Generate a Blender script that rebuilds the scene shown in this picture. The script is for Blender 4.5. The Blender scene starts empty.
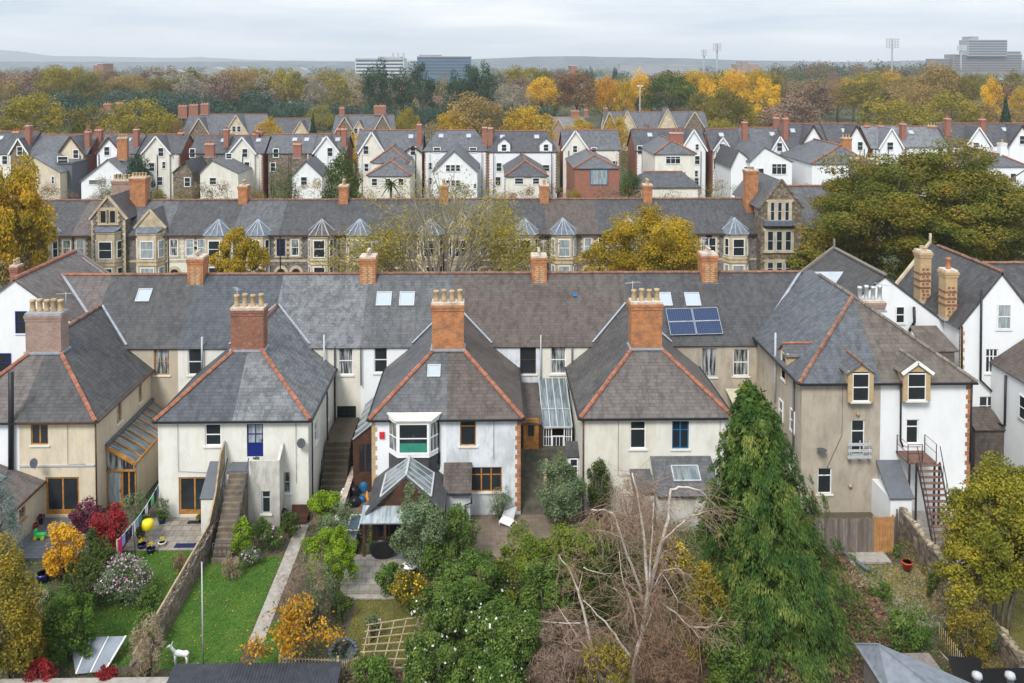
import bpy, math, random
import numpy as np
from mathutils import Vector
R = math.radians
sc = bpy.context.scene
COL = sc.collection
# ---------------------------------------------------------------- camera
HC, FPX, YAW, PIT = 28.3, 892.0, R(1.0), R(2.0)
PCX, PCY = 502.6, 95.15
cam = bpy.data.objects.new('camera', bpy.data.cameras.new('camera')); COL.objects.link(cam)
cam.location = (0, 0, HC); cam.rotation_euler = (R(90) - PIT, 0, -YAW)
cam.data.sensor_width = 36; cam.data.lens = FPX / 1024 * 36
cam.data.shift_x = (512 - PCX) / 1024; cam.data.shift_y = -(341.5 - PCY) / 1024
cam.data.clip_start = 0.5; cam.data.clip_end = 30000
sc.camera = cam
# ---------------------------------------------------------------- sky
SUN_EL, SUN_AZ = R(48), R(205)
w = bpy.data.worlds.new('World'); sc.world = w; w.use_nodes = True
nt = w.node_tree; nt.nodes.clear()
def N(t, **k):
    n = nt.nodes.new(t)
    for a, b in k.items(): setattr(n, a, b)
    return n
sky = N('ShaderNodeTexSky', sky_type='NISHITA', sun_disc=False); sky.sun_elevation = SUN_EL; sky.sun_rotation = SUN_AZ
bg1 = N('ShaderNodeBackground'); bg1.inputs[1].default_value = 0.1
nt.links.new(sky.outputs[0], bg1.inputs[0])
tc = N('ShaderNodeTexCoord'); mp = N('ShaderNodeMapping'); mp.inputs['Scale'].default_value = (1.0, 1.0, 9.0)
no = N('ShaderNodeTexNoise'); no.inputs['Scale'].default_value = 3.2; no.inputs['Detail'].default_value = 6; no.inputs['Roughness'].default_value = .55
nt.links.new(tc.outputs['Generated'], mp.inputs[0]); nt.links.new(mp.outputs[0], no.inputs['Vector'])
cr = N('ShaderNodeValToRGB')
cr.color_ramp.elements[0].position = .36; cr.color_ramp.elements[0].color = (.58, .67, .78, 1)
cr.color_ramp.elements[1].position = .68; cr.color_ramp.elements[1].color = (.93, .95, .97, 1)
nt.links.new(no.outputs[0], cr.inputs[0])
sx = N('ShaderNodeSeparateXYZ'); nt.links.new(tc.outputs['Generated'], sx.inputs[0])
mr = N('ShaderNodeMapRange'); mr.inputs['From Min'].default_value = .05; mr.inputs['From Max'].default_value = .9
mr.inputs['To Min'].default_value = .87; mr.inputs['To Max'].default_value = 1.35
nt.links.new(sx.outputs[2], mr.inputs[0])
bg2 = N('ShaderNodeBackground'); nt.links.new(cr.outputs[0], bg2.inputs[0]); nt.links.new(mr.outputs[0], bg2.inputs[1])
mx = N('ShaderNodeMixShader'); mx.inputs[0].default_value = .9
nt.links.new(bg1.outputs[0], mx.inputs[1]); nt.links.new(bg2.outputs[0], mx.inputs[2])
ow = N('ShaderNodeOutputWorld'); nt.links.new(mx.outputs[0], ow.inputs[0])
sun = bpy.data.objects.new('sun', bpy.data.lights.new('sun', 'SUN')); COL.objects.link(sun)
sun.data.energy = 2.5; sun.data.angle = R(18); sun.data.color = (1, .97, .92)
sun.rotation_euler = (R(90) - SUN_EL, 0, R(180) - SUN_AZ)
sc.view_settings.view_transform = 'Standard'; sc.view_settings.look = 'None'; sc.view_settings.gamma = 1
sc.view_settings.exposure = 0.42
cy = sc.cycles
cy.max_bounces = 5; cy.diffuse_bounces = 2; cy.glossy_bounces = 2; cy.transmission_bounces = 3; cy.volume_bounces = 0; cy.transparent_max_bounces = 6
cy.use_denoising = True; cy.sample_clamp_indirect = 4

# ---------------------------------------------------------------- where a point of the photo is
_cy, _sy, _cp, _sp = math.cos(YAW), math.sin(YAW), math.cos(PIT), math.sin(PIT)
def ray(px, py):
    a, b = (px - PCX) / FPX, (PCY - py) / FPX
    fx, fy, fz = 0, _cp, -_sp; ux, uy, uz = 0, _sp, _cp
    x, y, z = a, fy + b * uy, fz + b * uz
    return x * _cy + y * _sy, -x * _sy + y * _cy, z
def at(px, py, Y):
    r = ray(px, py); t = Y / r[1]; return Vector((r[0] * t, Y, HC + r[2] * t))
def gd(px, py, z=0.0):
    r = ray(px, py); t = (z - HC) / r[2]; return Vector((r[0] * t, r[1] * t, z))
def gdc(px, py, z=0.0, lim=54.35):
    p = gd(px, py, z)
    if p.y > lim and not (-11.2 < p.x < -7.2 or 2.0 < p.x < 5.9): q = at(px, 300, lim); p = Vector((q.x, lim, z))
    return p
def XA(px, Y, py=300): return at(px, py, Y).x
def ZA(py, Y, px=500): return at(px, py, Y).z

# ---------------------------------------------------------------- materials
MATS = {}
def _new(name):
    m = bpy.data.materials.new(name); m.use_nodes = True; t = m.node_tree
    return m, t, t.nodes['Principled BSDF']
def node(t, ty, ins=None, **k):
    n = t.nodes.new(ty)
    for a, b in k.items(): setattr(n, a, b)
    for a, b in (ins or {}).items():
        s = n.inputs[a]
        if hasattr(b, 'is_output') or b.__class__.__name__.startswith('NodeSocket'): t.links.new(b, s)
        else: s.default_value = b
    return n
def c4(c): return (c[0], c[1], c[2], 1)
def ramp(t, fac, stops):
    n = t.nodes.new('ShaderNodeValToRGB'); e = n.color_ramp.elements
    while len(e) < len(stops): e.new(.5)
    for i, (p, c) in enumerate(stops): e[i].position = p; e[i].color = c4(c) if len(c) == 3 else c
    t.links.new(fac, n.inputs[0]); return n.outputs[0]
def mixc(t, f, a, b, mode='MIX'):
    n = t.nodes.new('ShaderNodeMix'); n.data_type = 'RGBA'; n.blend_type = mode
    for s, v in ((n.inputs[0], f), (n.inputs[6], a), (n.inputs[7], b)):
        if isinstance(v, (int, float)): s.default_value = v
        elif isinstance(v, tuple): s.default_value = c4(v)
        else: t.links.new(v, s)
    return n.outputs[2]
def noise(t, vec, scale, detail=4, rough=.55):
    return node(t, 'ShaderNodeTexNoise', {'Vector': vec, 'Scale': scale, 'Detail': detail, 'Roughness': rough}).outputs[0]
def mapped(t, vec, s=(1, 1, 1), loc=(0, 0, 0)):
    return node(t, 'ShaderNodeMapping', {'Vector': vec, 'Scale': s, 'Location': loc}).outputs[0]
def bump(t, b, h, s=.3, d=.03):
    t.links.new(node(t, 'ShaderNodeBump', {'Height': h, 'Strength': s, 'Distance': d}).outputs[0], b.inputs['Normal'])
def mat(fn):
    def g(name, *a, **k):
        if name not in MATS: MATS[name] = fn(name, *a, **k)
        return MATS[name]
    return g
@mat
def plain(name, col, rough=.6, metal=0, var=.12, scale=3.0, spec=.3):
    m, t, b = _new(name)
    o = node(t, 'ShaderNodeTexCoord').outputs['Object']
    n = noise(t, o, scale, 5)
    dk = tuple(x * (1 - var) for x in col); lt = tuple(min(1, x * (1 + var)) for x in col)
    t.links.new(ramp(t, n, [(.3, dk), (.7, lt)]), b.inputs['Base Color'])
    b.inputs['Roughness'].default_value = rough; b.inputs['Metallic'].default_value = metal
    b.inputs['Specular IOR Level'].default_value = spec
    return m
@mat
def slate(name, c1, c2, bw=.32, rh=.24, stain=(.33, .35, .36), samt=.35, moss=None, mamt=0.0, patch=.0, rough=.55):
    c1, c2, stain = [tuple(x * .61 for x in q) for q in (c1, c2, stain)]
    m, t, b = _new(name)
    uv = node(t, 'ShaderNodeUVMap').outputs[0]
    br = node(t, 'ShaderNodeTexBrick', {'Vector': uv, 'Color1': c4(c1), 'Color2': c4(c2), 'Mortar': c4(tuple(x * .22 for x in c1)),
        'Scale': 1.0, 'Mortar Size': .013, 'Mortar Smooth': .4, 'Bias': 0.0, 'Brick Width': bw, 'Row Height': rh})
    # each slate its own tone: a noise sampled per slate (white noise over snapped coordinates)
    sep = node(t, 'ShaderNodeSeparateXYZ', {'Vector': uv})
    def mth(op, a, b2=None):
        n = node(t, 'ShaderNodeMath', operation=op)
        for i, v in enumerate((a, b2)):
            if v is None: continue
            if isinstance(v, (int, float)): n.inputs[i].default_value = v
            else: t.links.new(v, n.inputs[i])
        return n.outputs[0]
    row = mth('FLOOR', mth('DIVIDE', sep.outputs[1], rh))
    off = mth('MULTIPLY', mth('MODULO', row, 2.0), .5)
    colm = mth('FLOOR', mth('ADD', mth('DIVIDE', sep.outputs[0], bw), off))
    cmb = node(t, 'ShaderNodeCombineXYZ', {'X': row, 'Y': colm})
    wn = node(t, 'ShaderNodeTexWhiteNoise', {'Vector': cmb.outputs[0]}, noise_dimensions='3D').outputs['Value']
    lo = noise(t, uv, .35, 5, .6)
    hi = noise(t, mapped(t, uv, (1.6, .5, 1)), 1.5, 6, .7)
    c = mixc(t, ramp(t, wn, [(0, (0, 0, 0)), (1, (.5, .5, .5))]), br.outputs[0], tuple(min(1, x * 1.8) for x in c2))
    c = mixc(t, ramp(t, lo, [(.42, (0, 0, 0)), (.62, (samt,) * 3)]), c, stain)
    c = mixc(t, ramp(t, hi, [(.47, (0, 0, 0)), (.64, (.6, .6, .6))]), c, tuple(x * .5 for x in c1))
    if patch:
        sel = mth('MULTIPLY', mth('GREATER_THAN', wn, .45), mth('GREATER_THAN', noise(t, uv, 1.1, 4), .53))
        c = mixc(t, mth('MULTIPLY', sel, patch), c, (.045, .05, .06))
    if moss:
        mo = noise(t, uv, 2.2, 6, .7)
        c = mixc(t, ramp(t, mo, [(.62 - mamt, (0, 0, 0)), (.78 - mamt, (.85, .85, .85))]), c, moss)
    t.links.new(c, b.inputs['Base Color'])
    b.inputs['Roughness'].default_value = rough; b.inputs['Specular IOR Level'].default_value = .35
    saw = mth('SUBTRACT', 1.0, mth('FRACT', mth('DIVIDE', sep.outputs[1], rh)))
    h = mth('ADD', mth('MULTIPLY', saw, .7), mth('MULTIPLY', wn, .35))
    bump(t, b, h, .6, .03)
    return m
@mat
def render_wall(name, col, stain=(.3, .27, .22), amt=.35, rough=.85, seed=0.0, blot=0.25):
    m, t, b = _new(name)
    uv = mapped(t, node(t, 'ShaderNodeUVMap').outputs[0], (1, 1, 1), (seed * 7.3, seed * 3.1, 0))
    streak = noise(t, mapped(t, uv, (1.3, .4, 1)), 1.1, 7, .7)
    bl = noise(t, uv, .45, 5, .6)
    fine = noise(t, uv, 9, 4, .6)
    c = mixc(t, ramp(t, streak, [(.46, (0, 0, 0)), (.68, (amt,) * 3)]), col, stain)
    c = mixc(t, ramp(t, bl, [(.48, (0, 0, 0)), (.64, (blot,) * 3)]), c, tuple(x * .62 for x in col))
    c = mixc(t, ramp(t, fine, [(.3, (0, 0, 0)), (.8, (.16,) * 3)]), c, tuple(x * .75 for x in col))
    # dirt that splashes up from the ground
    sep = node(t, 'ShaderNodeSeparateXYZ', {'Vector': node(t, 'ShaderNodeUVMap').outputs[0]})
    mrn = node(t, 'ShaderNodeMapRange', {'Value': sep.outputs[1], 'From Min': 0.0, 'From Max': 1.3, 'To Min': .55, 'To Max': 0.0})
    mm = node(t, 'ShaderNodeMath', {0: mrn.outputs[0], 1: bl}, operation='MULTIPLY')
    c = mixc(t, mm.outputs[0], c, stain)
    t.links.new(c, b.inputs['Base Color']); b.inputs['Roughness'].default_value = rough
    b.inputs['Specular IOR Level'].default_value = .2
    bump(t, b, fine, .25, .02)
    return m
@mat
def brick(name, c1, c2, mortar=(.45, .42, .38), bw=.225, rh=.075, soot=.3, rough=.85, msize=.01):
    m, t, b = _new(name)
    uv = node(t, 'ShaderNodeUVMap').outputs[0]
    br = node(t, 'ShaderNodeTexBrick', {'Vector': uv, 'Color1': c4(c1), 'Color2': c4(c2), 'Mortar': c4(mortar), 'Scale': 1.0,
        'Mortar Size': msize, 'Mortar Smooth': .3, 'Bias': 0.0, 'Brick Width': bw, 'Row Height': rh})
    n = noise(t, uv, 1.6, 6, .65)
    c = mixc(t, ramp(t, n, [(.42, (0, 0, 0)), (.72, (soot,) * 3)]), br.outputs[0], (.07, .06, .055))
    n2 = noise(t, uv, 4, 4, .6)
    c = mixc(t, ramp(t, n2, [(.55, (0, 0, 0)), (.75, (.3, .3, .3))]), c, (.5, .45, .38))
    t.links.new(c, b.inputs['Base Color']); b.inputs['Roughness'].default_value = rough
    b.inputs['Specular IOR Level'].default_value = .2
    bump(t, b, br.outputs[1], -.4, .02)
    return m
@mat
def rubble(name, c1, c2, scale=3.2, mortar=(.3, .27, .23), rough=.9):
    m, t, b = _new(name)
    uv = mapped(t, node(t, 'ShaderNodeUVMap').outputs[0], (1, 1.7, 1))
    v = node(t, 'ShaderNodeTexVoronoi', {'Vector': uv, 'Scale': scale})
    e = node(t, 'ShaderNodeTexVoronoi', {'Vector': uv, 'Scale': scale}, feature='DISTANCE_TO_EDGE')
    sv = node(t, 'ShaderNodeSeparateXYZ', {'Vector': v.outputs['Color']})
    c = ramp(t, sv.outputs[0], [(0, c1), (.6, c2), (1, tuple(x * 1.5 for x in c2))])
    c = mixc(t, ramp(t, e.outputs[0], [(.02, (.8, .8, .8)), (.09, (0, 0, 0))]), c, mortar)
    n = noise(t, uv, .8, 5, .6)
    c = mixc(t, ramp(t, n, [(.45, (0, 0, 0)), (.75, (.45,) * 3)]), c, tuple(x * .6 for x in c1))
    t.links.new(c, b.inputs['Base Color']); b.inputs['Roughness'].default_value = rough
    b.inputs['Specular IOR Level'].default_value = .15
    bump(t, b, e.outputs[0], .6, .05)
    return m
@mat
def leaf(name, cols, rough=.6, trans=.25, cl=.5):
    m, t, b = _new(name)
    g = node(t, 'ShaderNodeNewGeometry')
    o = node(t, 'ShaderNodeTexCoord').outputs['Object']
    n = noise(t, o, cl, 3, .5)
    mm = node(t, 'ShaderNodeMath', {0: g.outputs['Random Per Island'], 1: .34}, operation='MULTIPLY')
    m2 = node(t, 'ShaderNodeMath', {0: n, 1: 1.5}, operation='MULTIPLY')
    m3 = node(t, 'ShaderNodeMath', {0: m2.outputs[0], 1: -.40}, operation='ADD')
    ad = node(t, 'ShaderNodeMath', {0: mm.outputs[0], 1: m3.outputs[0]}, operation='ADD')
    k = len(cols) - 1
    c = ramp(t, ad.outputs[0], [(.05 + .85 * i / k, x) for i, x in enumerate(cols)])
    t.links.new(c, b.inputs['Base Color']); b.inputs['Roughness'].default_value = rough
    b.inputs['Specular IOR Level'].default_value = .15
    tr = node(t, 'ShaderNodeBsdfTranslucent', {'Color': c})
    ms = node(t, 'ShaderNodeMixShader', {0: trans, 1: b.outputs[0], 2: tr.outputs[0]})
    t.links.new(ms.outputs[0], t.nodes['Material Output'].inputs[0])
    return m
@mat
def glass(name, col=(.02, .025, .03), rough=.06, pale=None):
    m, t, b = _new(name)
    if pale:
        uv = node(t, 'ShaderNodeUVMap').outputs[0]
        n = noise(t, mapped(t, uv, (5, .5, 1)), 1.2, 3)
        t.links.new(ramp(t, n, [(.42, col), (.62, pale)]), b.inputs['Base Color'])
    else: b.inputs['Base Color'].default_value = c4(col)
    b.inputs['Roughness'].default_value = rough; b.inputs['Specular IOR Level'].default_value = .6
    return m

# ---------------------------------------------------------------- meshes
def root_loc(o):
    v = Vector((0, 0, 0))
    while o: v += o.location; o = o.parent
    return v
def auto_uv(me):
    n = len(me.loops)
    if not n: return
    co = np.empty(len(me.vertices) * 3, 'f'); me.vertices.foreach_get('co', co); co = co.reshape(-1, 3)
    li = np.empty(n, 'i'); me.loops.foreach_get('vertex_index', li)
    npoly = len(me.polygons); nor = np.empty(npoly * 3, 'f'); me.polygons.foreach_get('normal', nor); nor = nor.reshape(-1, 3)
    tot = np.empty(npoly, 'i'); me.polygons.foreach_get('loop_total', tot)
    nl = np.repeat(nor, tot, axis=0)
    u = np.cross(np.array([0, 0, 1.0]), nl); ln = np.linalg.norm(u, axis=1); flat = ln < .05
    u[flat] = (1, 0, 0); u[~flat] /= ln[~flat][:, None]
    v = np.cross(nl, u); p = co[li]
    uv = np.stack([(p * u).sum(1), (p * v).sum(1)], 1).astype('f')
    me.uv_layers.new(name='UVMap').data.foreach_set('uv', uv.ravel())
class MB:
    def __init__(s): s.v = []; s.f = []; s.m = []; s.sm = []
    def poly(s, pts, m=0, smooth=False):
        i = len(s.v); s.v += [tuple(p) for p in pts]; s.f.append(tuple(range(i, i + len(pts)))); s.m.append(m); s.sm.append(smooth)
    def box(s, x0, x1, y0, y1, z0, z1, m=0):
        i = len(s.v); s.v += [(x, y, z) for z in (z0, z1) for y in (y0, y1) for x in (x0, x1)]
        for f in ((0, 2, 3, 1), (4, 5, 7, 6), (0, 1, 5, 4), (2, 6, 7, 3), (0, 4, 6, 2), (1, 3, 7, 5)):
            s.f.append(tuple(i + k for k in f)); s.m.append(m); s.sm.append(False)
    def beam(s, p0, p1, wd, hg, m=0, up=(0, 0, 1)):
        p0, p1, up = Vector(p0), Vector(p1), Vector(up); d = (p1 - p0).normalized(); a = d.cross(up)
        if a.length < .05: a = d.cross(Vector((0, 1, 0)))
        a.normalize(); b = a.cross(d); a *= wd / 2; b *= hg / 2; i = len(s.v)
        for p in (p0, p1): s.v += [tuple(p - a - b), tuple(p + a - b), tuple(p + a + b), tuple(p - a + b)]
        for f in ((0, 3, 2, 1), (4, 5, 6, 7), (0, 1, 5, 4), (1, 2, 6, 5), (2, 3, 7, 6), (3, 0, 4, 7)):
            s.f.append(tuple(i + k for k in f)); s.m.append(m); s.sm.append(False)
    def slab(s, pts, th=.12, m=0, me=None):
        P = [Vector(p) for p in pts]; n = Vector((0, 0, 0))
        for k in range(len(P)): n += P[k].cross(P[(k + 1) % len(P)])
        n.normalize()
        if n.z < 0: P.reverse(); n = -n
        Q = [p - n * th for p in P]; s.poly(P, m); s.poly(Q[::-1], m if me is None else me)
        for k in range(len(P)):
            j = (k + 1) % len(P); s.poly([P[k], Q[k], Q[j], P[j]], m if me is None else me)
    def ext(s, pts, d, m=0):
        P = [Vector(p) for p in pts]; d = Vector(d); Q = [p + d for p in P]; n = Vector((0, 0, 0))
        for k in range(len(P)): n += P[k].cross(P[(k + 1) % len(P)])
        if n.dot(d) > 0: P, Q = P[::-1], Q[::-1]
        s.poly(P, m); s.poly(Q[::-1], m)
        for k in range(len(P)):
            j = (k + 1) % len(P); s.poly([P[j], P[k], Q[k], Q[j]], m)
    def tube(s, pts, rad, n=6, m=0, smooth=True, cap=True):
        pts = [Vector(p) for p in pts]; L = len(pts); i = len(s.v)
        if not hasattr(rad, '__len__'): rad = [rad] * L
        prev = None
        for k, p in enumerate(pts):
            d = (pts[min(k + 1, L - 1)] - pts[max(k - 1, 0)])
            if d.length < 1e-6: d = Vector((0, 0, 1))
            d.normalize(); a = d.cross(Vector((0, 0, 1)) if abs(d.z) < .9 else Vector((1, 0, 0))) if prev is None else (prev - d * prev.dot(d))
            if a.length < 1e-4: a = d.cross(Vector((.3, .5, .8)))
            a.normalize(); prev = a; b = d.cross(a)
            for q in range(n):
                t = 2 * math.pi * q / n; s.v.append(tuple(p + (a * math.cos(t) + b * math.sin(t)) * rad[k]))
        for k in range(L - 1):
            for q in range(n):
                r = (q + 1) % n; s.f.append((i + k * n + q, i + k * n + r, i + (k + 1) * n + r, i + (k + 1) * n + q)); s.m.append(m); s.sm.append(smooth)
        if cap:
            s.f.append(tuple(i + q for q in range(n))[::-1]); s.m.append(m); s.sm.append(False)
            s.f.append(tuple(i + (L - 1) * n + q for q in range(n))); s.m.append(m); s.sm.append(False)
    def lathe(s, c, prof, n=10, m=0, smooth=True):
        s.tube([(c[0], c[1], c[2] + z) for r, z in prof], [r for r, z in prof], n, m, smooth)
    def blob(s, c, r, m=0, n=8, jit=0.0, rng=random):
        i = len(s.v); c = Vector(c); r = r if hasattr(r, '__len__') else (r, r, r); k = n // 2
        s.v.append((c.x, c.y, c.z - r[2]))
        for a in range(1, k):
            t = math.pi * a / k - math.pi / 2
            for b in range(n):
                u = 2 * math.pi * b / n; j = 1 + rng.uniform(-jit, jit)
                s.v.append((c.x + r[0] * j * math.cos(t) * math.cos(u), c.y + r[1] * j * math.cos(t) * math.sin(u), c.z + r[2] * j * math.sin(t)))
        s.v.append((c.x, c.y, c.z + r[2])); e = len(s.v) - 1
        def add(f): s.f.append(f); s.m.append(m); s.sm.append(jit == 0)
        for b in range(n):
            d = (b + 1) % n; add((i, i + 1 + d, i + 1 + b)); add((e, e - n + b, e - n + d))
            for a in range(k - 2): add((i + 1 + a * n + b, i + 1 + a * n + d, i + 1 + (a + 1) * n + d, i + 1 + (a + 1) * n + b))
    def build(s, name, mats, parent=None, origin=None):
        me = bpy.data.meshes.new(name)
        o0 = root_loc(parent) if parent else Vector(origin if origin else (0, 0, 0))
        # UVs in world metres, then shift to the object's own origin
        me.from_pydata(s.v, [], s.f)
        if not isinstance(mats, (list, tuple)): mats = [mats]
        for q in mats: me.materials.append(q)
        me.polygons.foreach_set('material_index', s.m); me.polygons.foreach_set('use_smooth', s.sm)
        me.update(); auto_uv(me)
        if o0.length: 
            from mathutils import Matrix
            me.transform(Matrix.Translation(-o0))
        o = bpy.data.objects.new(name, me); COL.objects.link(o)
        if parent: o.parent = parent
        else: o.location = o0
        return o
def tag(o, label=None, cat=None, group=None, kind=None):
    for k, v in (('label', label), ('category', cat), ('group', group), ('kind', kind)):
        if v: o[k] = v
    return o
def thing(name, label, cat, loc=(0, 0, 0), group=None):
    o = bpy.data.objects.new(name, None); COL.objects.link(o); o.location = loc; o.empty_display_size = .3
    return tag(o, label, cat, group)
def struct(name, mb, m): return tag(mb.build(name, m), kind='structure')
def dup(root, loc, label=None):
    r = root.copy(); COL.objects.link(r); r.location = loc
    if label: r['label'] = label
    for ch in root.children:
        c = ch.copy(); COL.objects.link(c); c.parent = r
        for g in ch.children:
            d = g.copy(); COL.objects.link(d); d.parent = c
    return r
# ---------------------------------------------------------------- shared materials
M = {}
M['s_blue'] = slate('slate blue grey', (.088, .098, .115), (.104, .114, .13), samt=.25, stain=(.16, .17, .19))
M['s_dark'] = slate('slate charcoal', (.085, .083, .087), (.10, .097, .10), samt=.3, stain=(.17, .165, .165))
M['s_light'] = slate('slate pale weathered', (.19, .20, .215), (.23, .24, .25), samt=.3, stain=(.33, .33, .33), patch=.55)
M['s_grey'] = slate('slate mid grey', (.13, .133, .14), (.155, .157, .165), samt=.35, stain=(.25, .25, .25), patch=.4)
M['s_brown'] = slate('slate brown', (.125, .098, .085), (.145, .115, .10), samt=.25, stain=(.20, .18, .165))
M['s_taupe'] = slate('slate taupe', (.155, .13, .12), (.18, .152, .142), samt=.3, stain=(.25, .225, .21))
M['s_moss'] = slate('slate rough mossy', (.085, .08, .075), (.12, .11, .105), samt=.4, stain=(.26, .25, .235), moss=(.17, .16, .12), mamt=.06, patch=.5)
M['t_brown'] = slate('concrete tile brown', (.14, .115, .095), (.18, .15, .125), bw=.38, rh=.33, samt=.4, stain=(.22, .19, .15), moss=(.16, .15, .10), mamt=.04)
M['ridge'] = plain('terracotta ridge', (.31, .125, .075), .8, var=.35, scale=2.5)
M['ridge_old'] = plain('weathered ridge', (.22, .115, .08), .85, var=.4, scale=2)
M['lead'] = plain('lead flashing', (.30, .33, .37), .5, var=.2)
M['cream3'] = render_wall('pale render', (.75, .72, .63), amt=.3, seed=8)
M['felt'] = plain('grey roofing felt', (.12, .13, .145), .8)
M['white'] = render_wall('white render', (.80, .81, .82), amt=.12, blot=.08)
M['offw'] = render_wall('off white render', (.76, .74, .67), amt=.3, blot=.3, seed=2)
M['patchw'] = render_wall('patchy white paint', (.70, .73, .76), amt=.8, blot=.6, stain=(.36, .37, .36), seed=3)
M['cream'] = render_wall('cream render', (.66, .57, .42), amt=.4, seed=4)
M['cream2'] = render_wall('pale cream render', (.73, .70, .60), amt=.32, seed=5)
M['beige'] = render_wall('beige render', (.50, .43, .33), amt=.35, seed=6)
M['taupe'] = render_wall('taupe roughcast', (.46, .40, .32), amt=.65, seed=7, blot=.4, stain=(.22, .19, .16))
M['whitef'] = plain('white paint', (.80, .80, .79), .45, var=.05)
M['ltgrey'] = plain('grey paint', (.45, .46, .47), .6)
M['stone'] = plain('cream dressed stone', (.56, .47, .33), .85, var=.25, scale=1.3)
M['pennant'] = rubble('dark rubble stone', (.075, .07, .065), (.15, .135, .12))
M['gwall'] = rubble('garden wall stone', (.10, .08, .06), (.22, .18, .135), scale=3.0, mortar=(.16, .13, .10))
M['b_red'] = brick('red brick', (.36, .10, .05), (.27, .07, .04), mortar=(.32, .25, .2))
M['b_orange'] = brick('orange brick', (.52, .20, .065), (.40, .13, .05), mortar=(.46, .28, .16), soot=.65, bw=.26, rh=.09)
M['b_old'] = brick('weathered pink brick', (.36, .21, .16), (.26, .15, .12), soot=.35, mortar=(.42, .38, .34))
M['b_brown'] = brick('sooty brown brick', (.34, .13, .07), (.22, .085, .055), soot=.55, mortar=(.24, .15, .11))
M['b_yellow'] = brick('yellow brick', (.56, .36, .13), (.48, .29, .10), soot=.25)
M['pot'] = plain('buff chimney pot', (.43, .31, .175), .8, var=.3)
M['pot_r'] = plain('terracotta pot', (.42, .15, .07), .8, var=.3)
M['pot_w'] = plain('mortar haunching', (.52, .44, .36), .9, var=.35)
M['steelpot'] = plain('galvanised cowl', (.6, .62, .64), .35, metal=.7)
M['black'] = plain('black paint', (.018, .018, .022), .45)
M['dgrey'] = plain('dark grey plastic', (.07, .075, .085), .5)
M['oak'] = plain('golden oak', (.42, .19, .045), .5, var=.3)
M['oakdk'] = plain('dark stained wood', (.075, .035, .022), .5, var=.3)
M['timber'] = plain('weathered timber', (.36, .28, .17), .8, var=.3)
def boards(name, c1, c2):
    m, t, b = _new(name); g = node(t, 'ShaderNodeNewGeometry'); o = node(t, 'ShaderNodeTexCoord').outputs['Object']; n = noise(t, mapped(t, o, (3, 3, .5)), 2.5, 5, .65)
    c = mixc(t, g.outputs['Random Per Island'], c1, c2); c = mixc(t, ramp(t, n, [(.4, (0, 0, 0)), (.7, (.6,) * 3)]), c, tuple(x * .5 for x in c1)); t.links.new(c, b.inputs['Base Color']); b.inputs['Roughness'].default_value = .9; return m
M['fence'] = boards('grey fence board', (.13, .105, .085), (.27, .235, .20))
M['blockw'] = render_wall('stained weathered render', (.58, .56, .50), stain=(.20, .19, .17), amt=.75, blot=.5, seed=9)
M['orangew'] = plain('orange stained board', (.42, .21, .08), .75, var=.25)
M['bluep'] = plain('dark blue paint', (.01, .02, .16), .4)
M['bluef'] = plain('teal blue paint', (.02, .14, .30), .4)
M['greenbl'] = plain('green blind', (.03, .22, .15), .7)
M['conc'] = plain('concrete', (.34, .31, .27), .9, var=.25)
M['glass'] = glass('window glass')
M['glass_c'] = glass('window glass and curtains', (.03, .035, .04), .1, pale=(.42, .43, .42))
M['glass_p'] = glass('window glass and net', (.22, .26, .28), .12, pale=(.40, .44, .45))
M['glass_r'] = glass('roof glass', (.10, .13, .14), .1, pale=(.22, .26, .27))
M['roofl'] = glass('rooflight glass', (.40, .45, .50), .1)
GL = {'d': 'glass', 'c': 'glass_c', 'p': 'glass_p'}
# ---------------------------------------------------------------- building kit
def wallface(mb, o, d, L, z0, z1, op=(), m=0, depth=.14):
    """a wall sheet with real openings and reveals; o start, d unit direction, outward normal (d.y,-d.x)"""
    ox, oy = o; dx, dy = d; nx, ny = dy, -dx
    P = lambda u, z, q=0: (ox + dx * u - nx * q, oy + dy * u - ny * q, z)
    us = sorted(set([0, L] + [min(max(v, 0), L) for a in op for v in a[:2]])); zs = sorted(set([z0, z1] + [min(max(v, z0), z1) for a in op for v in a[2:4]]))
    for i in range(len(us) - 1):
        for j in range(len(zs) - 1):
            uc, zc = (us[i] + us[i + 1]) / 2, (zs[j] + zs[j + 1]) / 2
            if any(a[0] < uc < a[1] and a[2] < zc < a[3] for a in op): continue
            mb.poly([P(us[i], zs[j]), P(us[i + 1], zs[j]), P(us[i + 1], zs[j + 1]), P(us[i], zs[j + 1])], m)
    for a in op:
        u0, u1, a0, a1 = a[:4]
        mb.poly([P(u0, a0), P(u0, a1), P(u0, a1, depth), P(u0, a0, depth)][::-1], m); mb.poly([P(u1, a0), P(u1, a1), P(u1, a1, depth), P(u1, a0, depth)], m)
        mb.poly([P(u0, a1), P(u1, a1), P(u1, a1, depth), P(u0, a1, depth)][::-1], m); mb.poly([P(u0, a0), P(u1, a0), P(u1, a0, depth), P(u0, a0, depth)], m)
def obox(mb, o, d, u0, u1, q0, q1, z0, z1, m=0):
    """box in wall coordinates: u along the wall, q outward"""
    ox, oy = o; dx, dy = d; nx, ny = dy, -dx
    P = lambda u, q, z: (ox + dx * u + nx * q, oy + dy * u + ny * q, z)
    i = len(mb.v); mb.v += [P(u, q, z) for z in (z0, z1) for q in (q1, q0) for u in (u0, u1)]
    for f in ((0, 2, 3, 1), (4, 5, 7, 6), (0, 1, 5, 4), (2, 6, 7, 3), (0, 4, 6, 2), (1, 3, 7, 5)):
        mb.f.append(tuple(i + k for k in f)); mb.m.append(m); mb.sm.append(False)
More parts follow.
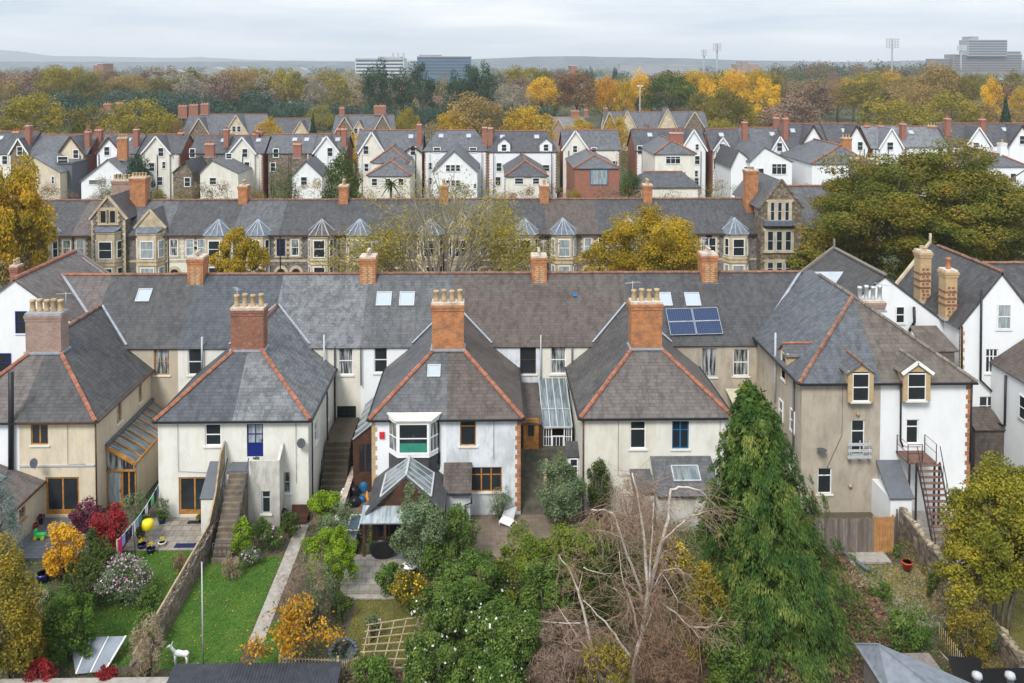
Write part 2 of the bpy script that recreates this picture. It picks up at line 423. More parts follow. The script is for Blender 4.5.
def window(par, o, d, r, style='sash', fm='whitef', gl='d', sill='stone', door=False, rec=.09, t=.07, name=None):
    if door and style == 'french': t = .12
    u0, u1, z0, z1 = r; mb = MB()
    q0, q1 = -rec - .05, -rec + .02
    obox(mb, o, d, u0, u0 + t, q0, q1, z0, z1); obox(mb, o, d, u1 - t, u1, q0, q1, z0, z1)
    obox(mb, o, d, u0 + t, u1 - t, q0, q1, z1 - t, z1); obox(mb, o, d, u0 + t, u1 - t, q0, q1, z0, z0 + t * (2.5 if door else 1))
    zm, um = (z0 + z1) / 2, (u0 + u1) / 2; a, b = u0 + t, u1 - t; e = q1 - .012
    if style == 'sash': obox(mb, o, d, a, b, q0, e, zm - .03, zm + .03)
    if style == 'top': obox(mb, o, d, a, b, q0, e, z0 + (z1 - z0) * .68, z0 + (z1 - z0) * .68 + .06)
    if style in ('case', 'french', 'cross'): obox(mb, o, d, um - .045, um + .045, q0, e, z0 + t, z1 - t)
    if style == 'halfdoor':
        obox(mb, o, d, a, b, q0, e, z0 + t, z0 + (z1 - z0) * .42); obox(mb, o, d, a, b, q0, e, zm + .35, zm + .41); obox(mb, o, d, um - .025, um + .025, q0, e - .005, z0 + (z1 - z0) * .42, z1 - t)
    if style == 'cross': obox(mb, o, d, a, b, q0, e - .01, z0 + (z1 - z0) * .66, z0 + (z1 - z0) * .66 + .05)
    if style == 'georgian':
        for k in (1, 2): obox(mb, o, d, a + (b - a) * k / 3 - .02, a + (b - a) * k / 3 + .02, q0, e, z0 + t, z1 - t)
        for k in (1, 2, 3): obox(mb, o, d, a, b, q0, e - .01, z0 + (z1 - z0) * k / 4 - .02, z0 + (z1 - z0) * k / 4 + .02)
    if style == 'triple':
        for k in (1, 2): obox(mb, o, d, a + (b - a) * k / 3 - .04, a + (b - a) * k / 3 + .04, q0, e, z0 + t, z1 - t)
        obox(mb, o, d, a, b, q0, e - .01, z0 + (z1 - z0) * .66, z0 + (z1 - z0) * .66 + .06)
    w_ = mb.build(name or ('door' if door else 'window'), M[fm], par)
    g = MB(); obox(g, o, d, a, b, q0 + .015, q0 + .03, z0 + t, z1 - t); g.build('pane', M[GL.get(gl, gl)], w_)
    if door:
        h = MB(); obox(h, o, d, u1 - t - .06, u1 - t - .03, q1, q1 + .05, z0 + .95, z0 + 1.1); h.build('handle', M['black'], w_)
    elif sill:
        g = MB(); obox(g, o, d, u0 - .1, u1 + .1, -rec, .08, z0 - .11, z0 - .005); g.build('sill', M[sill], w_)
    return w_
def ridge(mb, p0, p1, r=.13, m=0, seg=.45, rng=random.Random(1)):
    p0, p1 = Vector(p0), Vector(p1); n = max(1, int((p1 - p0).length / seg))
    for k in range(n):
        a, b = p0.lerp(p1, k / n), p0.lerp(p1, (k + .96) / n); j = rng.uniform(-.012, .012)
        a = a + Vector((0, 0, j)); b = b + Vector((0, 0, j)); mb.tube([a, b], [r, r * .93], 6, m, smooth=False)
def chimney(par, x0, x1, y0, y1, z0, z1, bm, npots=4, ph=.9, pr=.13, pm='pot', cap='pot_w', bands=0, corb=.08, two=None, style=0):
    mb = MB(); h = z1 - z0
    mb.box(x0, x1, y0, y1, z0, z1 - .45, 0)
    mb.box(x0 - corb * .5, x1 + corb * .5, y0 - corb * .5, y1 + corb * .5, z1 - .45, z1 - .25, 0)
    mb.box(x0 - corb, x1 + corb, y0 - corb, y1 + corb, z1 - .25, z1 - .06, 0)
    mb.box(x0 - corb * .3, x1 + corb * .3, y0 - corb * .3, y1 + corb * .3, z1 - .06, z1 + .08, 1)
    for k in range(bands):
        zz = z0 + h * (.3 + .4 * k / max(1, bands)); mb.box(x0 - .05, x1 + .05, y0 - .05, y1 + .05, zz, zz + .12, 2)
    if two:   # inset panels in yellow brick
        n = 2
        for k in range(n):
            a = x0 + (x1 - x0) * (.2 + k * .36); 
            for q in range(9):
                zz = z0 + h * (.08 + .07 * q + .0); s_ = .05 if q % 2 else -.02
                mb.box(a + s_, a + s_ + (x1 - x0) * .24, y0 - .012, y0, zz, zz + h * .045, 2)
    c = mb.build('chimney', [M[bm], M[cap], M[two or 'b_yellow']], par)
    along = (x1 - x0) >= (y1 - y0)
    for k in range(npots):
        f = (k + .5) / npots; px_, py_ = (x0 + (x1 - x0) * f, (y0 + y1) / 2) if along else ((x0 + x1) / 2, y0 + (y1 - y0) * f)
        g = MB(); hh = ph * (1 if k % 2 else .93)
        if style == 0: g.lathe((px_, py_, z1 + .05), [(pr, 0), (pr * 1.15, .06), (pr, .12), (pr * .9, hh * .8), (pr * 1.12, hh * .85), (pr * 1.05, hh), (pr * .6, hh)], 8)
        else: g.lathe((px_, py_, z1 + .05), [(pr, 0), (pr * .9, hh * .6), (pr * 1.3, hh * .62), (pr * 1.3, hh * .7), (pr * .7, hh * .72), (pr * .7, hh * .85), (pr * 1.3, hh * .87), (pr * .3, hh)], 8)
        g.build('chimney_pot', M[pm], c)
    fl = MB(); fl.box(x0 - .1, x1 + .1, y0 - .1, y1 + .1, z0 - .02, z0 + .12); fl.build('flashing', M['lead'], c)
    return c
def rooflight(par, c, w_, h_, slope, nrm=(0, -1), frame='ltgrey', name='rooflight', gl='roofl'):
    """c centre on roof plane; slope angle; nrm horizontal downslope direction"""
    c = Vector(c); dn = Vector((nrm[0] * math.cos(slope), nrm[1] * math.cos(slope), -math.sin(slope))); sd = Vector((-nrm[1], nrm[0], 0)); n = sd.cross(dn)
    if n.z < 0: n = -n
    mb = MB(); g = MB()
    def quad(mb_, a, b, lo, hi, t0, t1):
        P = [c + sd * x + dn * y + n * t1 for x, y in ((a, lo), (b, lo), (b, hi), (a, hi))]; mb_.ext(P, -n * (t1 - t0))
    t = .07
    quad(mb, -w_ / 2, -w_ / 2 + t, -h_ / 2, h_ / 2, -.05, .1); quad(mb, w_ / 2 - t, w_ / 2, -h_ / 2, h_ / 2, -.05, .1)
    quad(mb, -w_ / 2 + t, w_ / 2 - t, -h_ / 2, -h_ / 2 + t, -.05, .1); quad(mb, -w_ / 2 + t, w_ / 2 - t, h_ / 2 - t, h_ / 2, -.05, .1)
    f = mb.build(name, M[frame], par)
    quad(g, -w_ / 2 + t, w_ / 2 - t, -h_ / 2 + t, h_ / 2 - t, .02, .06); g.build('pane', M[gl], f)
    return f
def pipe(par, pts, r=.05, m='black', name='downpipe'):
    mb = MB(); mb.tube(pts, r, 6); return mb.build(name, M[m], par)
def quoins(mb, x, y, z0, z1, sx, m=0, sy=0):
    k = 0; z = z0
    while z < z1 - .28:
        L = .34 if k % 2 else .22
        mb.box(min(x, x + sx * L), max(x, x + sx * L), y - .025, y + .1, z, z + .27, m)
        z += .3; k += 1
# ---------------------------------------------------------------- foliage kit
def quads_mesh(name, V, mats, mi=None):
    """V: (n,4,3) array -> mesh of separate leaf faces"""
    n = len(V); me = bpy.data.meshes.new(name)
    me.vertices.add(n * 4); me.vertices.foreach_set('co', V.reshape(-1).astype('f'))
    me.loops.add(n * 4); me.loops.foreach_set('vertex_index', np.arange(n * 4, dtype='i'))
    me.polygons.add(n); me.polygons.foreach_set('loop_start', np.arange(0, n * 4, 4, dtype='i'))
    try: me.polygons.foreach_set('loop_total', np.full(n, 4, 'i'))
    except Exception: pass
    for m in mats: me.materials.append(m)
    if mi is not None: me.polygons.foreach_set('material_index', mi.astype('i'))
    me.update(calc_edges=True); return me
def leaf_quads(rng, P, size, nb=None, up=.35, asp=.6, spread=1.0, droop=None):
    """quads of length `size` at points P; nb outward bias directions"""
    n = len(P); nr = rng.normal(size=(n, 3)) * spread
    if nb is not None: nr += nb * 1.1
    nr[:, 2] += up; nr /= np.linalg.norm(nr, axis=1)[:, None] + 1e-9
    a = rng.normal(size=(n, 3))
    if droop is not None: a = a * .35 + np.array(droop)
    a -= nr * (a * nr).sum(1)[:, None]; a /= np.linalg.norm(a, axis=1)[:, None] + 1e-9
    b = np.cross(nr, a); s = (size * rng.uniform(.6, 1.35, n))[:, None] * .5
    a = a * s; b = b * s * asp
    return np.stack([P - a, P + b, P + a, P - b], 1)
def sph(rng, n):
    v = rng.normal(size=(n, 3)); return v / np.linalg.norm(v, axis=1)[:, None]
def crown_V(rng, n, r, c=(0, 0, 0), ncl=40, cr=.3, leaf_=.07, inner=.45, low=-.55, lump=.16, asp=.6, fill=.12, pw=.6, up=.35):
    """lumpy crown: clumps spread through an ellipsoid, leaves on each clump's shell"""
    r = np.array(r if hasattr(r, '__len__') else (r, r, r), float)
    d = sph(rng, ncl * 3); d = d[d[:, 2] > low][:ncl]; rad = rng.uniform(inner, 1 - cr * .6, len(d)) ** pw
    rad *= 1 + rng.uniform(-lump, lump, len(d)); cc = d * rad[:, None]
    cs = cr * rng.uniform(.6, 1.35, len(d))
    k = rng.integers(0, len(d), n); q = sph(rng, n); q[:, 2] *= .8
    P = cc[k] + q * (cs[k] * rng.uniform(.55, 1.05, n))[:, None]
    m = int(n * fill); P[:m] = sph(rng, m) * rng.uniform(.2, .9, m)[:, None]
    out = P / (np.linalg.norm(P, axis=1)[:, None] + 1e-6) * .5 + q * .7
    V = leaf_quads(rng, P, leaf_, out, up=up, asp=asp)
    return V * r + np.array(c)
def link_mesh(name, me, parent=None, loc=(0, 0, 0), scale=(1, 1, 1), m=None, rot=0):
    o = bpy.data.objects.new(name, me); COL.objects.link(o)
    if parent: o.parent = parent
    o.location = loc; o.scale = scale; o.rotation_euler = (0, 0, rot)
    if m: o.material_slots[0].link = 'OBJECT'; o.material_slots[0].material = m
    return o
LF = {}
LF['green'] = leaf('leaves green', [(.03, .05, .01), (.07, .105, .02), (.14, .17, .035)])
LF['dkgreen'] = leaf('leaves dark evergreen', [(.015, .035, .02), (.03, .07, .035), (.06, .11, .05)], trans=.1)
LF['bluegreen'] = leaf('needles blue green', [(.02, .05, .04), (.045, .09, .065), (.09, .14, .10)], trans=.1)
LF['olive'] = leaf('leaves olive', [(.08, .085, .015), (.17, .15, .025), (.28, .22, .04)])
LF['yolive'] = leaf('leaves yellow olive', [(.13, .12, .012), (.28, .23, .025), (.44, .33, .04)])
LF['yellow'] = leaf('leaves bright yellow', [(.40, .22, .01), (.72, .42, .015), (.90, .58, .03)])
LF['gold'] = leaf('leaves golden', [(.26, .16, .012), (.48, .30, .02), (.66, .43, .03)])
LF['orange'] = leaf('leaves orange', [(.28, .11, .01), (.55, .27, .02), (.75, .42, .03)])
LF['brown'] = leaf('leaves russet brown', [(.11, .06, .03), (.20, .11, .05), (.30, .17, .08)])
LF['mauve'] = leaf('twigs mauve brown', [(.12, .08, .055), (.22, .145, .10), (.32, .22, .15)], trans=.05)
LF['twig'] = leaf('twigs grey brown', [(.16, .14, .10), (.28, .25, .18), (.40, .35, .26)], trans=.05)
LF['tan'] = leaf('leaves tan', [(.18, .13, .04), (.32, .22, .07), (.45, .32, .12)])
BARK = plain('bark grey brown', (.14, .115, .09), .95, var=.35, scale=2)
PB = plain('bark pale', (.54, .48, .42), .9, var=.3, scale=1.5)
rngs = np.random.default_rng(11)
PROTO = {}
def proto(kind, var):
    k = (kind, var)
    if k in PROTO: return PROTO[k]
    rng = np.random.default_rng(100 + var * 7 + len(kind))
    if kind == 'round': V = crown_V(rng, 6500, (1.1, 1.1, 1.06), ncl=60, cr=.26, leaf_=.07)
    elif kind == 'oval': V = crown_V(rng, 5200, (1, 1, 1), ncl=40, cr=.27, leaf_=.08, low=-.9)
    elif kind == 'sparse': V = crown_V(rng, 3600, (1, 1, 1), ncl=60, cr=.26, leaf_=.10, asp=.22, fill=.3)
    elif kind == 'pine': V = crown_V(rng, 5200, (1, 1, 1), ncl=26, cr=.36, leaf_=.085, inner=.3, lump=.3, low=-.9)
    elif kind == 'cone':
        n = 4200; t = rng.uniform(0, 1, n) ** .6; a = rng.uniform(0, 2 * np.pi, n); rr = t * (1 + .18 * np.sin(a * 7 + t * 30)) * rng.uniform(.6, 1.02, n)
        P = np.stack([rr * np.cos(a), rr * np.sin(a), 1 - 2 * t], 1); V = leaf_quads(rng, P, .13, np.stack([np.cos(a), np.sin(a), a * 0], 1), droop=(0, 0, -.6))
    me = quads_mesh(kind + '_crown', V, [LF['green']]); PROTO[k] = me; return me
def trunk_proto():
    if 'trunk' in PROTO: return PROTO['trunk']
    mb = MB(); rg = random.Random(4); mb.tube([(0, 0, 0), (.02, 0, .5), (0, .02, 1)], [.06, .045, .03], 7)
    for k in range(6):
        a = k * 1.05; z = .55 + .06 * k; mb.tube([(0, 0, z), (.18 * math.cos(a), .18 * math.sin(a), z + .2), (.34 * math.cos(a), .34 * math.sin(a), z + .5)], [.028, .018, .006], 5)
    o = mb.build('trunk', BARK); me = o.data; bpy.data.objects.remove(o); PROTO['trunk'] = me; return me
def tree(label, px, top, wpx, D, col, kind='round', var=0, group=None, cat='tree', low=.25, name='tree', dep=.9, zb=None):
    """a tree whose crown top sits at (px, top) and is wpx wide as seen from the camera, D metres away"""
    x = XA(px, D, top); zt = ZA(top, D); rx = wpx / 2 * D / FPX; z0 = zt * low if zb is None else zb
    if zb is None and zt - z0 < rx * .9: z0 = max(.3, zt - rx * 1.1)
    t = thing(name, label, cat, (x, D, 0), group); rz = (zt - z0) / 2
    link_mesh('crown', proto(kind, var), t, (0, 0, z0 + rz), (rx, rx * dep, rz * 1.0), LF[col], rot=px * 1.7)
    h = z0 + rz * .8; link_mesh('trunk', trunk_proto(), t, (0, 0, 0), (h * .8, h * .8, h))
    return t
def wood(name, label, N, px_r, D_r, top_r, rad_r, cols, n_each=110, leaf_k=.2, seed=1, group=None):
    """a wood that reads as one mass"""
    rng = np.random.default_rng(seed); VV = []; MI = []; n_each = int(n_each * 3.2); leaf_k *= .58
    for i in range(N):
        D = rng.uniform(*D_r) ; px = rng.uniform(*px_r); x = (px - 487) / FPX * D; r = rng.uniform(*rad_r); zt = rng.uniform(*top_r)
        V = crown_V(rng, n_each, (r, r, r * 1.05), ncl=9, cr=.45, leaf_=leaf_k, low=-.3, fill=0) + np.array([x, D, zt - r * 1.05])
        if zt > r * 2.2: 
            P = np.stack([rng.uniform(-r, r, 24), rng.uniform(-r, r, 24), rng.uniform(0, zt - r, 24)], 1) + np.array([x, D, 0]); V = np.concatenate([V, leaf_quads(rng, P, leaf_k * r * 2)])
        VV.append(V); MI.append(np.full(len(V), rng.choice(len(cols), p=None)))
    o = link_mesh(name, quads_mesh(name, np.concatenate(VV), [LF[c] for c in cols], np.concatenate(MI))); return tag(o, label, 'wood', kind='stuff')
def grow(mb, rg, p, d, L, r, depth, tips, bend=.25, spread=.55, nch=(2, 3), shrink=.7, up=.1, m=0, minr=.012, sides=5, curl=0.0):
    p = Vector(p); d = Vector(d).normalized(); pts = [p]; rad = [r]; seg = 4
    for k in range(seg):
        d = (d + Vector((rg.uniform(-bend, bend), rg.uniform(-bend, bend), rg.uniform(-bend, bend) + up - curl * k / seg)) * .5).normalized()
        pts.append(pts[-1] + d * L / seg); rad.append(r + (max(minr, r * shrink * .8) - r) * (k + 1) / seg)
    mb.tube(pts, rad, sides, m, cap=False)
    tips.append((pts[-1], d, depth)); tips.append((pts[2], d, depth))
    if depth <= 0: return
    for k in range(rg.randint(*nch)):
        q = pts[rg.choice((2, 3, 4, 4))]; nd = (d + Vector((rg.gauss(0, spread), rg.gauss(0, spread), rg.gauss(0, spread * .8)))).normalized()
        grow(mb, rg, q, nd, L * rg.uniform(.6, .9), max(minr, r * shrink * rg.uniform(.6, .9)), depth - 1, tips, bend, spread, nch, shrink, up, m, minr, max(3, sides - 1), curl)
# ---------------------------------------------------------------- trees near the second terrace
def big_tree(label, px, top, wpx, D, col, n, clumps, leaf_, low_z, group=None, seed=3, cr=.22, dep=.8, name='tree', trunk_px=None, extra=(), low=-.55, lump=.16, inner=.45):
    x = XA(px, D, top); zt = ZA(top, D); rx = wpx / 2 * D / FPX; rz = (zt - low_z) / 2
    t = thing(name, label, 'tree', (x, D, 0), group); rng = np.random.default_rng(seed)
    V = [crown_V(rng, n, (rx, rx * dep, rz), (0, 0, low_z + rz), ncl=clumps, cr=cr, leaf_=leaf_ / rx, low=low, lump=lump, inner=inner)]
    # anisotropic scale keeps leaf length near leaf_
    for (dx, dz, r, k) in extra: V.append(crown_V(rng, k, (r, r * .8, r * .85), (dx, 0, dz), ncl=20, cr=.3, leaf_=leaf_ / r))
    link_mesh('crown', quads_mesh('crown', np.concatenate(V), [LF[col]]), t)
    mb = MB(); rg = random.Random(seed); tips = []
    mb.tube([(0, 0, 0), (.1, 0, low_z * .6 + 1), (0, .1, low_z + rz * .5)], [rx * .06 + .1, rx * .05 + .07, rx * .03 + .04], 8)
    for k in range(7):
        a = k * .9 + rg.random(); dd = Vector((math.cos(a), math.sin(a) * dep, rg.uniform(.5, 1.1))); grow(mb, rg, (0, 0, low_z * .7 + rz * .2 + .1 * k * rz * .5), dd, rx * .55, rx * .03 + .03, 2, tips, up=.1)
    o = mb.build('trunk', BARK); o.parent = t
    return t
LF['oak'] = leaf('oak leaves turning', [(.045, .07, .012), (.115, .135, .018), (.19, .175, .022), (.33, .20, .028)], cl=.28)
LF['ygreen'] = leaf('leaves yellow green', [(.12, .12, .012), (.33, .235, .016), (.60, .39, .028)], cl=.5)
LF['autumn'] = leaf('leaves amber', [(.15, .15, .012), (.38, .27, .018), (.68, .38, .025)], cl=.4)
# ---------------------------------------------------------------- ground
g = MB(); g.poly([(-8500, -100, 0), (8500, -100, 0), (8500, 9300, 0), (-8500, 9300, 0)])
def ground_mat():
    m, t, b = _new('grass and soil')
    o = node(t, 'ShaderNodeTexCoord').outputs['Object']
    n = noise(t, o, .35, 6, .65); f = noise(t, o, 6, 4, .7)
    c = ramp(t, n, [(.32, (.035, .055, .015)), (.5, (.06, .075, .025)), (.62, (.10, .085, .05)), (.75, (.07, .06, .035))])
    c = mixc(t, ramp(t, f, [(.3, (0, 0, 0)), (.7, (.5,) * 3)]), c, (.03, .035, .015))
    t.links.new(c, b.inputs['Base Color']); b.inputs['Roughness'].default_value = .95; bump(t, b, f, .5, .1)
    return m
struct('ground', g, ground_mat())
# street beyond the near terrace (hidden behind it from here)
s = MB(); s.box(-120, 120, 82, 92, -.2, .004); struct('road', s, plain('asphalt', (.05, .05, .052), .9))
for y0, y1 in ((79.5, 82), (92, 94.5)):
    s = MB(); s.box(-120, 120, y0, y1, -.2, .13); struct('pavement', s, plain('paving', (.26, .25, .235), .9))
# ---------------------------------------------------------------- near terrace
YB, YW, YR, YF = 55.0, 64.3, 69.0, 73.7
ZE, ZR, EA, RA, WW, YH = 7.9, 12.0, 6.36, 10.15, 4.65, 59.4
SM = (ZR - ZE) / (YR - YW); SA = (RA - EA) / WW; SH = (RA - EA) / (YH - YB); YN = YW + (RA - ZE) / SM
def rectY(px0, px1, py0, py1, Y):
    a, b = at(px0, py1, Y), at(px1, py0, Y); return a.x, b.x, a.z, b.z
def planeY(px, py, y0, z0, s_):
    r = ray(px, py); t = (z0 - HC - s_ * y0) / (r[2] - s_ * r[1]); return Vector((r[0] * t, r[1] * t, HC + r[2] * t))
main_pt = lambda px, py: planeY(px, py, YW, ZE, SM)
hip_pt = lambda px, py: planeY(px, py, YB, EA, SH)
def house(label, grp=None, loc=(0, 0, 0), name='terraced_house'):
    return thing(name, label, 'house', loc, grp)
G1 = 'near terrace houses'
def main_block(h, x0, x1, wm, rm, wins=(), side=None, roof_poly=None, fside=True, ridge_x=None):
    """rear wall, roof and front wall of one house of the near terrace"""
    mb = MB(); op = [(a - x0, b - x0, c_, d_) for (a, b, c_, d_, *_) in wins]
    wallface(mb, (x0, YW), (1, 0), x1 - x0, 0, ZE, op); 
    wallface(mb, (x1, YF), (-1, 0), x1 - x0, 0, ZE); wallface(mb, (x0, YF), (0, -1), YF - YW, 0, ZE - .02); wallface(mb, (x1, YW), (0, 1), YF - YW, 0, ZE - .02); mb.build('wall', M[wm], h)
    for (a, b, c_, d_, st, fm, gl) in wins: window(h, (x0, YW), (1, 0), (a - x0, b - x0, c_, d_), st, fm, gl, sill='offw')
    r = MB(); e = .18
    if roof_poly: r.slab(roof_poly, .12)
    else: r.slab([(x0, YW - e, ZE - e * SM), (x1, YW - e, ZE - e * SM), (x1, YR, ZR), (x0, YR, ZR)], .12)
    r.slab([(x0, YF + e, ZE - e * SM), (x1, YF + e, ZE - e * SM), (x1, YR, ZR), (x0, YR, ZR)], .12)
    ro = r.build('roof', M[rm], h)
    q = MB(); a, b = ridge_x or (x0, x1); ridge(q, (a, YR, ZR + .03), (b, YR, ZR + .03)); q.build('ridge_tiles', M['ridge_old'], ro)
    return ro
def annexe(h, c, s, wm, rm, wins=(), sidewins=(), hip=True, quoin=None, wm2=None, gut='black', ridge_tile='ridge', top_ridge='ridge_old', sidemat=None, rm2=None):
    """half of the hipped back wing; s=-1 left half, +1 right half of the pair centred on c"""
    x0, x1 = (c - WW, c) if s < 0 else (c, c + WW); xs = c + s * WW
    mb = MB(); op = [(a - x0, b - x0, c_, d_) for (a, b, c_, d_, *_) in wins]
    wallface(mb, (x0, YB), (1, 0), WW, 0, EA, op)
    if s > 0: sd = ((xs, YB), (0, 1))
    else: sd = ((xs, YW), (0, -1))
    sop = [(a, b, c_, d_) for (a, b, c_, d_, *_) in sidewins]
    wallface(mb, sd[0], sd[1], YW - YB, 0, EA, sop, m=1)
    if quoin: quoins(mb, xs, YB, .3, EA - .1, -s, m=2)
    ew = mb.build('extension_wall', [M[wm], M[sidemat or wm], M[quoin or 'b_yellow']], h)
    for (a, b, c_, d_, st, fm, gl, *k) in wins: window(h, (x0, YB), (1, 0), (a - x0, b - x0, c_, d_), st, fm, gl, sill=None if (k and k[0]) else 'offw', door=bool(k and k[0]))
    for (a, b, c_, d_, st, fm, gl) in sidewins: window(h, sd[0], sd[1], (a, b, c_, d_), st, fm, gl, sill='offw')
    r = MB(); e = .2; xe = c + s * (WW + e); ze = EA - e * SA; zb = EA - e * SH
    xi = c + s * (WW - (ZE - EA) / SA)
    cor = (xe, YB - e, min(ze, zb))
    r.slab([(c, YB - e, zb), (xe, YB - e, zb), (c, YH, RA)], .1)
    r.slab([(xe, YB - e, zb), (xe, YW, ze), (xi, YW - .0, ZE), (c, YN + .1, RA), (c, YH, RA)], .1, m=1)
    ro = r.build('extension_roof', [M[rm], M[rm2 or rm]], h)
    q = MB(); ridge(q, (xe - s * .05, YB - e, zb + .06), (c, YH, RA + .05), .14, seg=.4); q.build('hip_tiles', M[ridge_tile], ro)
    if s < 0: q = MB(); ridge(q, (c, YH, RA + .04), (c, YN, RA + .04), .13); q.build('ridge_tiles', M[top_ridge], ro)
    v = MB(); v.beam((xi + s * .15, YW, ZE + .12), (c + s * .1, YN, RA + .08), .16, .03); v.build('valley_lead', M['lead'], ro)
    gm = MB(); gm.beam((min(c, xe), YB - e - .06, zb - .04), (max(c, xe), YB - e - .06, zb - .04), .12, .1); gm.beam((xe + s * .05, YB - e, zb - .04), (xe + s * .05, YW, zb - .04), .12, .1)
    gm.build('gutter', M[gut], h)
    return ro
# -- leftmost house with the cross gable
CX = [-29.0, -15.8, -2.56, 10.6]
A1 = house('end terrace house at the far left with a tall white gable and taupe slate roof')
WGX, WGZ, WGE = -34.0, 12.85, -27.35; SG = (WGZ - ZE) / (WGE - WGX)
mb = MB(); wallface(mb, (-40.6, YW), (1, 0), 13.2, 0, ZE); mb.ext([(-40.6, YW, ZE), (WGE, YW, ZE), (WGX, YW, WGZ)], (0, .2, 0)); mb.ext([(-40.6, YF, ZE), (WGE, YF, ZE), (WGX, YF, WGZ)], (0, -.2, 0))
wallface(mb, (-27.4, YF), (-1, 0), 13.2, 0, ZE); wallface(mb, (-40.6, YF), (0, -1), YF - YW, 0, ZE)
mb.build('wall', M['white'], A1)
for r_ in ((16, 27, 311, 333), (61, 66, 311, 333), (-9, 11, 353, 372), (-2, 9, 400, 445)):
    x0, x1, z0, z1 = rectY(*r_, YW); window(A1, (x0, YW), (1, 0), (0, x1 - x0, z0, z1), 'sash', 'bluep', 'd', sill='whitef', rec=-.07)
r = MB(); e = .0
r.slab([(WGX, YW - .1, WGZ), (WGX, YF + .2, WGZ), (WGE + .2, YF + .2, ZE - .2 * SG), (WGE + .2, YW - .1, ZE - .2 * SG)], .12)
r.slab([(WGX, YW - .1, WGZ), (WGX, YF + .2, WGZ), (-40.8, YF + .2, ZE - .2 * SG), (-40.8, YW - .1, ZE - .2 * SG)], .12)
vx = WGX + (WGZ - ZR) / SG
r.slab([(WGE, YW - .18, ZE - .15), (-29.0, YW - .18, ZE - .15), (-29.0, YR, ZR), (vx, YR, ZR)][::1] if False else [(vx, YR, ZR + .01), (WGE, YW - .05, ZE), (-27.3, YW - .18, ZE - .15), (-29.0 if False else -29.0, YW + 1.6, ZE + 1.6 * SM + .0), (-29.0, YR, ZR)], .1)
ro = r.build('roof', M['s_taupe'], A1)
q = MB(); ridge(q, (WGX, YW, WGZ + .05), (WGX, YF, WGZ + .05), .15); ridge(q, (vx, YR, ZR + .03), (-29, YR, ZR + .03)); q.build('ridge_tiles', M['ridge'], ro)
v = MB(); v.beam((vx, YR, ZR + .08), (WGE, YW, ZE + .08), .2, .03); v.build('valley_lead', M['lead'], ro)
q = MB(); q.beam((WGX, YF + .15, WGZ + .08), (WGE, YF + .15, ZE + .1), .3, .16); q.build('verge_coping', M['fence'], ro)
annexe(A1, CX[0], -1, 'white', 's_taupe', hip=True)
chimney(A1, -38.2, -37.6, 71.5, 72.4, 9.5, 12.1, 'b_red', 2, .5)
pipe(A1, [at(11, 372, 54.8), at(11, 470, 54.8)], .16, 'black')
# -- A2
W_ = lambda a, *k: rectY(*a, YW) + k
B_ = lambda a, *k: rectY(*a, YB) + k
A2 = house('cream house with charcoal slates, an oak window and glazed oak doors', G1)
roA2 = main_block(A2, -29.0, -22.4, 'beige', 's_dark', [W_((154, 169, 349, 375), 'sash', 'oak', 'c')], roof_poly=[(-29.0, YR, ZR), (-29, YW + 1.6, ZE + 1.6 * SM), (WGE, YW - .18, ZE - .15), (-22.4, YW - .18, ZE - .15), (-22.4, YR, ZR)])
annexe(A2, CX[0], 1, 'cream', 's_dark', [B_((31, 48, 424, 445), 'case', 'oak', 'd'), B_((46, 79, 477, 515), 'french', 'oak', 'd', True)],
       [(3.3, 4.1, 4.6, 5.9, 'sash', 'oak', 'c'), (7.0, 7.6, 4.6, 5.9, 'sash', 'oak', 'c')], gut='oakdk')
mb = MB(); mb.box(-29, -24.38, 54.93, 55, 3.35, 3.45); mb.build('string_course', M['ltgrey'], A2)
chimney(A2, -30.25, -27.95, 58.4, 59.5, 9.3, 11.9, 'b_old', 5, .85, cap='lead', pr=.19)
chimney(A2, -23.0, -21.8, 68.3, 69.7, 11.2, 13.4, 'b_orange', 4, .4, two='b_yellow', pr=.1, pm='pot_w')
rooflight(roA2, main_pt(144, 295.5), 1.05, 1.15, math.atan(SM))
pipe(A2, [(-24.25, 54.9, 6.2), (-24.25, 54.9, 0)], .05, 'oakdk')
# glazed lean-to between the first two back wings
lt = MB(); x0, x1 = -24.33, -22.45
lt.slab([(x0, 56.6, 3.9), (x1, 56.6, 2.75), (x1, 64.2, 2.75), (x0, 64.2, 3.9)], .05)
l = lt.build('lean_to_glass', M['glass_r'], A2)
fr = MB()
for k in range(9):
    y = 56.6 + 7.5 * k / 8; fr.beam((x0, y, 3.95), (x1, y, 2.8), .09, .07)
fr.beam((x1, 56.6, 2.78), (x1, 64.2, 2.78), .1, .14); fr.beam((x0 + .03, 56.5, 3.98), (x0 + .03, 64.2, 3.98), .1, .1); fr.build('glazing_bar', M['oak'], l)
fl = MB(); fl.box(x0, x0 + .2, 56.4, 64.3, 3.98, 4.12); fl.build('lead_flashing', M['felt'], l)
g_ = MB(); wallface(g_, (x1, 56.6), (0, 1), 7.6, 0, 2.7); g_.build('lean_to_wall', M['cream'], A2)
window(A2, (x0, 56.6), (1, 0), (0, .95, 0, 2.3), 'plain', 'oak', 'p', door=True, rec=0); window(A2, (x0, 56.6), (1, 0), (.97, 1.85, 0, 2.3), 'french', 'oak', 'd', sill=None, rec=0)
f = MB(); f.ext([(x0, 56.62, 2.35), (x1, 56.62, 2.35), (x1, 56.62, 2.65), (x0, 56.62, 3.85)], (0, .04, 0)); f.build('gable_pane', M['glass_c'], l)
f = MB(); f.beam((x0, 56.52, 3.85), (x1, 56.52, 2.7), .12, .14); f.beam((x0, 56.55, 2.34), (x1, 56.55, 2.34), .1, .1); f.build('gable_frame', M['oak'], l)
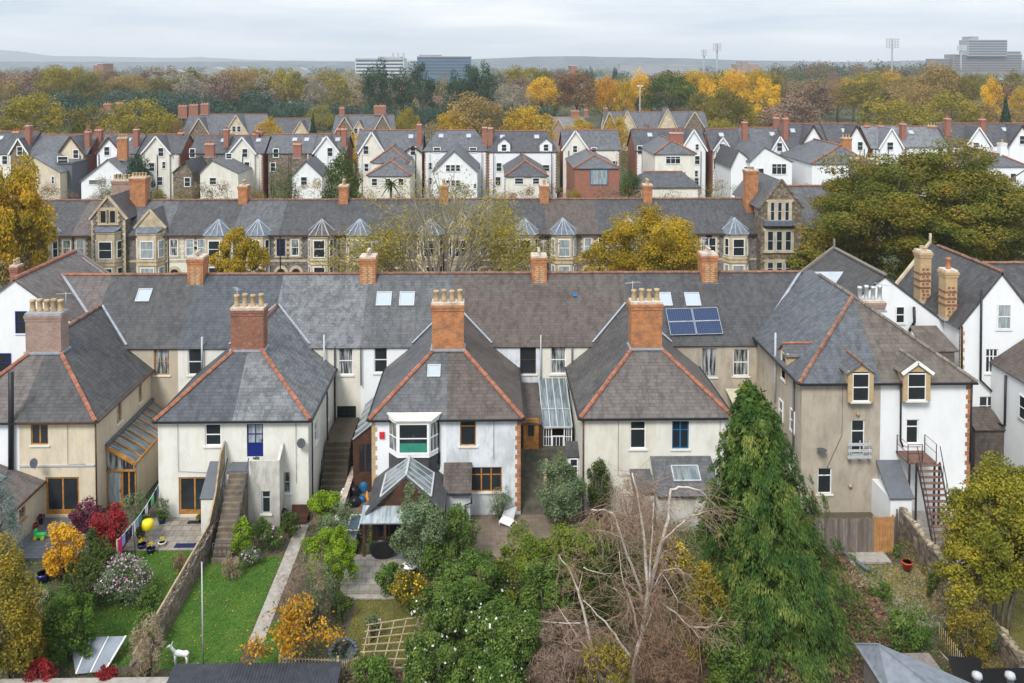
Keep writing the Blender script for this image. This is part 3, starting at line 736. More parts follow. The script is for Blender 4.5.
# -- B1, B2
B1 = house('off white house with blue grey slates, oak patio doors and a white sash upstairs', G1)
roB1 = main_block(B1, -22.4, -15.8, 'offw', 's_blue', [W_((188, 203, 349, 375), 'sash', 'whitef', 'd')])
annexe(B1, CX[1], -1, 'offw', 's_blue', [B_((205, 221, 424, 446), 'sash', 'whitef', 'd'), B_((179, 210, 477, 515), 'french', 'oak', 'd', True)])
pipe(B1, [at(202, 337, 64.1), at(202, 372, 64.1)], .07, 'ltgrey')
B2 = house('off white house with patchy pale slates and a dark blue upstairs door', G1)
roB2 = main_block(B2, -15.8, -9.2, 'cream2', 's_light', [W_((338, 353, 347, 375), 'sash', 'whitef', 'c'), W_((337, 356, 406, 422), 'georgian', 'black', 'd')])
annexe(B2, CX[1], 1, 'offw', 's_light', [B_((247, 263, 424, 457), 'halfdoor', 'bluep', 'p', True), B_((280, 290, 472, 493), 'sash', 'ltgrey', 'c')],
       [(2.2, 3.1, 3.6, 5.0, 'sash', 'whitef', 'd'), (6.2, 7.2, 3.4, 5.0, 'sash', 'whitef', 'd'), (4.2, 5.0, .6, 1.7, 'sash', 'whitef', 'd')])
chimney(B2, -16.9, -14.75, 58.5, 59.6, 9.35, 12.15, 'b_brown', 4, .85, pr=.17)
chimney(B2, -9.8, -8.6, 68.3, 69.7, 11.2, 13.4, 'b_orange', 3, .5, two='b_yellow', pr=.11, pm='pot_w')
pipe(B2, [at(324, 335, 64.0), (at(324, 335, 64.0).x, 64.0, 4)], .07, 'ltgrey'); pipe(B2, [(-11.0, 55.5, 6.2), (-11.0, 55.5, 0)], .05, 'black'); pipe(B2, [(-10.9, 60.2, 6), (-10.9, 60.2, 0)], .06, 'black')
pipe(B2, [(-11.05, 64.15, 7.8), (-11.05, 64.15, 0)], .06, 'black')
# -- C1, C2
C1 = house('white house with yellow quoins, an upstairs bay window and two rooflights', G1)
roC1 = main_block(C1, -9.2, -2.56, 'white', 's_grey', [W_((374, 387.5, 347, 373), 'sash', 'whitef', 'd')])
roc = annexe(C1, CX[2], -1, 'white', 's_grey', [], quoin='b_yellow', top_ridge='lead')
for px in (384, 407): rooflight(roC1, main_pt(px, 299), 1.15, 1.25, math.atan(SM), name='rooflight')
rooflight(roc, hip_pt(434, 371), .85, .9, math.atan(SH))
chimney(C1, -3.65, -1.55, 58.4, 59.5, 9.35, 12.45, 'b_orange', 4, .8, pr=.175)
pipe(C1, [(-9.15, 64.1, 7.8), (-9.15, 64.1, 5)], .05)
# bay window on C1
bx0, bx1, bz0, bz1 = rectY(388, 439, 419, 457, 54.3); mb = MB()
P0 = [(bx0 - .05, YB), (bx0 + .6, 54.15), (bx1 - .6, 54.15), (bx1 + .05, YB)]
def ringwall(mb, P, z0, z1, m=0):
    mb.ext([(x, y, z0) for x, y in P], (0, 0, z1 - z0), m)
ringwall(mb, P0, bz0, bz0 + .2)

bw = mb.build('bay_window', M['whitef'], C1); mb = MB(); ringwall(mb, P0, bz1 - .16, bz1); mb.build('bay_head', M['whitef'], bw)
ca, cb = P0[1], P0[2]; Lc = cb[0] - ca[0]
window(C1, ca, (1, 0), (0, Lc, bz0 + .2, bz1 - .16), 'sash', 'whitef', 'd', sill=None, rec=0, t=.13)
for (p, q) in ((P0[0], P0[1]), (P0[2], P0[3])):
    d = Vector((q[0] - p[0], q[1] - p[1])); L = d.length; d.normalize(); window(C1, p, (d.x, d.y), (0, L, bz0 + .2, bz1 - .16), 'sash', 'whitef', 'c', sill=None, rec=0, t=.12)
mb = MB(); mb.box(ca[0] + .15, cb[0] - .15, 54.145, 54.165, bz0 + .34, bz0 + .9); mb.build('blind', M['greenbl'], bw)
mb = MB(); mb.slab([(P0[0][0] - .1, YB, bz1 + .15), (P0[1][0] - .15, 54.0, bz1 + .02), (P0[2][0] + .15, 54.0, bz1 + .02), (P0[3][0] + .1, YB, bz1 + .15)], .1); mb.build('bay_roof', M['cream2'], bw)
mb = MB(); ringwall(mb, [(P0[0][0] + .02, YB), (P0[1][0] + .06, 54.25), (P0[2][0] - .06, 54.25), (P0[3][0] - .02, YB)], bz0 - 1.1, bz0); mb.build('bay_apron', M['s_dark'], bw)
pipe(C1, [at(438, 419, 54.9), at(439, 424, 54.85), at(439, 464, 54.85)], .05)
x0, x1, z0, z1 = rectY(379.5, 384.5, 432, 438.5, 54.95); mb = MB(); mb.box(x0, x1, 54.9, 54.99, z0, z1); mb.build('alarm_box', plain('red plastic', (.6, .03, .04), .4), C1)
# C1 garden room with the glass roof
gr_x0, gr_x1, gy0, gy1 = -6.75, -2.75, 50.8, 55.0
gx = (gr_x0 + gr_x1) / 2 - .0; ez, rz = 2.5, 4.2
mb = MB(); mb.slab([(gr_x0 - .3, gy0 - .2, ez - .1), (gr_x0 - .3, gy1, ez - .1), (gx, gy1, rz), (gx, gy0 + .7, rz)], .1); mb.slab([(gr_x1 + .3, gy0 - .2, ez - .1), (gr_x1 + .3, gy1, ez - .1), (gx, gy1, rz), (gx, gy0 + .7, rz)], .1)
gro = mb.build('garden_room_roof', M['s_dark'], C1)
mb = MB(); gl_ = MB()
for s_ in (-1, 1):
    ex = gr_x0 - .3 if s_ < 0 else gr_x1 + .3; P = lambda f, y: (gx + (ex - gx) * f, y, rz + (ez - .1 - rz) * f + .09)
    gl_.slab([P(.02, gy0 + .75), P(.62, gy0 + .45), P(.62, gy1 - .9), P(.02, gy1 - 1.2)], .03)
    for a, b in ((P(0, gy0 + .7), P(.64, gy0 + .4)), (P(.64, gy0 + .4), P(.64, gy1 - .85)), (P(.64, gy1 - .85), P(0, gy1 - 1.2))): mb.beam(a, b, .1, .06)
    for k in (1, 2, 3): 
        y = gy0 + .6 + (gy1 - gy0 - 1.7) * k / 4; mb.beam(P(0, y), P(.64, y - .02), .05, .05)
mb.beam((gx, gy0 + .6, rz + .12), (gx, gy1 - 1.1, rz + .12), .12, .08)
mb.build('glazing_bar', M['ltgrey'], gro); gl_.build('roof_glass', M['glass_r'], gro)
mb = MB(); mb.ext([(gr_x0, gy0 + .5, ez), (gr_x1, gy0 + .5, ez), (gx, gy0 + .5, rz - .15)], (0, .1, 0)); mb.build('gable_boards', M['oakdk'], gro)
mb = MB(); mb.slab([(gr_x0 - .5, gy0 - .75, 2.15), (gr_x0 + 2.6, gy0 - .75, 2.15), (gr_x0 + 2.6, gy0 + .55, 2.55), (gr_x0 - .5, gy0 + .55, 2.55)], .08); mb.build('porch_canopy', M['glass_p'], gro)
mb = MB()
for x in (gr_x0 - .3, gr_x0 + .9, gr_x1): mb.box(x - .07, x + .07, gy0 - .65, gy0 - .51, 0, 2.15)
mb.build('porch_post', M['oakdk'], C1)
mb = MB(); mb.box(gr_x0, gr_x0 + .12, gy0 + .5, gy1, 0, ez); mb.box(gr_x1 - .12, gr_x1, gy0 + .5, gy1, 0, ez); mb.box(gr_x0, gr_x1, gy0 + .5, gy0 + .62, 0, .6); mb.box(gr_x0 + 1.9, gr_x1 - .12, gy0 + .5, gy0 + .62, .6, ez - .05); mb.build('garden_room_wall', M['oakdk'], C1)
window(C1, (gr_x0 + .12, gy0 + .5), (1, 0), (0, 1.8, .6, ez - .05), 'cross', 'oakdk', 'd', sill=None, rec=0)
C2 = house('patchy white house with brown slates and two oak framed windows', G1)
roC2 = main_block(C2, -2.56, 4.0, 'patchw', 's_brown', [W_((520, 536, 346, 374), 'sash', 'oakdk', 'd')])
annexe(C2, CX[2], 1, 'patchw', 's_brown', [B_((460, 476, 418, 446), 'top', 'oak', 'd'), B_((470.5, 502, 467, 492), 'triple', 'oak', 'd')], quoin='b_orange', top_ridge='lead')
chimney(C2, 3.45, 4.6, 68.3, 69.7, 11.2, 13.4, 'b_orange', 4, .45, two='b_yellow', pr=.1, pm='pot_w')
rooflight(roC2, main_pt(575, 295), .3, .35, math.atan(SM), frame='bluef', name='roof_vent', gl='bluef')
# slate lean-to joining garden room (C2)
xa, xb = -2.5, -.85; zt = 3.4
mb = MB(); mb.slab([(xa - .2, 53.2, 2.3), (xb - .1, 53.2, 2.3), (xb - .1, 55, zt), (xa - .2, 55, zt)], .1); lr = mb.build('lean_to_roof', M['s_brown'], C2)
mb = MB(); wallface(mb, (xa, 53.5), (1, 0), xb - xa - .2, 0, 2.35); wallface(mb, (xb - .2, 53.5), (0, 1), 1.5, 0, 2.35); mb.build('lean_to_wall', M['patchw'], C2)
pipe(C2, [(xa + .2, 53.15, 2.28), (xb - .15, 53.15, 2.25), (xb - .1, 53.2, 1.7), (xb - .5, 53.35, 1.5), (xb - .5, 53.4, .2)], .05)
# -- passage rooms between C2 and D1
mb = MB(); x0, x1 = 2.12, 3.7; mb.slab([(x0, 58.6, 4.35), (x1, 58.6, 4.35), (x1, 64.2, 5.1), (x0, 64.2, 5.1)], .1); mb.build('passage_roof', M['s_brown'], C2)
mb = MB(); mb.ext([(2.12, 55.2, 0), (2.12, 58.8, 2.62), (2.12, 64, 2.62), (2.12, 64, 0)], (3.6, 0, 0)); mb.build('passage_ramp', plain('mossy path', (.07, .065, .045), .9, var=.4), C2)
mb = MB(); mb.box(x0, x1, 58.8, 58.9, 0, 4.3); mb.build('passage_wall', M['oakdk'], C2)
xx0, xx1, zz0, zz1 = rectY(523.5, 538.5, 418, 452, 58.8); window(C2, (xx0, 58.8), (1, 0), (0, xx1 - xx0, zz0, zz1), 'plain', 'oak', 'oak', door=True, rec=-.1, name='side_door')
xx0, xx1, zz0, zz1 = rectY(528, 534, 423, 436, 58.6); mb = MB(); mb.box(xx0, xx1, 58.62, 58.66, zz0, zz1); mb.build('door_pane', M['glass'], C2)
D1 = house('cream rendered house with mossy brown slates and a small white window above a dark shrub', G1)
roD1 = main_block(D1, 4.0, 10.6, 'cream2', 's_brown', [W_((550.5, 566, 346, 374), 'sash', 'whitef', 'c')])
annexe(D1, CX[3], -1, 'cream2', 's_taupe', [B_((630, 646, 421, 449), 'top', 'whitef', 'd')], [(1.0, 1.9, 3.9, 5.2, 'sash', 'whitef', 'd')], rm2='s_moss')
chimney(D1, 9.55, 11.6, 58.4, 59.5, 9.35, 12.45, 'b_orange', 4, .8, pr=.175)
pipe(D1, [(3.9, 64.15, 8.6), (3.9, 64.15, 5)], .05, 'ltgrey'); pipe(D1, [at(572, 345, 64.1), at(572, 380, 64.1)], .05, 'dgrey'); pipe(D1, [(6.0, 54.9, 6.1), (6.0, 54.9, 0)], .05, 'oakdk')
# white conservatory
mb = MB(); x0, x1 = 3.75, 5.7; mb.slab([(x0, 59.0, 3.9), (x1, 59.0, 3.9), (x1, 64.2, 5.4), (x0, 64.2, 5.4)], .05); cg = mb.build('conservatory_roof', M['glass_r'], D1)
mb = MB()
for k in range(5): x = x0 + (x1 - x0) * k / 4; mb.beam((x, 59, 3.95), (x, 64.2, 5.45), .07, .06)
mb.beam((x0, 59, 3.93), (x1, 59, 3.93), .1, .1); mb.beam((x0, 60.8, 4.47), (x1, 60.8, 4.47), .06, .06); mb.build('glazing_bar', M['ltgrey'], cg)
window(D1, (x0, 59.1), (1, 0), (0, .6, 1.4, 3.85), 'georgian', 'whitef', 'd', sill=None, rec=0); window(D1, (x0, 59.1), (1, 0), (.6, 1.4, .3, 3.3), 'georgian', 'whitef', 'd', door=True, rec=0); window(D1, (x0, 59.1), (1, 0), (1.4, 1.95, 1.4, 3.85), 'georgian', 'whitef', 'd', sill=None, rec=0)
mb = MB(); mb.box(x0, x1, 59.12, 59.3, 0, 1.4); mb.build('conservatory_wall', M['offw'], D1)
mb = MB(); wallface(mb, (5.2, 56.6), (1, 0), .75, 0, 3.0); wallface(mb, (5.2, 57.8), (0, -1), 1.2, 0, 3.0); mb.slab([(5.1, 56.5, 3.0), (5.95, 56.5, 3.0), (5.95, 57.8, 3.5), (5.1, 57.8, 3.5)], .08, 1); mb.build('side_porch', [M['offw'], M['s_dark']], D1)
window(D1, (5.2, 56.6), (1, 0), (.1, .65, 1.2, 2.9), 'top', 'whitef', 'd', sill=None, rec=-.07)
D2 = house('cream and taupe house with a teal blue window and solar panels on its roof', G1)
roD2 = main_block(D2, 10.6, 17.25, 'taupe', 's_dark', [W_((701.5, 717, 348, 377), 'case', 'ltgrey', 'c')])
annexe(D2, CX[3], 1, 'offw', 's_taupe', [B_((672, 689, 421, 449), 'cross', 'bluef', 'd')])
chimney(D2, 16.65, 17.85, 68.3, 69.7, 11.2, 13.5, 'b_orange', 5, .5, two='b_yellow', pr=.1, pm='pot_w')
for px in (664, 692.5): rooflight(roD2, main_pt(px, 299.5), 1.15, 1.2, math.atan(SM))
# lean-to with rooflight behind the cypress
xa, xb = XA(654, 54), XA(716, 54); mb = MB(); mb.slab([(xa, 52.6, 2.3), (xb, 52.6, 2.3), (xb, 55, 3.7), (xa, 55, 3.7)], .1); mb.slab([(xa - 1.3, 53.3, 2.2), (xa - .02, 53.3, 2.2), (xa - .02, 55, 2.9), (xa - 1.3, 55, 2.9)], .1)
lr = mb.build('lean_to_roof', M['s_grey'], D2)
rooflight(lr, ((xa + xb) / 2 + .1, 53.9, 2.3 + 1.3 * 1.4 / 2.4 + .02), 1.7, 1.1, math.atan(1.4 / 2.4), gl='glass_r')
mb = MB(); wallface(mb, (xa, 52.9), (1, 0), xb - xa, 0, 2.4); wallface(mb, (xa - 1.25, 53.5), (1, 0), 1.25, 0, 2.2); mb.build('lean_to_wall', M['blockw'], D2)
mb = MB(); mb.slab([(17.4, 58.2, 3.6), (19.6, 58.2, 3.6), (19.6, 64.1, 4.6), (17.4, 64.1, 4.6)], .06); mb.build('corrugated_lean_to', plain('pale corrugated roof', (.55, .50, .36), .6), D2)
# solar panels: four on a rack
s4 = thing('solar_panel_array', 'four blue solar panels in white frames on the terrace roof', 'solar panels', main_pt(693, 322))
def solar():
    m, t, b = _new('solar cells'); uv = node(t, 'ShaderNodeUVMap').outputs[0]
    br = node(t, 'ShaderNodeTexBrick', {'Vector': uv, 'Color1': (.006, .02, .07, 1), 'Color2': (.008, .024, .085, 1), 'Mortar': (.10, .13, .2, 1), 'Scale': 1.0, 'Mortar Size': .008, 'Brick Width': .17, 'Row Height': .17}, offset=0.0)
    t.links.new(br.outputs[0], b.inputs['Base Color']); b.inputs['Roughness'].default_value = .15; return m
SOL = solar(); c0, c1_, c2_, c3_ = [main_pt(*p) for p in ((665, 310), (717, 308.5), (723, 335), (670, 336.5))]
nn = Vector((0, -SM, 1)).normalized()
for i in range(2):
    for j in range(2):
        A = lambda u, v: (c0.lerp(c1_, u)).lerp(c3_.lerp(c2_, u), v) + nn * .16
        P = [A(i / 2 + .01, j / 2 + .01), A(i / 2 + .49, j / 2 + .01), A(i / 2 + .49, j / 2 + .49), A(i / 2 + .01, j / 2 + .49)]
        mb = MB(); mb.ext(P, -nn * .04); pn = mb.build('panel', SOL, s4)
        mb = MB()
        for k in range(4): mb.beam(P[k], P[(k + 1) % 4], .04, .05, up=nn)
        mb.build('frame', M['lead'], pn)
# -- house 5 (pair with different roofs) and the right wing
HX0, HXP, HX1 = 19.75, 24.75, 30.5; E5, R5, Y5, RX = 8.5, 12.3, 60.5, 25.2
E1 = house('tall beige roughcast house with grey slates and two gabled dormers, beside the cypress')
main_block(E1, 17.25, 21.0, 'taupe', 's_dark', [W_((733, 749, 349, 376), 'sash', 'whitef', 'c')], roof_poly=[(17.25, YW - .18, ZE - .15), (19.9, YW - .18, ZE - .15), (24.6, YR, ZR), (17.25, YR, ZR)], ridge_x=(17.25, 24.8))
bwins = [B_((851, 865, 420, 457), 'top', 'whitef', 'd', True), B_((817.5, 832, 468, 494), 'top', 'whitef', 'd')]
mb = MB(); wallface(mb, (HX0, YB), (1, 0), HXP - HX0, 0, E5, [(a - HX0, b - HX0, c_, d_) for a, b, c_, d_, *_ in bwins])
wallface(mb, (HX0, YW), (0, -1), YW - YB, 0, E5, m=0)
mb.build('extension_wall', [M['taupe'], M['cream2']], E1)
for (a, b, c_, d_, st, fm, gl, *k) in bwins: window(E1, (HX0, YB), (1, 0), (a - HX0, b - HX0, c_, d_), st, fm, gl, sill=None if k else 'offw', door=bool(k))
for u, z in ((7.4, 4.6), (5.2, 4.4), (7.4, 2.0)): window(E1, (HX0, YW), (0, -1), (u, u + .8, z, z + 1.4), 'sash', 'whitef', 'd', rec=-.07, sill='whitef')
S5 = (R5 - E5) / (RX - HX0); SH5 = (R5 - E5) / (Y5 - YB); S5r = (R5 - E5) / (HX1 - RX)
e = .25; zb = E5 - e * SH5
r = MB(); r.slab([(HX0 - e, YB - e, zb), (HXP, YB - e, zb), (RX - .15, Y5 - .1, R5 - .07), (RX, Y5, R5)], .12)
r.slab([(HX0 - e, YB - e, zb), (RX, Y5, R5), (RX, 68.6, R5), (24.75, YR, ZR), (HX0 - e, YW, E5 - e * S5)], .12)
ro5 = r.build('extension_roof', M['s_blue'] if False else slate('slate grey blue', (.12, .13, .15), (.145, .155, .175), samt=.3, stain=(.20, .21, .215), moss=(.17, .17, .13), mamt=-.02), E1)
q = MB(); ridge(q, (HX0 - e, YB - e, zb + .06), (RX, Y5, R5 + .05), .15); q.build('hip_tiles', M['ridge_old'], ro5)
q = MB(); ridge(q, (RX, Y5, R5 + .04), (RX, 66.8, R5 + .04), .13); q.build('ridge_tiles', M['fence'], ro5)
v = MB(); v.beam((19.7, YW, ZE + .25), (24.6, YR, ZR + .1), .2, .03); v.build('valley_lead', M['lead'], ro5)
gm = MB(); gm.beam((HX0 - e, YB - e - .06, zb - .04), (HXP, YB - e - .06, zb - .04), .12, .12); gm.beam((HX0 - e - .05, YB - e, zb - .04), (HX0 - e - .05, YW, zb - .04), .12, .1); gm.build('gutter', M['black'], E1)
for q_ in ([(HX0 - .08, YB + 1.2, E5), (HX0 - .08, YB + 1.2, 0)], [(HX0 - .12, 59.8, 10), (HX0 - .12, 59.8, 5.2)]): pipe(E1, q_, .07, 'dgrey' if q_[0][2] < 9 else 'ltgrey')
def dormer(h, cx, fy, z0, z1, hw, bm, style='sash', qm='b_yellow', rm='s_grey', fm='whitef', deep=2.6, tile='ridge_old', nrm=(0, -1)):
    """wall dormer: brick gable, window, small pitched roof running back; nrm = facing"""
    d = (-nrm[1], nrm[0]); o = (cx - d[0] * hw, fy - d[1] * hw) if nrm[0] == 0 else (fy, cx - d[1] * hw)
    P = lambda u, q, z: (o[0] + d[0] * u + nrm[0] * q, o[1] + d[1] * u + nrm[1] * q, z)
    mb = MB(); W2 = hw * 2; az = z1 + hw * .75
    obox(mb, o, d, 0, .28, -.1, .05, z0 - .05, z1 + .1); obox(mb, o, d, W2 - .28, W2, -.1, .05, z0 - .05, z1 + .1)
    mb.ext([P(0, .05, z1 + .1), P(W2, .05, z1 + .1), P(hw, .05, az)], (-nrm[0] * .15, -nrm[1] * .15, 0)); mb.ext([P(0, -.1, z1 - .9), P(0, -deep, z1 + .1), P(0, -.1, z1 + .1)], (d[0] * .1, d[1] * .1, 0)); mb.ext([P(W2, -.1, z1 - .9), P(W2, -deep, z1 + .1), P(W2, -.1, z1 + .1)], (-d[0] * .1, -d[1] * .1, 0))
    dm = mb.build('dormer', M[bm], h)
    mb = MB()
    for s_ in (-1, 1):
        ue = hw + s_ * (hw + .15); mb.slab([P(ue, .15, z1 - .02), P(hw, .15, az + .08), P(hw, -deep - .6, az + .08), P(ue, -deep, z1 - .02)], .08)
    mb.build('dormer_roof', M[rm], dm)
    mb = MB(); ridge(mb, P(hw, .15, az + .12), P(hw, -deep - .6, az + .12), .09); mb.build('dormer_ridge', M['fence' if tile == 'whitef' else tile], dm)
    if tile == 'whitef':
        mb = MB()
        for s_ in (-1, 1): mb.beam(P(hw + s_ * (hw + .15), .18, z1), P(hw, .18, az + .1), .06, .2)
        mb.build('barge_board', M['whitef'], dm)
    window(h, o, d, (.26, W2 - .26, z0, z1), style, fm, 'd', sill='offw', rec=-.02)
x0, x1, z0, z1 = rectY(850, 866, 371, 399, YB); dormer(E1, (x0 + x1) / 2, YB - .4, z0, z1, .8, 'b_yellow')
dormer(E1, 58.4, HX0, 7.3, 9.1, .7, 'b_yellow', nrm=(-1, 0), tile='ridge')
mb = MB(); bx = (rectY(847, 871, 440, 460, 54.7)); 
for k in range(3): z = bx[2] + .15 + k * .4; mb.box(bx[0], bx[1], 54.55, 54.6, z, z + .17)
for x in (bx[0] + .1, bx[1] - .16, (bx[0] + bx[1]) / 2): mb.box(x, x + .06, 54.6, 54.98, bx[2], bx[2] + .06); mb.box(x, x + .06, 54.6, 54.66, bx[2], bx[3])
mb.build('juliet_balcony', M['ltgrey'], E1)
for p in ((858, 414), (850.5, 486)): a = at(*p, 54.9); mb = MB(); mb.blob(a, .13, n=8); mb.build('wall_lamp', M['pot'], E1)
a = at(822, 451, 54.6); mb = MB(); mb.lathe((a.x, a.y, a.z), [(.03, 0), (.3, .06), (.32, .08)], 10); mb.build('satellite_dish', M['dgrey'], E1)
E2 = house('tall white house with brown tiles, a gabled dormer and iron steps to an upper door')
bwins = [B_((906, 919, 419.5, 444), 'top', 'whitef', 'd')]
mb = MB(); wallface(mb, (HXP, YB), (1, 0), HX1 - HXP, 0, E5, [(a - HXP, b - HXP, c_, d_) for a, b, c_, d_, *_ in bwins]); wallface(mb, (HX1, YB), (0, 1), 10, 0, E5)
quoins(mb, HX1 - .0, YB, .3, E5 - .1, 1 if False else -1, m=1); mb.build('extension_wall', [M['white'], M['b_orange']], E2)
for (a, b, c_, d_, st, fm, gl) in bwins: window(E2, (HXP, YB), (1, 0), (a - HXP, b - HXP, c_, d_), st, fm, gl, sill='whitef')
r = MB(); r.slab([(HXP, YB - e, zb), (HX1 + e, YB - e, zb), (RX, Y5, R5), (RX - .15, Y5 - .1, R5 - .07)], .12)
r.slab([(HX1 + e, YB - e, zb), (HX1 + e, 66, E5 - e * S5r), (RX, 66, R5), (RX, Y5, R5)], .12); re2 = r.build('extension_roof', M['t_brown'], E2)
q = MB(); ridge(q, (HX1 + e, YB - e, zb + .05), (RX, Y5, R5 + .04), .12); q.build('hip_tiles', M['fence'], re2)
gm = MB(); gm.beam((HXP, YB - e - .06, zb - .04), (HX1 + e, YB - e - .06, zb - .04), .12, .12); gm.build('gutter', M['black'], E2)
x0, x1, z0, z1 = rectY(906, 921, 371, 398, YB); dormer(E2, (x0 + x1) / 2, YB - .4, z0, z1, .85, 'b_yellow', rm='t_brown', tile='whitef')
chimney(E2, RX + .25, RX + 2.1, 60.2, 60.9, 11.3, 12.0, 'b_old', 4, 1.0, pr=.16, pm='steelpot')
pipe(E2, [at(901, 381, 54.8), at(900.5, 440, 54.8), at(903, 447, 54.8)], .06); pipe(E2, [at(972, 381, 54.8), at(970, 462, 54.8)], .06)
# wing with the tall gable
W2X, W2E = 29.1, 22.6
mb = MB(); mb.ext([(W2E, YW, ZE), (35.6, YW, ZE), (W2X, YW, WGZ)], (0, .2, 0)); mb.ext([(W2E, YF, ZE), (35.6, YF, ZE), (W2X, YF, WGZ)], (0, -.2, 0)); wallface(mb, (21, YW), (1, 0), 14.6, 0, ZE); wallface(mb, (35.6, YF), (-1, 0), 18.35, 0, ZE); wallface(mb, (35.6, YW), (0, 1), YF - YW, 0, ZE)
mb.build('wall', M['white'], E2)
x0, x1, z0, z1 = rectY(895, 904.5, 306, 323, YW); window(E2, (x0, YW), (1, 0), (0, x1 - x0, z0, z1), 'sash', 'whitef', 'd', sill='whitef', rec=-.07)
r = MB()
for xe in (W2E - .2, 35.8): r.slab([(W2X, YW - .1, WGZ), (W2X, YF + .2, WGZ), (xe, YF + .2, ZE - .15), (xe, YW - .1, ZE - .15)], .12)
rw = r.build('roof', slate('slate dark mossy', (.075, .07, .068), (.09, .085, .08), samt=.3, stain=(.15, .14, .12), moss=(.15, .14, .09), mamt=.0), E2)
r = MB(); r.slab([(24.9, YR, ZR + .02), (27.97, YR, ZR + .02), (23, YW + .3, ZE + .3), (22.6, YW + .3, ZE + .3)], .06); r.build('coated_roof', plain('pale roof coating', (.42, .45, .50), .6), rw)
q = MB(); q.beam((W2X, YF + .15, WGZ + .08), (W2E, YF + .15, ZE + .1), .35, .18); q.beam((W2X, YF, WGZ + .06), (W2X, YW - .1, WGZ + .06), .3, .12); q.beam((W2X, YF + .15, WGZ + .1), (W2X, YF + .15, WGZ + .8), .14, .14); q.build('verge_coping', M['fence'], rw)
pipe(E2, [at(914, 307, 64.1), at(914.5, 322, 64.1), at(909, 331, 64.1)], .1)
mb = MB(); mb.slab([(30.4, 60.9, 8.3), (32.9, 60.9, 8.3), (32.3, 63.0, 9.5), (30.4, 63.0, 9.5)], .1); mb.box(30.6, 32.6, 61.0, 64.2, 0, 8.3); mb.build('side_annexe', [M['t_brown']], E2)
# slate lean-to and its wall at foot of the party line
xa, xb = 24.45, 26.6
mb = MB(); mb.slab([(24.5, 55, 3.35), (26.0, 55, 3.35), (25.65, 52.2, 2.25), (24.15, 52.2, 2.25)], .08); mb.build('lean_to_roof', M['felt'], E2)
mb = MB(); mb.box(24.25, 25.55, 52.35, 54.98, 0, 2.15); mb.build('lean_to_wall', M['white'], E2)
# ---------------------------------------------------------------- neighbouring terrace on the right
NB = house('white house at the right edge with a tall gable and two banded yellow chimneys')
NX, NZ, NYg, NE_ = 36.4, 13.6, 62.0, 9.9; NL = 33.5; sl = (NZ - NE_) / (NX - NL)
nw = [rectY(985.5, 998.5, 349, 373, NYg) + ('triple', 'whitef', 'd'), rectY(979, 996.5, 396.5, 426, NYg) + ('cross', 'whitef', 'd'), rectY(996.5, 1011, 304, 329, NYg) + ('sash', 'whitef', 'p')]
mb = MB(); wallface(mb, (NL, NYg), (1, 0), 12, 0, NE_, [(a - NL, b - NL, c_, d_) for a, b, c_, d_, *_ in nw if d_ < NE_]); wallface(mb, (NL, 72), (0, -1), 10, 0, NE_)
xr = NX + (NX - NL)
mb.ext([(NL, NYg, NE_), (xr, NYg, NE_), (NX, NYg, NZ)], (0, .2, 0)); mb.ext([(NL, 72, NE_), (xr, 72, NE_), (NX, 72, NZ)], (0, -.2, 0)); quoins(mb, NL, NYg, 4, NE_ - .1, 1, m=1)
mb.build('wall', [M['white'], M['b_yellow']], NB)
for a, b, c_, d_, st, fm, gl in nw: window(NB, (NL, NYg), (1, 0), (a - NL, b - NL, c_, d_), st, fm, gl, sill='whitef', rec=.09 if d_ < NE_ else -.07)
r = MB()
for s_ in (-1, 1): xe = NX + s_ * (NX - NL + .25); r.slab([(NX, NYg - .1, NZ), (NX, 72.2, NZ), (xe, 72.2, NE_ - .3), (xe, NYg - .1, NE_ - .3)], .12)
r.slab([(38, 63, 8.2), (50, 63, 8.2), (50, 69, 12.6), (38, 69, 12.6)], .12); rn = r.build('roof', M['s_dark'], NB)
q = MB(); ridge(q, (NX, NYg, NZ + .05), (NX, 71, NZ + .05)); ridge(q, (NX, 69, 12.68), (50, 69, 12.68)); q.build('ridge_tiles', M['ridge_old'], rn)
q = MB(); q.beam((NX, 72.2, NZ + .08), (NL - .3, 72.2, NE_ - .2), .3, .16); q.beam((NX, 72.2, NZ), (NX, 72.2, NZ + .8), .15, .15); q.build('verge_coping', M['stone'], rn)
chimney(NB, 33.2, 34.05, 63.5, 64.5, 9.7, 13.3, 'b_yellow', 1, .9, pr=.16, pm='pot_r', two='b_brown', bands=3, corb=.1)
chimney(NB, 33.2, 34.05, 67.3, 68.3, 9.9, 13.9, 'b_yellow', 2, .3, pr=.16, two='b_brown', bands=3, corb=.1)
pipe(NB, [at(981.5, 290, 61.8), at(980.5, 380, 61.8), at(1002, 401, 61.8), at(1002, 440, 61.8)], .08); pipe(NB, [at(962, 326, 61.8), at(962, 370, 61.8)], .06)
mb = MB(); mb.slab([(33.6, 60.0, 3.1), (36.2, 60.0, 3.1), (35.6, 61.9, 4.0), (33.6, 61.9, 4.0)], .08); mb.box(33.7, 36, 60.2, 61.9, 0, 3.1); mb.build('side_porch', M['s_brown'], NB)
NB2 = house('low white back wing with a brown slate roof, cut off by the right edge')
xl = XA(1004, 58.5, 380) + 1.1; mb = MB(); wallface(mb, (xl, 61.9), (0, -1), 8.4, 0, 7.3); wallface(mb, (xl, 53.5), (1, 0), 6, 0, 7.3); mb.build('wall', M['white'], NB2)
mb = MB(); mb.slab([(xl - .2, 53.2, 7.2), (xl - .2, 61.9, 7.2), (xl + 4, 61.9, 10), (xl + 4, 56, 10)], .12); mb.slab([(xl - .2, 53.2, 7.2), (xl + 4, 56, 10), (xl + 8, 53.2, 7.2)], .12); mb.build('roof', M['s_brown'], NB2)
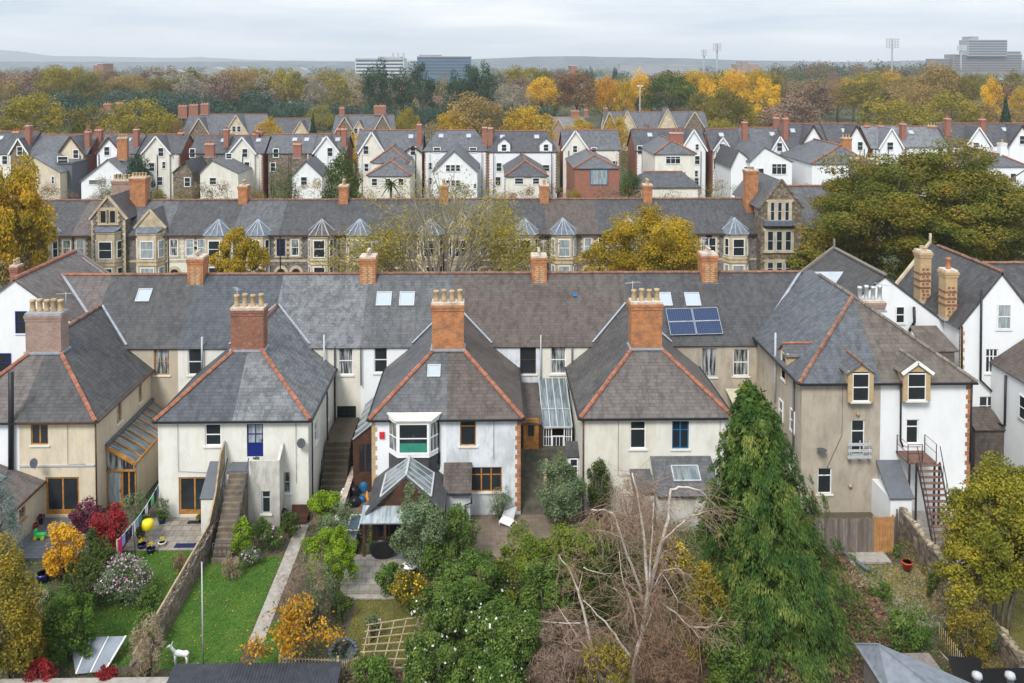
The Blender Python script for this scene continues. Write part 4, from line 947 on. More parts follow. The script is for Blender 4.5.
window(NB2, (xl, 61.9), (0, -1), (3.4, 4.2, 4.6, 6.2), 'sash', 'whitef', 'd', rec=-.07); pipe(NB2, [(xl - .1, 60, 6.9), (xl - .1, 60, 3.4), (xl - .5, 61.7, 3.2)], .08); pipe(NB2, [(xl - .1, 56.5, 3.2), (xl - .1, 56.5, 0)], .08)

# aerials, cables and extra pipes
def aerial(h, x, y, z, hh=1.6, az=0.0):
    mb = MB(); mb.tube([(x, y, z), (x, y, z + hh)], .022, 4); c_, s_ = math.cos(az), math.sin(az); mb.tube([(x - .5 * c_, y - .5 * s_, z + hh - .1), (x + .6 * c_, y + .6 * s_, z + hh - .1)], .015, 4)
    for k in range(6): q = -.45 + k * .19; L_ = .28 - k * .02; mb.tube([(x + q * c_ + L_ * s_, y + q * s_ - L_ * c_, z + hh - .1), (x + q * c_ - L_ * s_, y + q * s_ + L_ * c_, z + hh - .1)], .01, 3)
    mb.build('aerial', M['ltgrey'], h)
for h, x, y, z in ((A2, -28.1, 59.5, 11.9), (A2, -22.9, 69.4, 13.3), (B2, -9.0, 69.4, 13.3), (B2, -16.7, 59.4, 12.2), (C2, 4.4, 69.4, 13.3), (D2, 17.0, 69.4, 13.3), (D1, 9.8, 59.4, 12.5), (E2, 27.2, 60.6, 12)): aerial(h, x, y, z, 1.2, x)
for h, pts in ((A2, [(-26.0, 54.93, 6.2), (-26.0, 54.93, 3.5), (-24.9, 54.93, 3.5)]), (B1, [(-19.2, 54.93, 6.1), (-19.2, 54.93, 3.0), (-17.4, 54.93, 2.9)]), (B2, [(-11.9, 54.93, 6.1), (-11.9, 54.93, 2.2)]), (C2, [(.4, 54.93, 6.1), (.4, 54.93, 3.6)]), (D1, [(8.2, 54.93, 6.1), (8.2, 54.93, 2.5), (10.4, 54.93, 2.5)]), (D2, [(14.6, 54.93, 6.1), (14.6, 54.93, 2.5)]), (E1, [(22.3, 54.93, 8.2), (22.3, 54.93, 5.0), (21.0, 54.93, 2.0)])): pipe(h, pts, .012, 'dgrey', name='cable')
# ---------------------------------------------------------------- terrace across the street
Y2, Y2R, Y2B, E2z, R2z = 106.0, 111.0, 116.0, 8.2, 11.4
S2 = (R2z - E2z) / (Y2R - Y2)
G2 = 'stone terrace across the street'
M['cream_s'] = plain('dressed stone', (.50, .41, .275), .85, var=.3, scale=1.0)
M['leadroof'] = plain('grey blue bay roof', (.13, .15, .18), .6, var=.3, scale=2)
def win2(par, o, d, u0, u1, z0, z1, fm='whitef', gl='d', st='sash'): return window(par, o, d, (u0, u1, z0, z1), st, fm, gl, sill=None, rec=-.06, t=.1)
def bay2(h, cx, stone='cream_s', roof='leadroof', gable=False, fm='whitef', gl=('d', 'p'), hw=1.55, pj=1.1, zt=7.95, top=None):
    P = [(cx - hw, Y2), (cx - hw * .62, Y2 - pj), (cx + hw * .62, Y2 - pj), (cx + hw, Y2)]
    mb = MB(); ringwall(mb, P, 0, zt)
    Q = [(cx + (x - cx) * 1.06, y - .08 if y < Y2 else y) for x, y in P]
    for z in (.9, 4.6, 5.05, zt - .15): mb.ext([(x, y, z) for x, y in Q], (0, 0, .16))
    b = mb.build('bay', M[stone], h)
    for z0, z1, g in ((5.45, 7.55, gl[0]), (2.3, 4.4, gl[1])):
        win2(h, P[1], (1, 0), .25, hw * 1.24 - .25, z0, z1, fm, g)
        for a, c in ((P[0], P[1]), (P[2], P[3])):
            d = Vector((c[0] - a[0], c[1] - a[1])); L = d.length; d.normalize(); win2(h, a, (d.x, d.y), .3, L - .2, z0, z1, fm, g)
    if not gable:
        mb = MB(); az = 9.7; ay = Y2 + (az - E2z) / S2 - .1; E = [(cx + (x - cx) * 1.2, y - .2) for x, y in P]; E = [(cx - hw * 1.25, Y2 + .3)] + E[1:3] + [(cx + hw * 1.25, Y2 + .3)]
        for k in range(3): mb.slab([(E[k][0], E[k][1], zt + .1), (E[k + 1][0], E[k + 1][1], zt + .1), (cx, Y2 + .7, az)], .08)
        mb.slab([(E[3][0], E[3][1], zt + .1), (cx, Y2 + .7, az), (cx, ay, az)], .06); mb.slab([(E[0][0], E[0][1], zt + .1), (cx, ay, az), (cx, Y2 + .7, az)], .06)
        br = mb.build('bay_roof', M[roof], b)
        mb = MB()
        for k in range(4): mb.beam((E[k][0], E[k][1], zt + .16), (cx, Y2 + .7, az + .05), .14, .08)
        for k in (.33, .66): mb.beam((E[1][0] + (E[2][0] - E[1][0]) * k, E[1][1], zt + .14), (cx, Y2 + .7, az + .03), .09, .06)
        mb.build('lead_roll', M['lead'], b)
    else:
        mb = MB(); mb.slab([(P[0][0] - .15, Y2, zt + .75), (P[1][0] - .1, Y2 - pj - .15, zt + .05), (P[2][0] + .1, Y2 - pj - .15, zt + .05), (P[3][0] + .15, Y2, zt + .75)], .08); mb.build('bay_roof', M['leadroof'], b)
    return b
def arch(h, cx, Y, w_=1.1, zt=4.2, fm='oakdk', stone='cream_s'):
    n = 8; mb = MB(); P = lambda r, t: (cx + r * math.cos(t), zt - .9 + r * math.sin(t) * 1.15)
    for k in range(n):
        a, b = math.pi * k / n, math.pi * (k + 1) / n; ro, ri = w_ / 2 + .32, w_ / 2
        q = [P(ro, a), P(ro, b), P(ri, b), P(ri, a)]; mb.ext([(x, Y - .06, z) for x, z in q], (0, .1, 0))
    for s_ in (-1, 1): xx = cx + s_ * (w_ / 2 + .16); mb.box(xx - .16, xx + .16, Y - .06, Y + .04, 0, zt - .9)
    f = mb.build('door_arch', M[stone], h)
    mb = MB(); q = [(cx - w_ / 2, 0), (cx + w_ / 2, 0)] + [P(w_ / 2, math.pi * k / n) for k in range(n + 1)]; mb.ext([(x, Y - .02, z) for x, z in q], (0, .02, 0)); mb.build('porch_shade', M['black'], f)  # black sheet on the wall stands in for shade inside the porch
def dress(mb, x0, x1, z0, z1, Y=Y2):
    k = 0; z = z0 - .1
    while z < z1 + .15:
        L = .34 if k % 2 else .18
        mb.box(x0 - L, x0, Y - .04, Y + .02, z, z + .3); mb.box(x1, x1 + L, Y - .04, Y + .02, z, z + .3); z += .31; k += 1
    mb.box(x0 - .25, x1 + .25, Y - .045, Y + .02, z1, z1 + .3); mb.box(x0 - .25, x1 + .25, Y - .07, Y + .02, z0 - .18, z0)
def house2(label, pa, pb, bay, doors, wins, wall='pennant', roof='s_dark', chim=None, bkw=None, group=G2, stone='cream_s', npots=5):
    x0, x1 = XA(pa, Y2R, 200), XA(pb, Y2R, 200); h = house(label, group)
    mb = MB(); wallface(mb, (x0, Y2), (1, 0), x1 - x0, 0, E2z); wallface(mb, (x1, Y2B), (-1, 0), x1 - x0, 0, E2z); wallface(mb, (x0, Y2B), (0, -1), 10, 0, E2z - .02); wallface(mb, (x1, Y2), (0, 1), 10, 0, E2z - .02); mb.build('wall', M[wall], h)
    r = MB(); e = .3; r.slab([(x0, Y2 - e, E2z - e * S2), (x1, Y2 - e, E2z - e * S2), (x1, Y2R, R2z), (x0, Y2R, R2z)], .12); r.slab([(x0, Y2B + e, E2z - e * S2), (x1, Y2B + e, E2z - e * S2), (x1, Y2R, R2z), (x0, Y2R, R2z)], .12)
    ro = r.build('roof', M[roof], h)
    q = MB(); ridge(q, (x0, Y2R, R2z + .03), (x1, Y2R, R2z + .03), .15, seg=.9); q.build('ridge_tiles', M['ridge_old'], ro)
    st = MB(); st.box(x0, x1, Y2 - .05, Y2 + .02, 7.75, 8.1); st.box(x0, x1, Y2 - .045, Y2 + .02, 4.75, 5.0)
    for px in wins:
        x = XA(px, Y2, 250); win2(h, (x - .5, Y2), (1, 0), 0, 1.0, 5.45, 7.5, random.choice(['whitef', 'whitef', 'bluep']), random.choice('dcp')); dress(st, x - .5, x + .5, 5.45, 7.5)
    st.build('stone_dressings', M[stone], h)
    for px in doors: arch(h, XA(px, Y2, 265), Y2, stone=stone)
    for px in bay: bay2(h, XA(px, Y2, 250), stone=stone, gl=(random.choice('ddp'), random.choice('dpp')), **(bkw or {}))
    if chim: x = XA(chim, Y2R, 195); chimney(h, x - .55, x + .55, Y2R - .7, Y2R + .7, 10.7, 13.2, 'b_orange', npots, .7, pr=.15, pm='pot', corb=.1)
    gm = MB(); gm.box(x0, x1, Y2 - .42, Y2 - .3, E2z - .35, E2z - .22); gm.build('gutter', M['oakdk'], h)
    pipe(h, [(x0 + .15, Y2 - .1, E2z - .3), (x0 + .15, Y2 - .1, 0)], .06, 'black')
    return h, ro
random.seed(5)
house2('dark stone house partly hidden behind the orange tree at the far left', -60, 40, [-20], [10], [-45, 2, 20], roof='s_grey')
H, ro = house2('dark stone house with a pyramid bay roof beside the orange tree', 40, 90, [46], [], [67, 80.5])
H, ro = house2('dark stone house with a tall steep gable over a two storey bay', 90, 128, [], [], [], roof='s_taupe')
def gable2(h, pxc, halfpx, apex_py, sh_py, wall, Yg, bay=True, back=9, stone='cream_s', win=None, roofm='s_grey', cop='cream_s'):
    xc = XA(pxc, Yg, 240); hw = halfpx * Yg / FPX; az = ZA(apex_py, Yg); sz = ZA(sh_py, Yg)
    mb = MB(); mb.box(xc - hw, xc + hw, Yg, Y2 + 1, 0, sz); mb.ext([(xc - hw, Yg, sz), (xc + hw, Yg, sz), (xc, Yg, az)], (0, .3, 0)); b = mb.build('gable_wall', M[wall], h)
    mb = MB()
    for s_ in (-1, 1): mb.slab([(xc, Yg + .1, az), (xc, Yg + back, az), (xc + s_ * (hw + .15), Yg + back, sz - .1), (xc + s_ * (hw + .15), Yg + .1, sz - .1)], .1)
    mb.build('gable_roof', M[roofm], b)
    mb = MB()
    for s_ in (-1, 1):
        mb.beam((xc + s_ * (hw + .2), Yg, sz), (xc, Yg, az + .1), .3, .22)
    quoins(mb, xc - hw, Yg, 0, sz, 1); quoins(mb, xc + hw, Yg, 0, sz, -1); mb.build('coping', M[cop], b)
    return xc, hw, b
xc, hw, gb = gable2(H, 108.5, 17, 196, 218, 'pennant', 105.4, roofm='s_dark')
bay2(H, xc, hw=1.7, pj=1.5, zt=8.6, gable=True, gl=('d', 'd')); st = MB()
for s_ in (-.55, .55): win2(H, (xc + s_ - .4, 105.38), (1, 0), 0, .8, 9.5, 11.1, 'cream_s', 'd', 'plain')
dress(st, xc - 1, xc + 1, 9.5, 11.1, 105.36); st.build('stone_dressings', M['cream_s'], H)
H, ro = house2('pale stone house with a small cream gable above its round bay', 128, 181, [], [174.5], [174, 160], roof='s_grey', chim=None)
xc, hw, gb = gable2(H, 150, 14, 210, 227, 'cream_s', 105.7, roofm='s_dark', back=5); bay2(H, xc, hw=1.7, pj=1.3, zt=8.4, gable=True, gl=('p', 'p'))
x = XA(141, Y2R, 190); chimney(H, x - 1.0, x + .9, Y2R - 1.0, Y2R + .6, 10.4, 14.3, 'b_orange', 5, .55, pr=.14, corb=.12)
x = XA(126, Y2R + 3, 190); chimney(H, x - 1.4, x + 1.3, Y2R + 2, Y2R + 3, 9, 13.6, 'b_old', 6, .7, pr=.15, corb=.12)
house2('white painted stone house with dark hollow bay window left of a young tree', 181, 244, [217], [], [190, 201.5], wall='cream2', chim=244, npots=2)
house2('stone house half hidden by the young green tree, right of a tall chimney', 244, 288, [257], [281], [281], roof='s_grey', chim=None)
house2('stone house with a reddish pyramid bay roof and twin arched doorways', 288, 344, [321], [296], [295], chim=344, bkw={'roof': 's_brown'}, npots=4)
house2('stone house behind the left side of the bare spreading tree', 344, 394, [359], [388], [378], chim=None)
house2('stone house behind the middle of the bare spreading tree', 394, 444, [430], [400], [403], chim=444, npots=4)
H, ro = house2('stone house with a gable glimpsed through the bare spreading tree', 444, 494, [], [484], [484], roof='s_grey')
xc, hw, gb = gable2(H, 461, 11, 212, 228, 'cream_s', 105.7, back=5); bay2(H, xc, hw=1.5, zt=8.3, gable=True)
house2('stone house with pale pyramid bay roof between the bare tree and next bay', 494, 544, [525], [501], [504], chim=544, npots=3)
house2('stone house with a wide pale pyramid bay roof left of the yellow tree', 544, 594, [563.5], [588], [588], roof='s_brown', chim=None)
house2('stone house hidden mostly behind the yellow green street tree', 594, 647, [629.5], [600], [602], roof='s_dark', chim=647, npots=4)
house2('stone house right of the yellow tree with a narrow strip of wall showing', 647, 700, [668], [694], [692], roof='s_dark')
house2('stone house with pyramid bay roof beside the big brown gable', 700, 750, [736], [708], [712, 705], roof='s_dark', chim=None)
# corner house with mullioned windows
H = house('brown stone corner house with a big gable and mullioned windows beside the oak')
xc, hw, gb = gable2(H, 781, 21, 181, 209, 'gwall', 104.5, roofm='s_grey', back=12, cop='gwall')
xr_ = XA(860, Y2R, 200); xl_ = XA(750, Y2R, 200)
mb = MB(); wallface(mb, (xl_, Y2), (1, 0), xr_ - xl_, 0, E2z + .6); mb.build('wall', M['gwall'], H)
r = MB(); r.slab([(xl_, Y2 - .3, E2z + .4), (xr_, Y2 - .3, E2z + .4), (xr_, Y2R + .5, 12.9), (xl_, Y2R + .5, 12.9)], .12); r.slab([(xl_, Y2B + 1, E2z + .4), (xr_, Y2B + 1, E2z + .4), (xr_, Y2R + .5, 12.9), (xl_, Y2R + .5, 12.9)], .12); ro = r.build('roof', M['s_grey'], H)
q = MB(); ridge(q, (xl_, Y2R + .5, 12.95), (xr_, Y2R + .5, 12.95), .15, seg=.9); q.build('ridge_tiles', M['ridge'], ro)
st = MB()
for (a, b, t_, s_) in ((769, 791, 202, 221), (766, 793, 231, 251), (766, 793, 262, 275)):
    x0, x1, z0, z1 = rectY(a, b, t_, s_, 104.3); st.box(x0 - .3, x1 + .3, 104.32, 104.5, z0 - .25, z0); st.box(x0 - .3, x1 + .3, 104.32, 104.5, z1, z1 + .25)
    for k in range(4): xx = x0 + (x1 - x0) * k / 3; st.box(xx - .14, xx + .14, 104.34, 104.5, z0, z1)
    for k in range(3): xx = x0 + (x1 - x0) * k / 3; win2(H, (xx + .14, 104.42), (1, 0), 0, (x1 - x0) / 3 - .28, z0, z1, 'ltgrey', 'd')
st.build('stone_dressings', M['cream_s'], H)
mb = MB(); a, b, c_, d_ = rectY(765, 795, 221, 226, 103.9); mb.box(a, b, 103.8, 104.5, c_, d_); mb.build('bay_roof', M['leadroof'], H)
for px in (804, 810): x = XA(px, Y2, 218); win2(H, (x, Y2), (1, 0), 0, .7, 6.3, 7.6, 'cream_s', 'd')
x = XA(747, Y2R, 190); chimney(H, x - .75, x + .75, Y2R - 2.2, Y2R - .8, 8.9, 15.2, 'b_orange', 1, .35, pr=.4, corb=.1, pm='b_old')
x = XA(855, Y2R + 8, 180); chimney(H, x - 1.4, x + 1.4, 116, 117.5, 8, 15.8, 'b_old', 5, .5, corb=.1)
# ---------------------------------------------------------------- rear houses of the next street
Y3 = 187.0
G3 = 'houses of the third row'
M['s3a'] = slate('far slate grey', (.13, .135, .15), (.16, .165, .18), bw=.6, rh=.45, samt=.3, stain=(.24, .24, .25))
M['s3b'] = slate('far slate dark', (.09, .092, .105), (.11, .11, .12), bw=.6, rh=.45, samt=.3, stain=(.18, .18, .18))
M['s3c'] = slate('far slate pale', (.20, .21, .23), (.24, .25, .27), bw=.6, rh=.45, samt=.3, stain=(.32, .32, .33))
def w3(h, px, py, Y, w_=1.3, hh=1.95, st='sash', fm='whitef', gl='d'):
    a = at(px, py, Y); return window(h, (a.x - w_ / 2, Y), (1, 0), (0, w_, a.z - hh / 2, a.z + hh / 2), st, fm, gl, sill=None, rec=-.1, t=.14)
def chim3(h, px, y, top_py, base_py, wpx=7, bm='b_red', n=3):
    a, b = at(px - wpx / 2, top_py, y), at(px + wpx / 2, base_py, y); chimney(h, a.x, b.x, y - .6, y + .6, b.z, a.z, bm, n, .7, pr=.17, pm='pot' if bm != 'b_red' or n > 3 else 'pot_r')
def h3(label, p0, p1, rpy=131, epy=150, wall='white', roof='s3a', gables=(), wins=(), chims=(), side='b_red', ann=None, hip=0, dormers=(), Y=Y3, dep=11.0, ridgem='ridge', name='terraced_house', group=None, quoin=True):
    wall = 'cream3' if wall == 'cream2' else wall; side = 'cream3' if side == 'cream2' else side
    h = house(label, group, name=name); x0, x1 = XA(p0, Y, 150), XA(p1, Y, 150); yr = Y + dep / 2
    zr, ze = ZA(rpy, yr), ZA(epy, Y); s_ = (zr - ze) / (dep / 2)
    mb = MB(); wallface(mb, (x0, Y), (1, 0), x1 - x0, 0, ze); wallface(mb, (x1, Y + dep), (-1, 0), x1 - x0, 0, ze)
    hp = hip * Y / FPX
    for x, d in ((x0, -1), (x1, 1)):
        P = [(x, Y + dep, 0), (x, Y, 0), (x, Y, ze), (x, Y + dep, ze)] if hp else [(x, Y + dep, 0), (x, Y, 0), (x, Y, ze), (x, yr, zr), (x, Y + dep, ze)]
        mb.poly(P if d < 0 else P[::-1], 1)
    if quoin and wall != 'b_red':
        for x, sg in ((x0, 1), (x1, -1)): quoins(mb, x, Y, 1, ze, sg, m=2)
    mb.build('wall', [M[wall], M[side], M['b_red']], h)
    r = MB(); e = .3
    r.slab([(x0 - e, Y - e, ze - e * s_), (x1 + e, Y - e, ze - e * s_), (x1 - hp + (0 if hp else e), yr, zr), (x0 + hp - (0 if hp else e), yr, zr)], .15)
    r.slab([(x0 - e, Y + dep + e, ze - e * s_), (x1 + e, Y + dep + e, ze - e * s_), (x1 - hp + (0 if hp else e), yr, zr), (x0 + hp - (0 if hp else e), yr, zr)], .15)
    if hp:
        for xa, xb in ((x0 - e, x0 + hp), (x1 + e, x1 - hp)): r.slab([(xa, Y - e, ze - e * s_), (xa, Y + dep + e, ze - e * s_), (xb, yr, zr)], .15)
    ro = r.build('roof', M[roof], h)
    q = MB(); ridge(q, (x0 + hp, yr, zr + .05), (x1 - hp, yr, zr + .05), .15, seg=1.2); q.build('ridge_tiles', M[ridgem], ro)
    for (pc, half, apy, *w_) in gables:
        xc = XA(pc, Y, 150); hw = half * Y / FPX; az = ZA(apy, Y - .4); gy = Y - .5
        g = MB(); g.box(xc - hw, xc + hw, gy, Y + .2, 0, ze - .2); g.ext([(xc - hw, gy, ze - .2), (xc + hw, gy, ze - .2), (xc, gy, az)], (0, .3, 0)); gw = g.build('gable_wall', M[w_[0] if w_ else wall], h)
        g = MB(); yb = min(yr, Y + (az - ze) / s_)
        for sg in (-1, 1): g.slab([(xc, gy - .3, az + .12), (xc, yb, az + .12), (xc + sg * (hw + .45), Y + .3, ze - .25), (xc + sg * (hw + .45), gy - .3, ze - .25)], .18)
        g.build('gable_roof', M[roof], gw)
        g = MB()
        for sg in (-1, 1): g.beam((xc + sg * (hw + .4), gy - .32, ze - .3), (xc, gy - .32, az + .05), .08, .28)
        g.build('barge_board', M['stone' if name == 'villa' else 'whitef' if random.random() < .6 else 'oakdk'], gw)
    wins = list(wins)
    if name != 'villa' and Y == Y3:
        for g_ in gables:
            if g_[1] >= 11: wins += [(g_[0] - 5, 167), (g_[0] + 3, 181)]
    for wn in wins: w3(h, wn[0], wn[1], Y - (.52 if any(abs(wn[0] - g_[0]) < g_[1] for g_ in gables) else .0), *wn[2:])
    if name != 'villa' and Y == Y3:
        sl_ = math.atan(s_)
        for k in range(random.choice((1, 1, 2))):
            xx = x0 + (x1 - x0) * random.uniform(.2, .85); rooflight(ro, (xx, yr - 1.7, zr - 1.7 * s_ + .05), 1.0, 1.2, sl_)
        for f in (.08, random.uniform(.4, .6), .92): xx = x0 + (x1 - x0) * f; pipe(h, [(xx, Y - .62, ze - .3), (xx, Y - .62, 1)], .09, random.choice(('black', 'dgrey', 'ltgrey')))
        if random.random() < .75:
            xx = x1 - .5 if (p0 + p1) / 2 < 487 else x0 + .5; chimney(h, xx - .5, xx + .5, Y + 1.6, Y + 2.9, ze - .5, zr + random.uniform(.6, 1.6), 'b_red', 3, .6, pr=.15, pm='pot_r')
        if random.random() < .5: xx = x0 + (x1 - x0) * random.random(); pipe(h, [(xx, yr, zr), (xx, yr, zr + 2.2)], .05, 'dgrey', name='aerial')
    for px in dormers:
        xc = XA(px, Y, 145); g = MB(); g.box(xc - 1.3, xc + 1.3, Y - .1, Y + 2, ze - .4, ze + 1.7); dm = g.build('dormer', M[wall], h)
        g = MB()
        for sg in (-1, 1): g.slab([(xc, Y - .4, ze + 2.9), (xc, Y + 3.4, ze + 2.9), (xc + sg * 1.5, Y + 2, ze + 1.6), (xc + sg * 1.5, Y - .4, ze + 1.6)], .12)
        g.ext([(xc - 1.3, Y - .1, ze + 1.7), (xc + 1.3, Y - .1, ze + 1.7), (xc, Y - .1, ze + 2.8)], (0, .2, 0), 1); g.build('dormer_roof', [M[roof], M[wall]], dm)
        window(h, (xc - .6, Y - .1), (1, 0), (0, 1.2, ze - .1, ze + 1.5), 'sash', 'whitef', 'd', sill=None, rec=-.1, t=.14)
    for c_ in chims: chim3(h, c_[0], yr, c_[1], c_[2], *c_[3:])
    if ann:
        for a in (ann if isinstance(ann, list) else [ann]):
            ay = a.get('y', 177.0); xa, xb = XA(a['p'][0], ay, 170), XA(a['p'][1], ay, 170); zE, zR = ZA(a['e'], ay), ZA(a['r'], ay + a.get('run', 0)); xm = XA(a.get('m', (a['p'][0] + a['p'][1]) / 2), ay, 170); wl = a.get('w', wall); wl = 'cream3' if wl == 'cream2' else wl; rf = a.get('rf', roof)
            yb = a.get('yb', Y + .3); run = a.get('run', 0); kind = a.get('k', 'gable')
            mb = MB(); wallface(mb, (xa, ay), (1, 0), xb - xa, 0, zE); wallface(mb, (xb, ay), (0, 1), yb - ay, 0, zE); wallface(mb, (xa, yb), (0, -1), yb - ay, 0, zE)
            if kind == 'gable': mb.ext([(xa, ay, zE), (xb, ay, zE), (xm, ay, zR)], (0, .2, 0))
            mb.build('extension_wall', M[wl], h); r = MB()
            if kind == 'hip': r.slab([(xa - .3, ay - .3, zE - .1), (xb + .3, ay - .3, zE - .1), (xm, ay + run, zR)], .12)
            if kind != 'flat':
                r.slab([(xa - .3, ay - .3, zE - .1), (xm, ay + run - (.3 if kind == 'gable' else 0), zR), (xm, yb, zR), (xa - .3, yb, zE - .1)], .12); r.slab([(xb + .3, ay - .3, zE - .1), (xm, ay + run - (.3 if kind == 'gable' else 0), zR), (xm, yb, zR), (xb + .3, yb, zE - .1)], .12)
            else: r.box(xa - .2, xb + .2, ay - .2, yb, zE, zE + .3)
            ra = r.build('extension_roof', M[rf], h)
            if kind == 'hip':
                q = MB()
                for xx in (xa - .3, xb + .3): q.tube([(xx, ay - .3, zE), (xm, ay + run, zR + .08)], .17, 6)
                q.tube([(xm, ay + run, zR + .08), (xm, yb, zR + .08)], .15, 6); q.build('hip_tiles', M['ridge'], ra)
            for wn in a.get('wins', ()): w3(h, wn[0], wn[1], ay, *wn[2:])
            for c_ in a.get('ch', ()): chim3(h, c_[0], ay + 4, c_[1], c_[2], *c_[3:])
    return h
random.seed(9)
h3('far house at the left edge with a dark roof and stone gable', -30, 26, 131, 152, 'offw', 's3b', gables=[(20, 8, 138, 'gwall')], wins=[(20, 151), (5, 160)], chims=[(17, 132, 146, 7)])
h3('far house with cream gable above a pale roofed wing', 28, 86, 134, 153, 'cream', 's3a', gables=[(72, 12, 136)], wins=[(76, 154), (78, 168, 1.6, 2)], chims=[(89, 130, 147, 4), (27, 135, 140, 6), (35, 138, 141, 4)],
   ann=[dict(p=(20, 60), e=171, r=155, m=34, w='cream', rf='s3c', wins=[(53, 180, .7, 1.6)]), dict(p=(40, 72), e=163, r=157, k='flat', w='felt', y=180, wins=[(63, 160, 2.2, 1.6)])])
h3('far white house with small gable and chimney on its lean wing', 97, 135, 134, 152, 'white', 's3a', gables=[(110, 12, 137)], wins=[(107, 151)], chims=[(99, 130, 148, 7)],
   ann=dict(p=(81, 132), e=180, r=158, m=108, rf='s3c', y=176, wins=[(119, 178), (95, 182, 2.5, 1)], ch=[(123, 138, 160, 10, 'b_orange', 4)]))
h3('far house with a tall cream gable beside the dark green shrub', 139, 180, 134, 152, 'cream2', 's3b', gables=[(157, 13, 136)], wins=[(161, 152), (164, 165, .9, 1.6)], chims=[(181, 133, 150, 5)])
h3('far grey rendered house with white window and long wing', 190, 226, 135, 152, 'gwall', 's3b', wins=[(192.5, 153)], chims=[(180, 139, 150, 3)], ann=dict(p=(173, 192), e=172, r=160, m=186, w='gwall', wins=[(187.5, 182)]), quoin=False)
h3('far cream house with a gable at right and red chimney on its wing', 226, 263, 135, 152, 'cream2', 's3a', gables=[(243, 12, 137)], wins=[(245, 153), (247, 166, 1.3, 1.9)], chims=[(259, 131, 147, 5), (255, 134, 146, 3)],
   ann=dict(p=(200, 238), e=172, r=159, m=212, rf='s3a', w='cream2', y=177, wins=[(213, 181, 1.5, 1.5), (229, 156, 1.3, 1.2)], ch=[(210, 144, 157, 9)]))
h3('far grey house with white wing beside the scrubby tree', 268, 312, 134, 152, 'gwall', 's3a', wins=[(276, 153), (273, 167)], chims=[(261, 132, 147, 3)], ann=dict(p=(292, 322), e=176, r=160, m=306, w='white', rf='s3b', wins=[(304, 181, 1.4, 1.8)], ch=[(297.5, 144, 158, 8)]), quoin=False)
h3('far white gabled house with twin red chimneys left of the wooded plot', 314, 345, 134, 152, 'white', 's3a', gables=[(327, 12, 136)], wins=[(330, 152)], chims=[(339, 129, 145, 3), (342.5, 129, 145, 3)])
h3('far cream house with brick quoins and hipped wing with three brick trimmed windows', 357, 421, 130, 152, 'cream2', 's3a', gables=[(372, 12, 132), (413, 9, 146)], wins=[(366, 150, 1.3, 1.9), (366, 168), (413, 151)],
   ann=[dict(p=(368, 410), e=175, r=161, k='hip', run=4, y=166, yb=177, w='cream2', wins=[(374.5, 182, 1.2, 1.5), (388, 182, 1.2, 1.5), (401, 182, 1.2, 1.5)]), dict(p=(372, 408), e=162, r=147, k='hip', run=3, y=177)])
h3('far white house with truncated grey roof and gabled front wing', 424, 487, 130, 150, 'white', 's3a', hip=12, wins=[(437, 150, 1.6, 1.2), (473, 150, 1.6, 1.2), (430, 166, 1, 1.6), (478, 166, 1, 1.6), (430, 181, 1, 1.6)], chims=[],
   ann=dict(p=(433, 477), e=172, r=150, m=454, y=170, wins=[(448, 168, 1, 1.4), (453, 168, 1, 1.4), (458, 168, 1, 1.4), (448, 183, 1, 1.3), (453, 183, 1, 1.3), (458, 183, 1, 1.3), (475, 186, .8, 1)]))
h3('far white house with two small wall dormers and low hipped wing', 488, 557, 131, 151, 'white', 's3b', hip=8, dormers=(504, 546), wins=[(499, 167), (546, 168, 1.6, 1.5), (498, 181)], ann=dict(p=(506, 547), e=176, r=161, k='hip', run=4, y=168, w='cream2', wins=[(519, 181, 1.8, 1.3), (536, 181, 1.4, 1.3)]))
h3('far cream house whose brick wing has a glazed middle', 564, 620, 130, 149, 'cream2', 's3a', gables=[(575, 12, 131)], wins=[(575, 149, 1.1, 1.6), (570, 165), (569, 183, 1.4, 1.8), (594, 152), (615, 165)],
   ann=dict(p=(575, 619), e=168, r=156, k='hip', run=4, y=168, w='b_red', wins=[(599, 177, 3.4, 3.0, 'case', 'bluef', 'p')]))
h3('far white gabled house behind cream wing with balcony windows', 636, 706, 129, 150, 'white', 's3b', gables=[(693, 12, 130)], wins=[(697, 147, .9, 1.4), (697, 160), (695, 174, 1.4, 1.7), (640, 150)],
   ann=dict(p=(655, 695), e=154, r=141, k='hip', run=3, y=172, w='cream2', rf='s3a', wins=[(673, 160, 3.0, 1.6, 'triple'), (671, 175, 1, 1.8)], ch=[(676, 133, 147, 13)]))
h3('low bungalow like roof with brick stack in front of third row', 637, 700, 172, 187, 'cream2', 's3b', hip=12, Y=158, dep=9, chims=[(680, 176, 188, 12, 'b_orange', 4)])
h3('far white house with a small dormer gable and dark boxy wing', 712, 757, 129, 150, 'white', 's3b', gables=[(722, 8, 138)], wins=[(722, 148), (716, 165), (722, 165)], chims=[(706, 133, 148, 3)], ann=dict(p=(731, 760), e=168, r=150, m=738, y=174, rf='s3b', wins=[(746, 170, 1, 1.5)]))
h3('far white house with bay windows on a low wing', 745, 784, 128, 150, 'white', 's3a', gables=[(779, 7, 137)], wins=[(779.5, 147), (779, 161)], chims=[(776, 118, 130, 5, 'b_red', 2)],
   ann=[dict(p=(750, 792), e=162, r=147, m=764, y=172, wins=[(758, 173, 2.4, 2, 'case'), (779, 169, 3, 2.2, 'triple')])])
h3('far white gabled house with a thin black fire escape', 786, 829, 124, 148, 'white', 's3b', gables=[(812, 13, 126)], wins=[(805, 146, 1.1, 1.5), (806, 163, .9, 2.6)], chims=[])
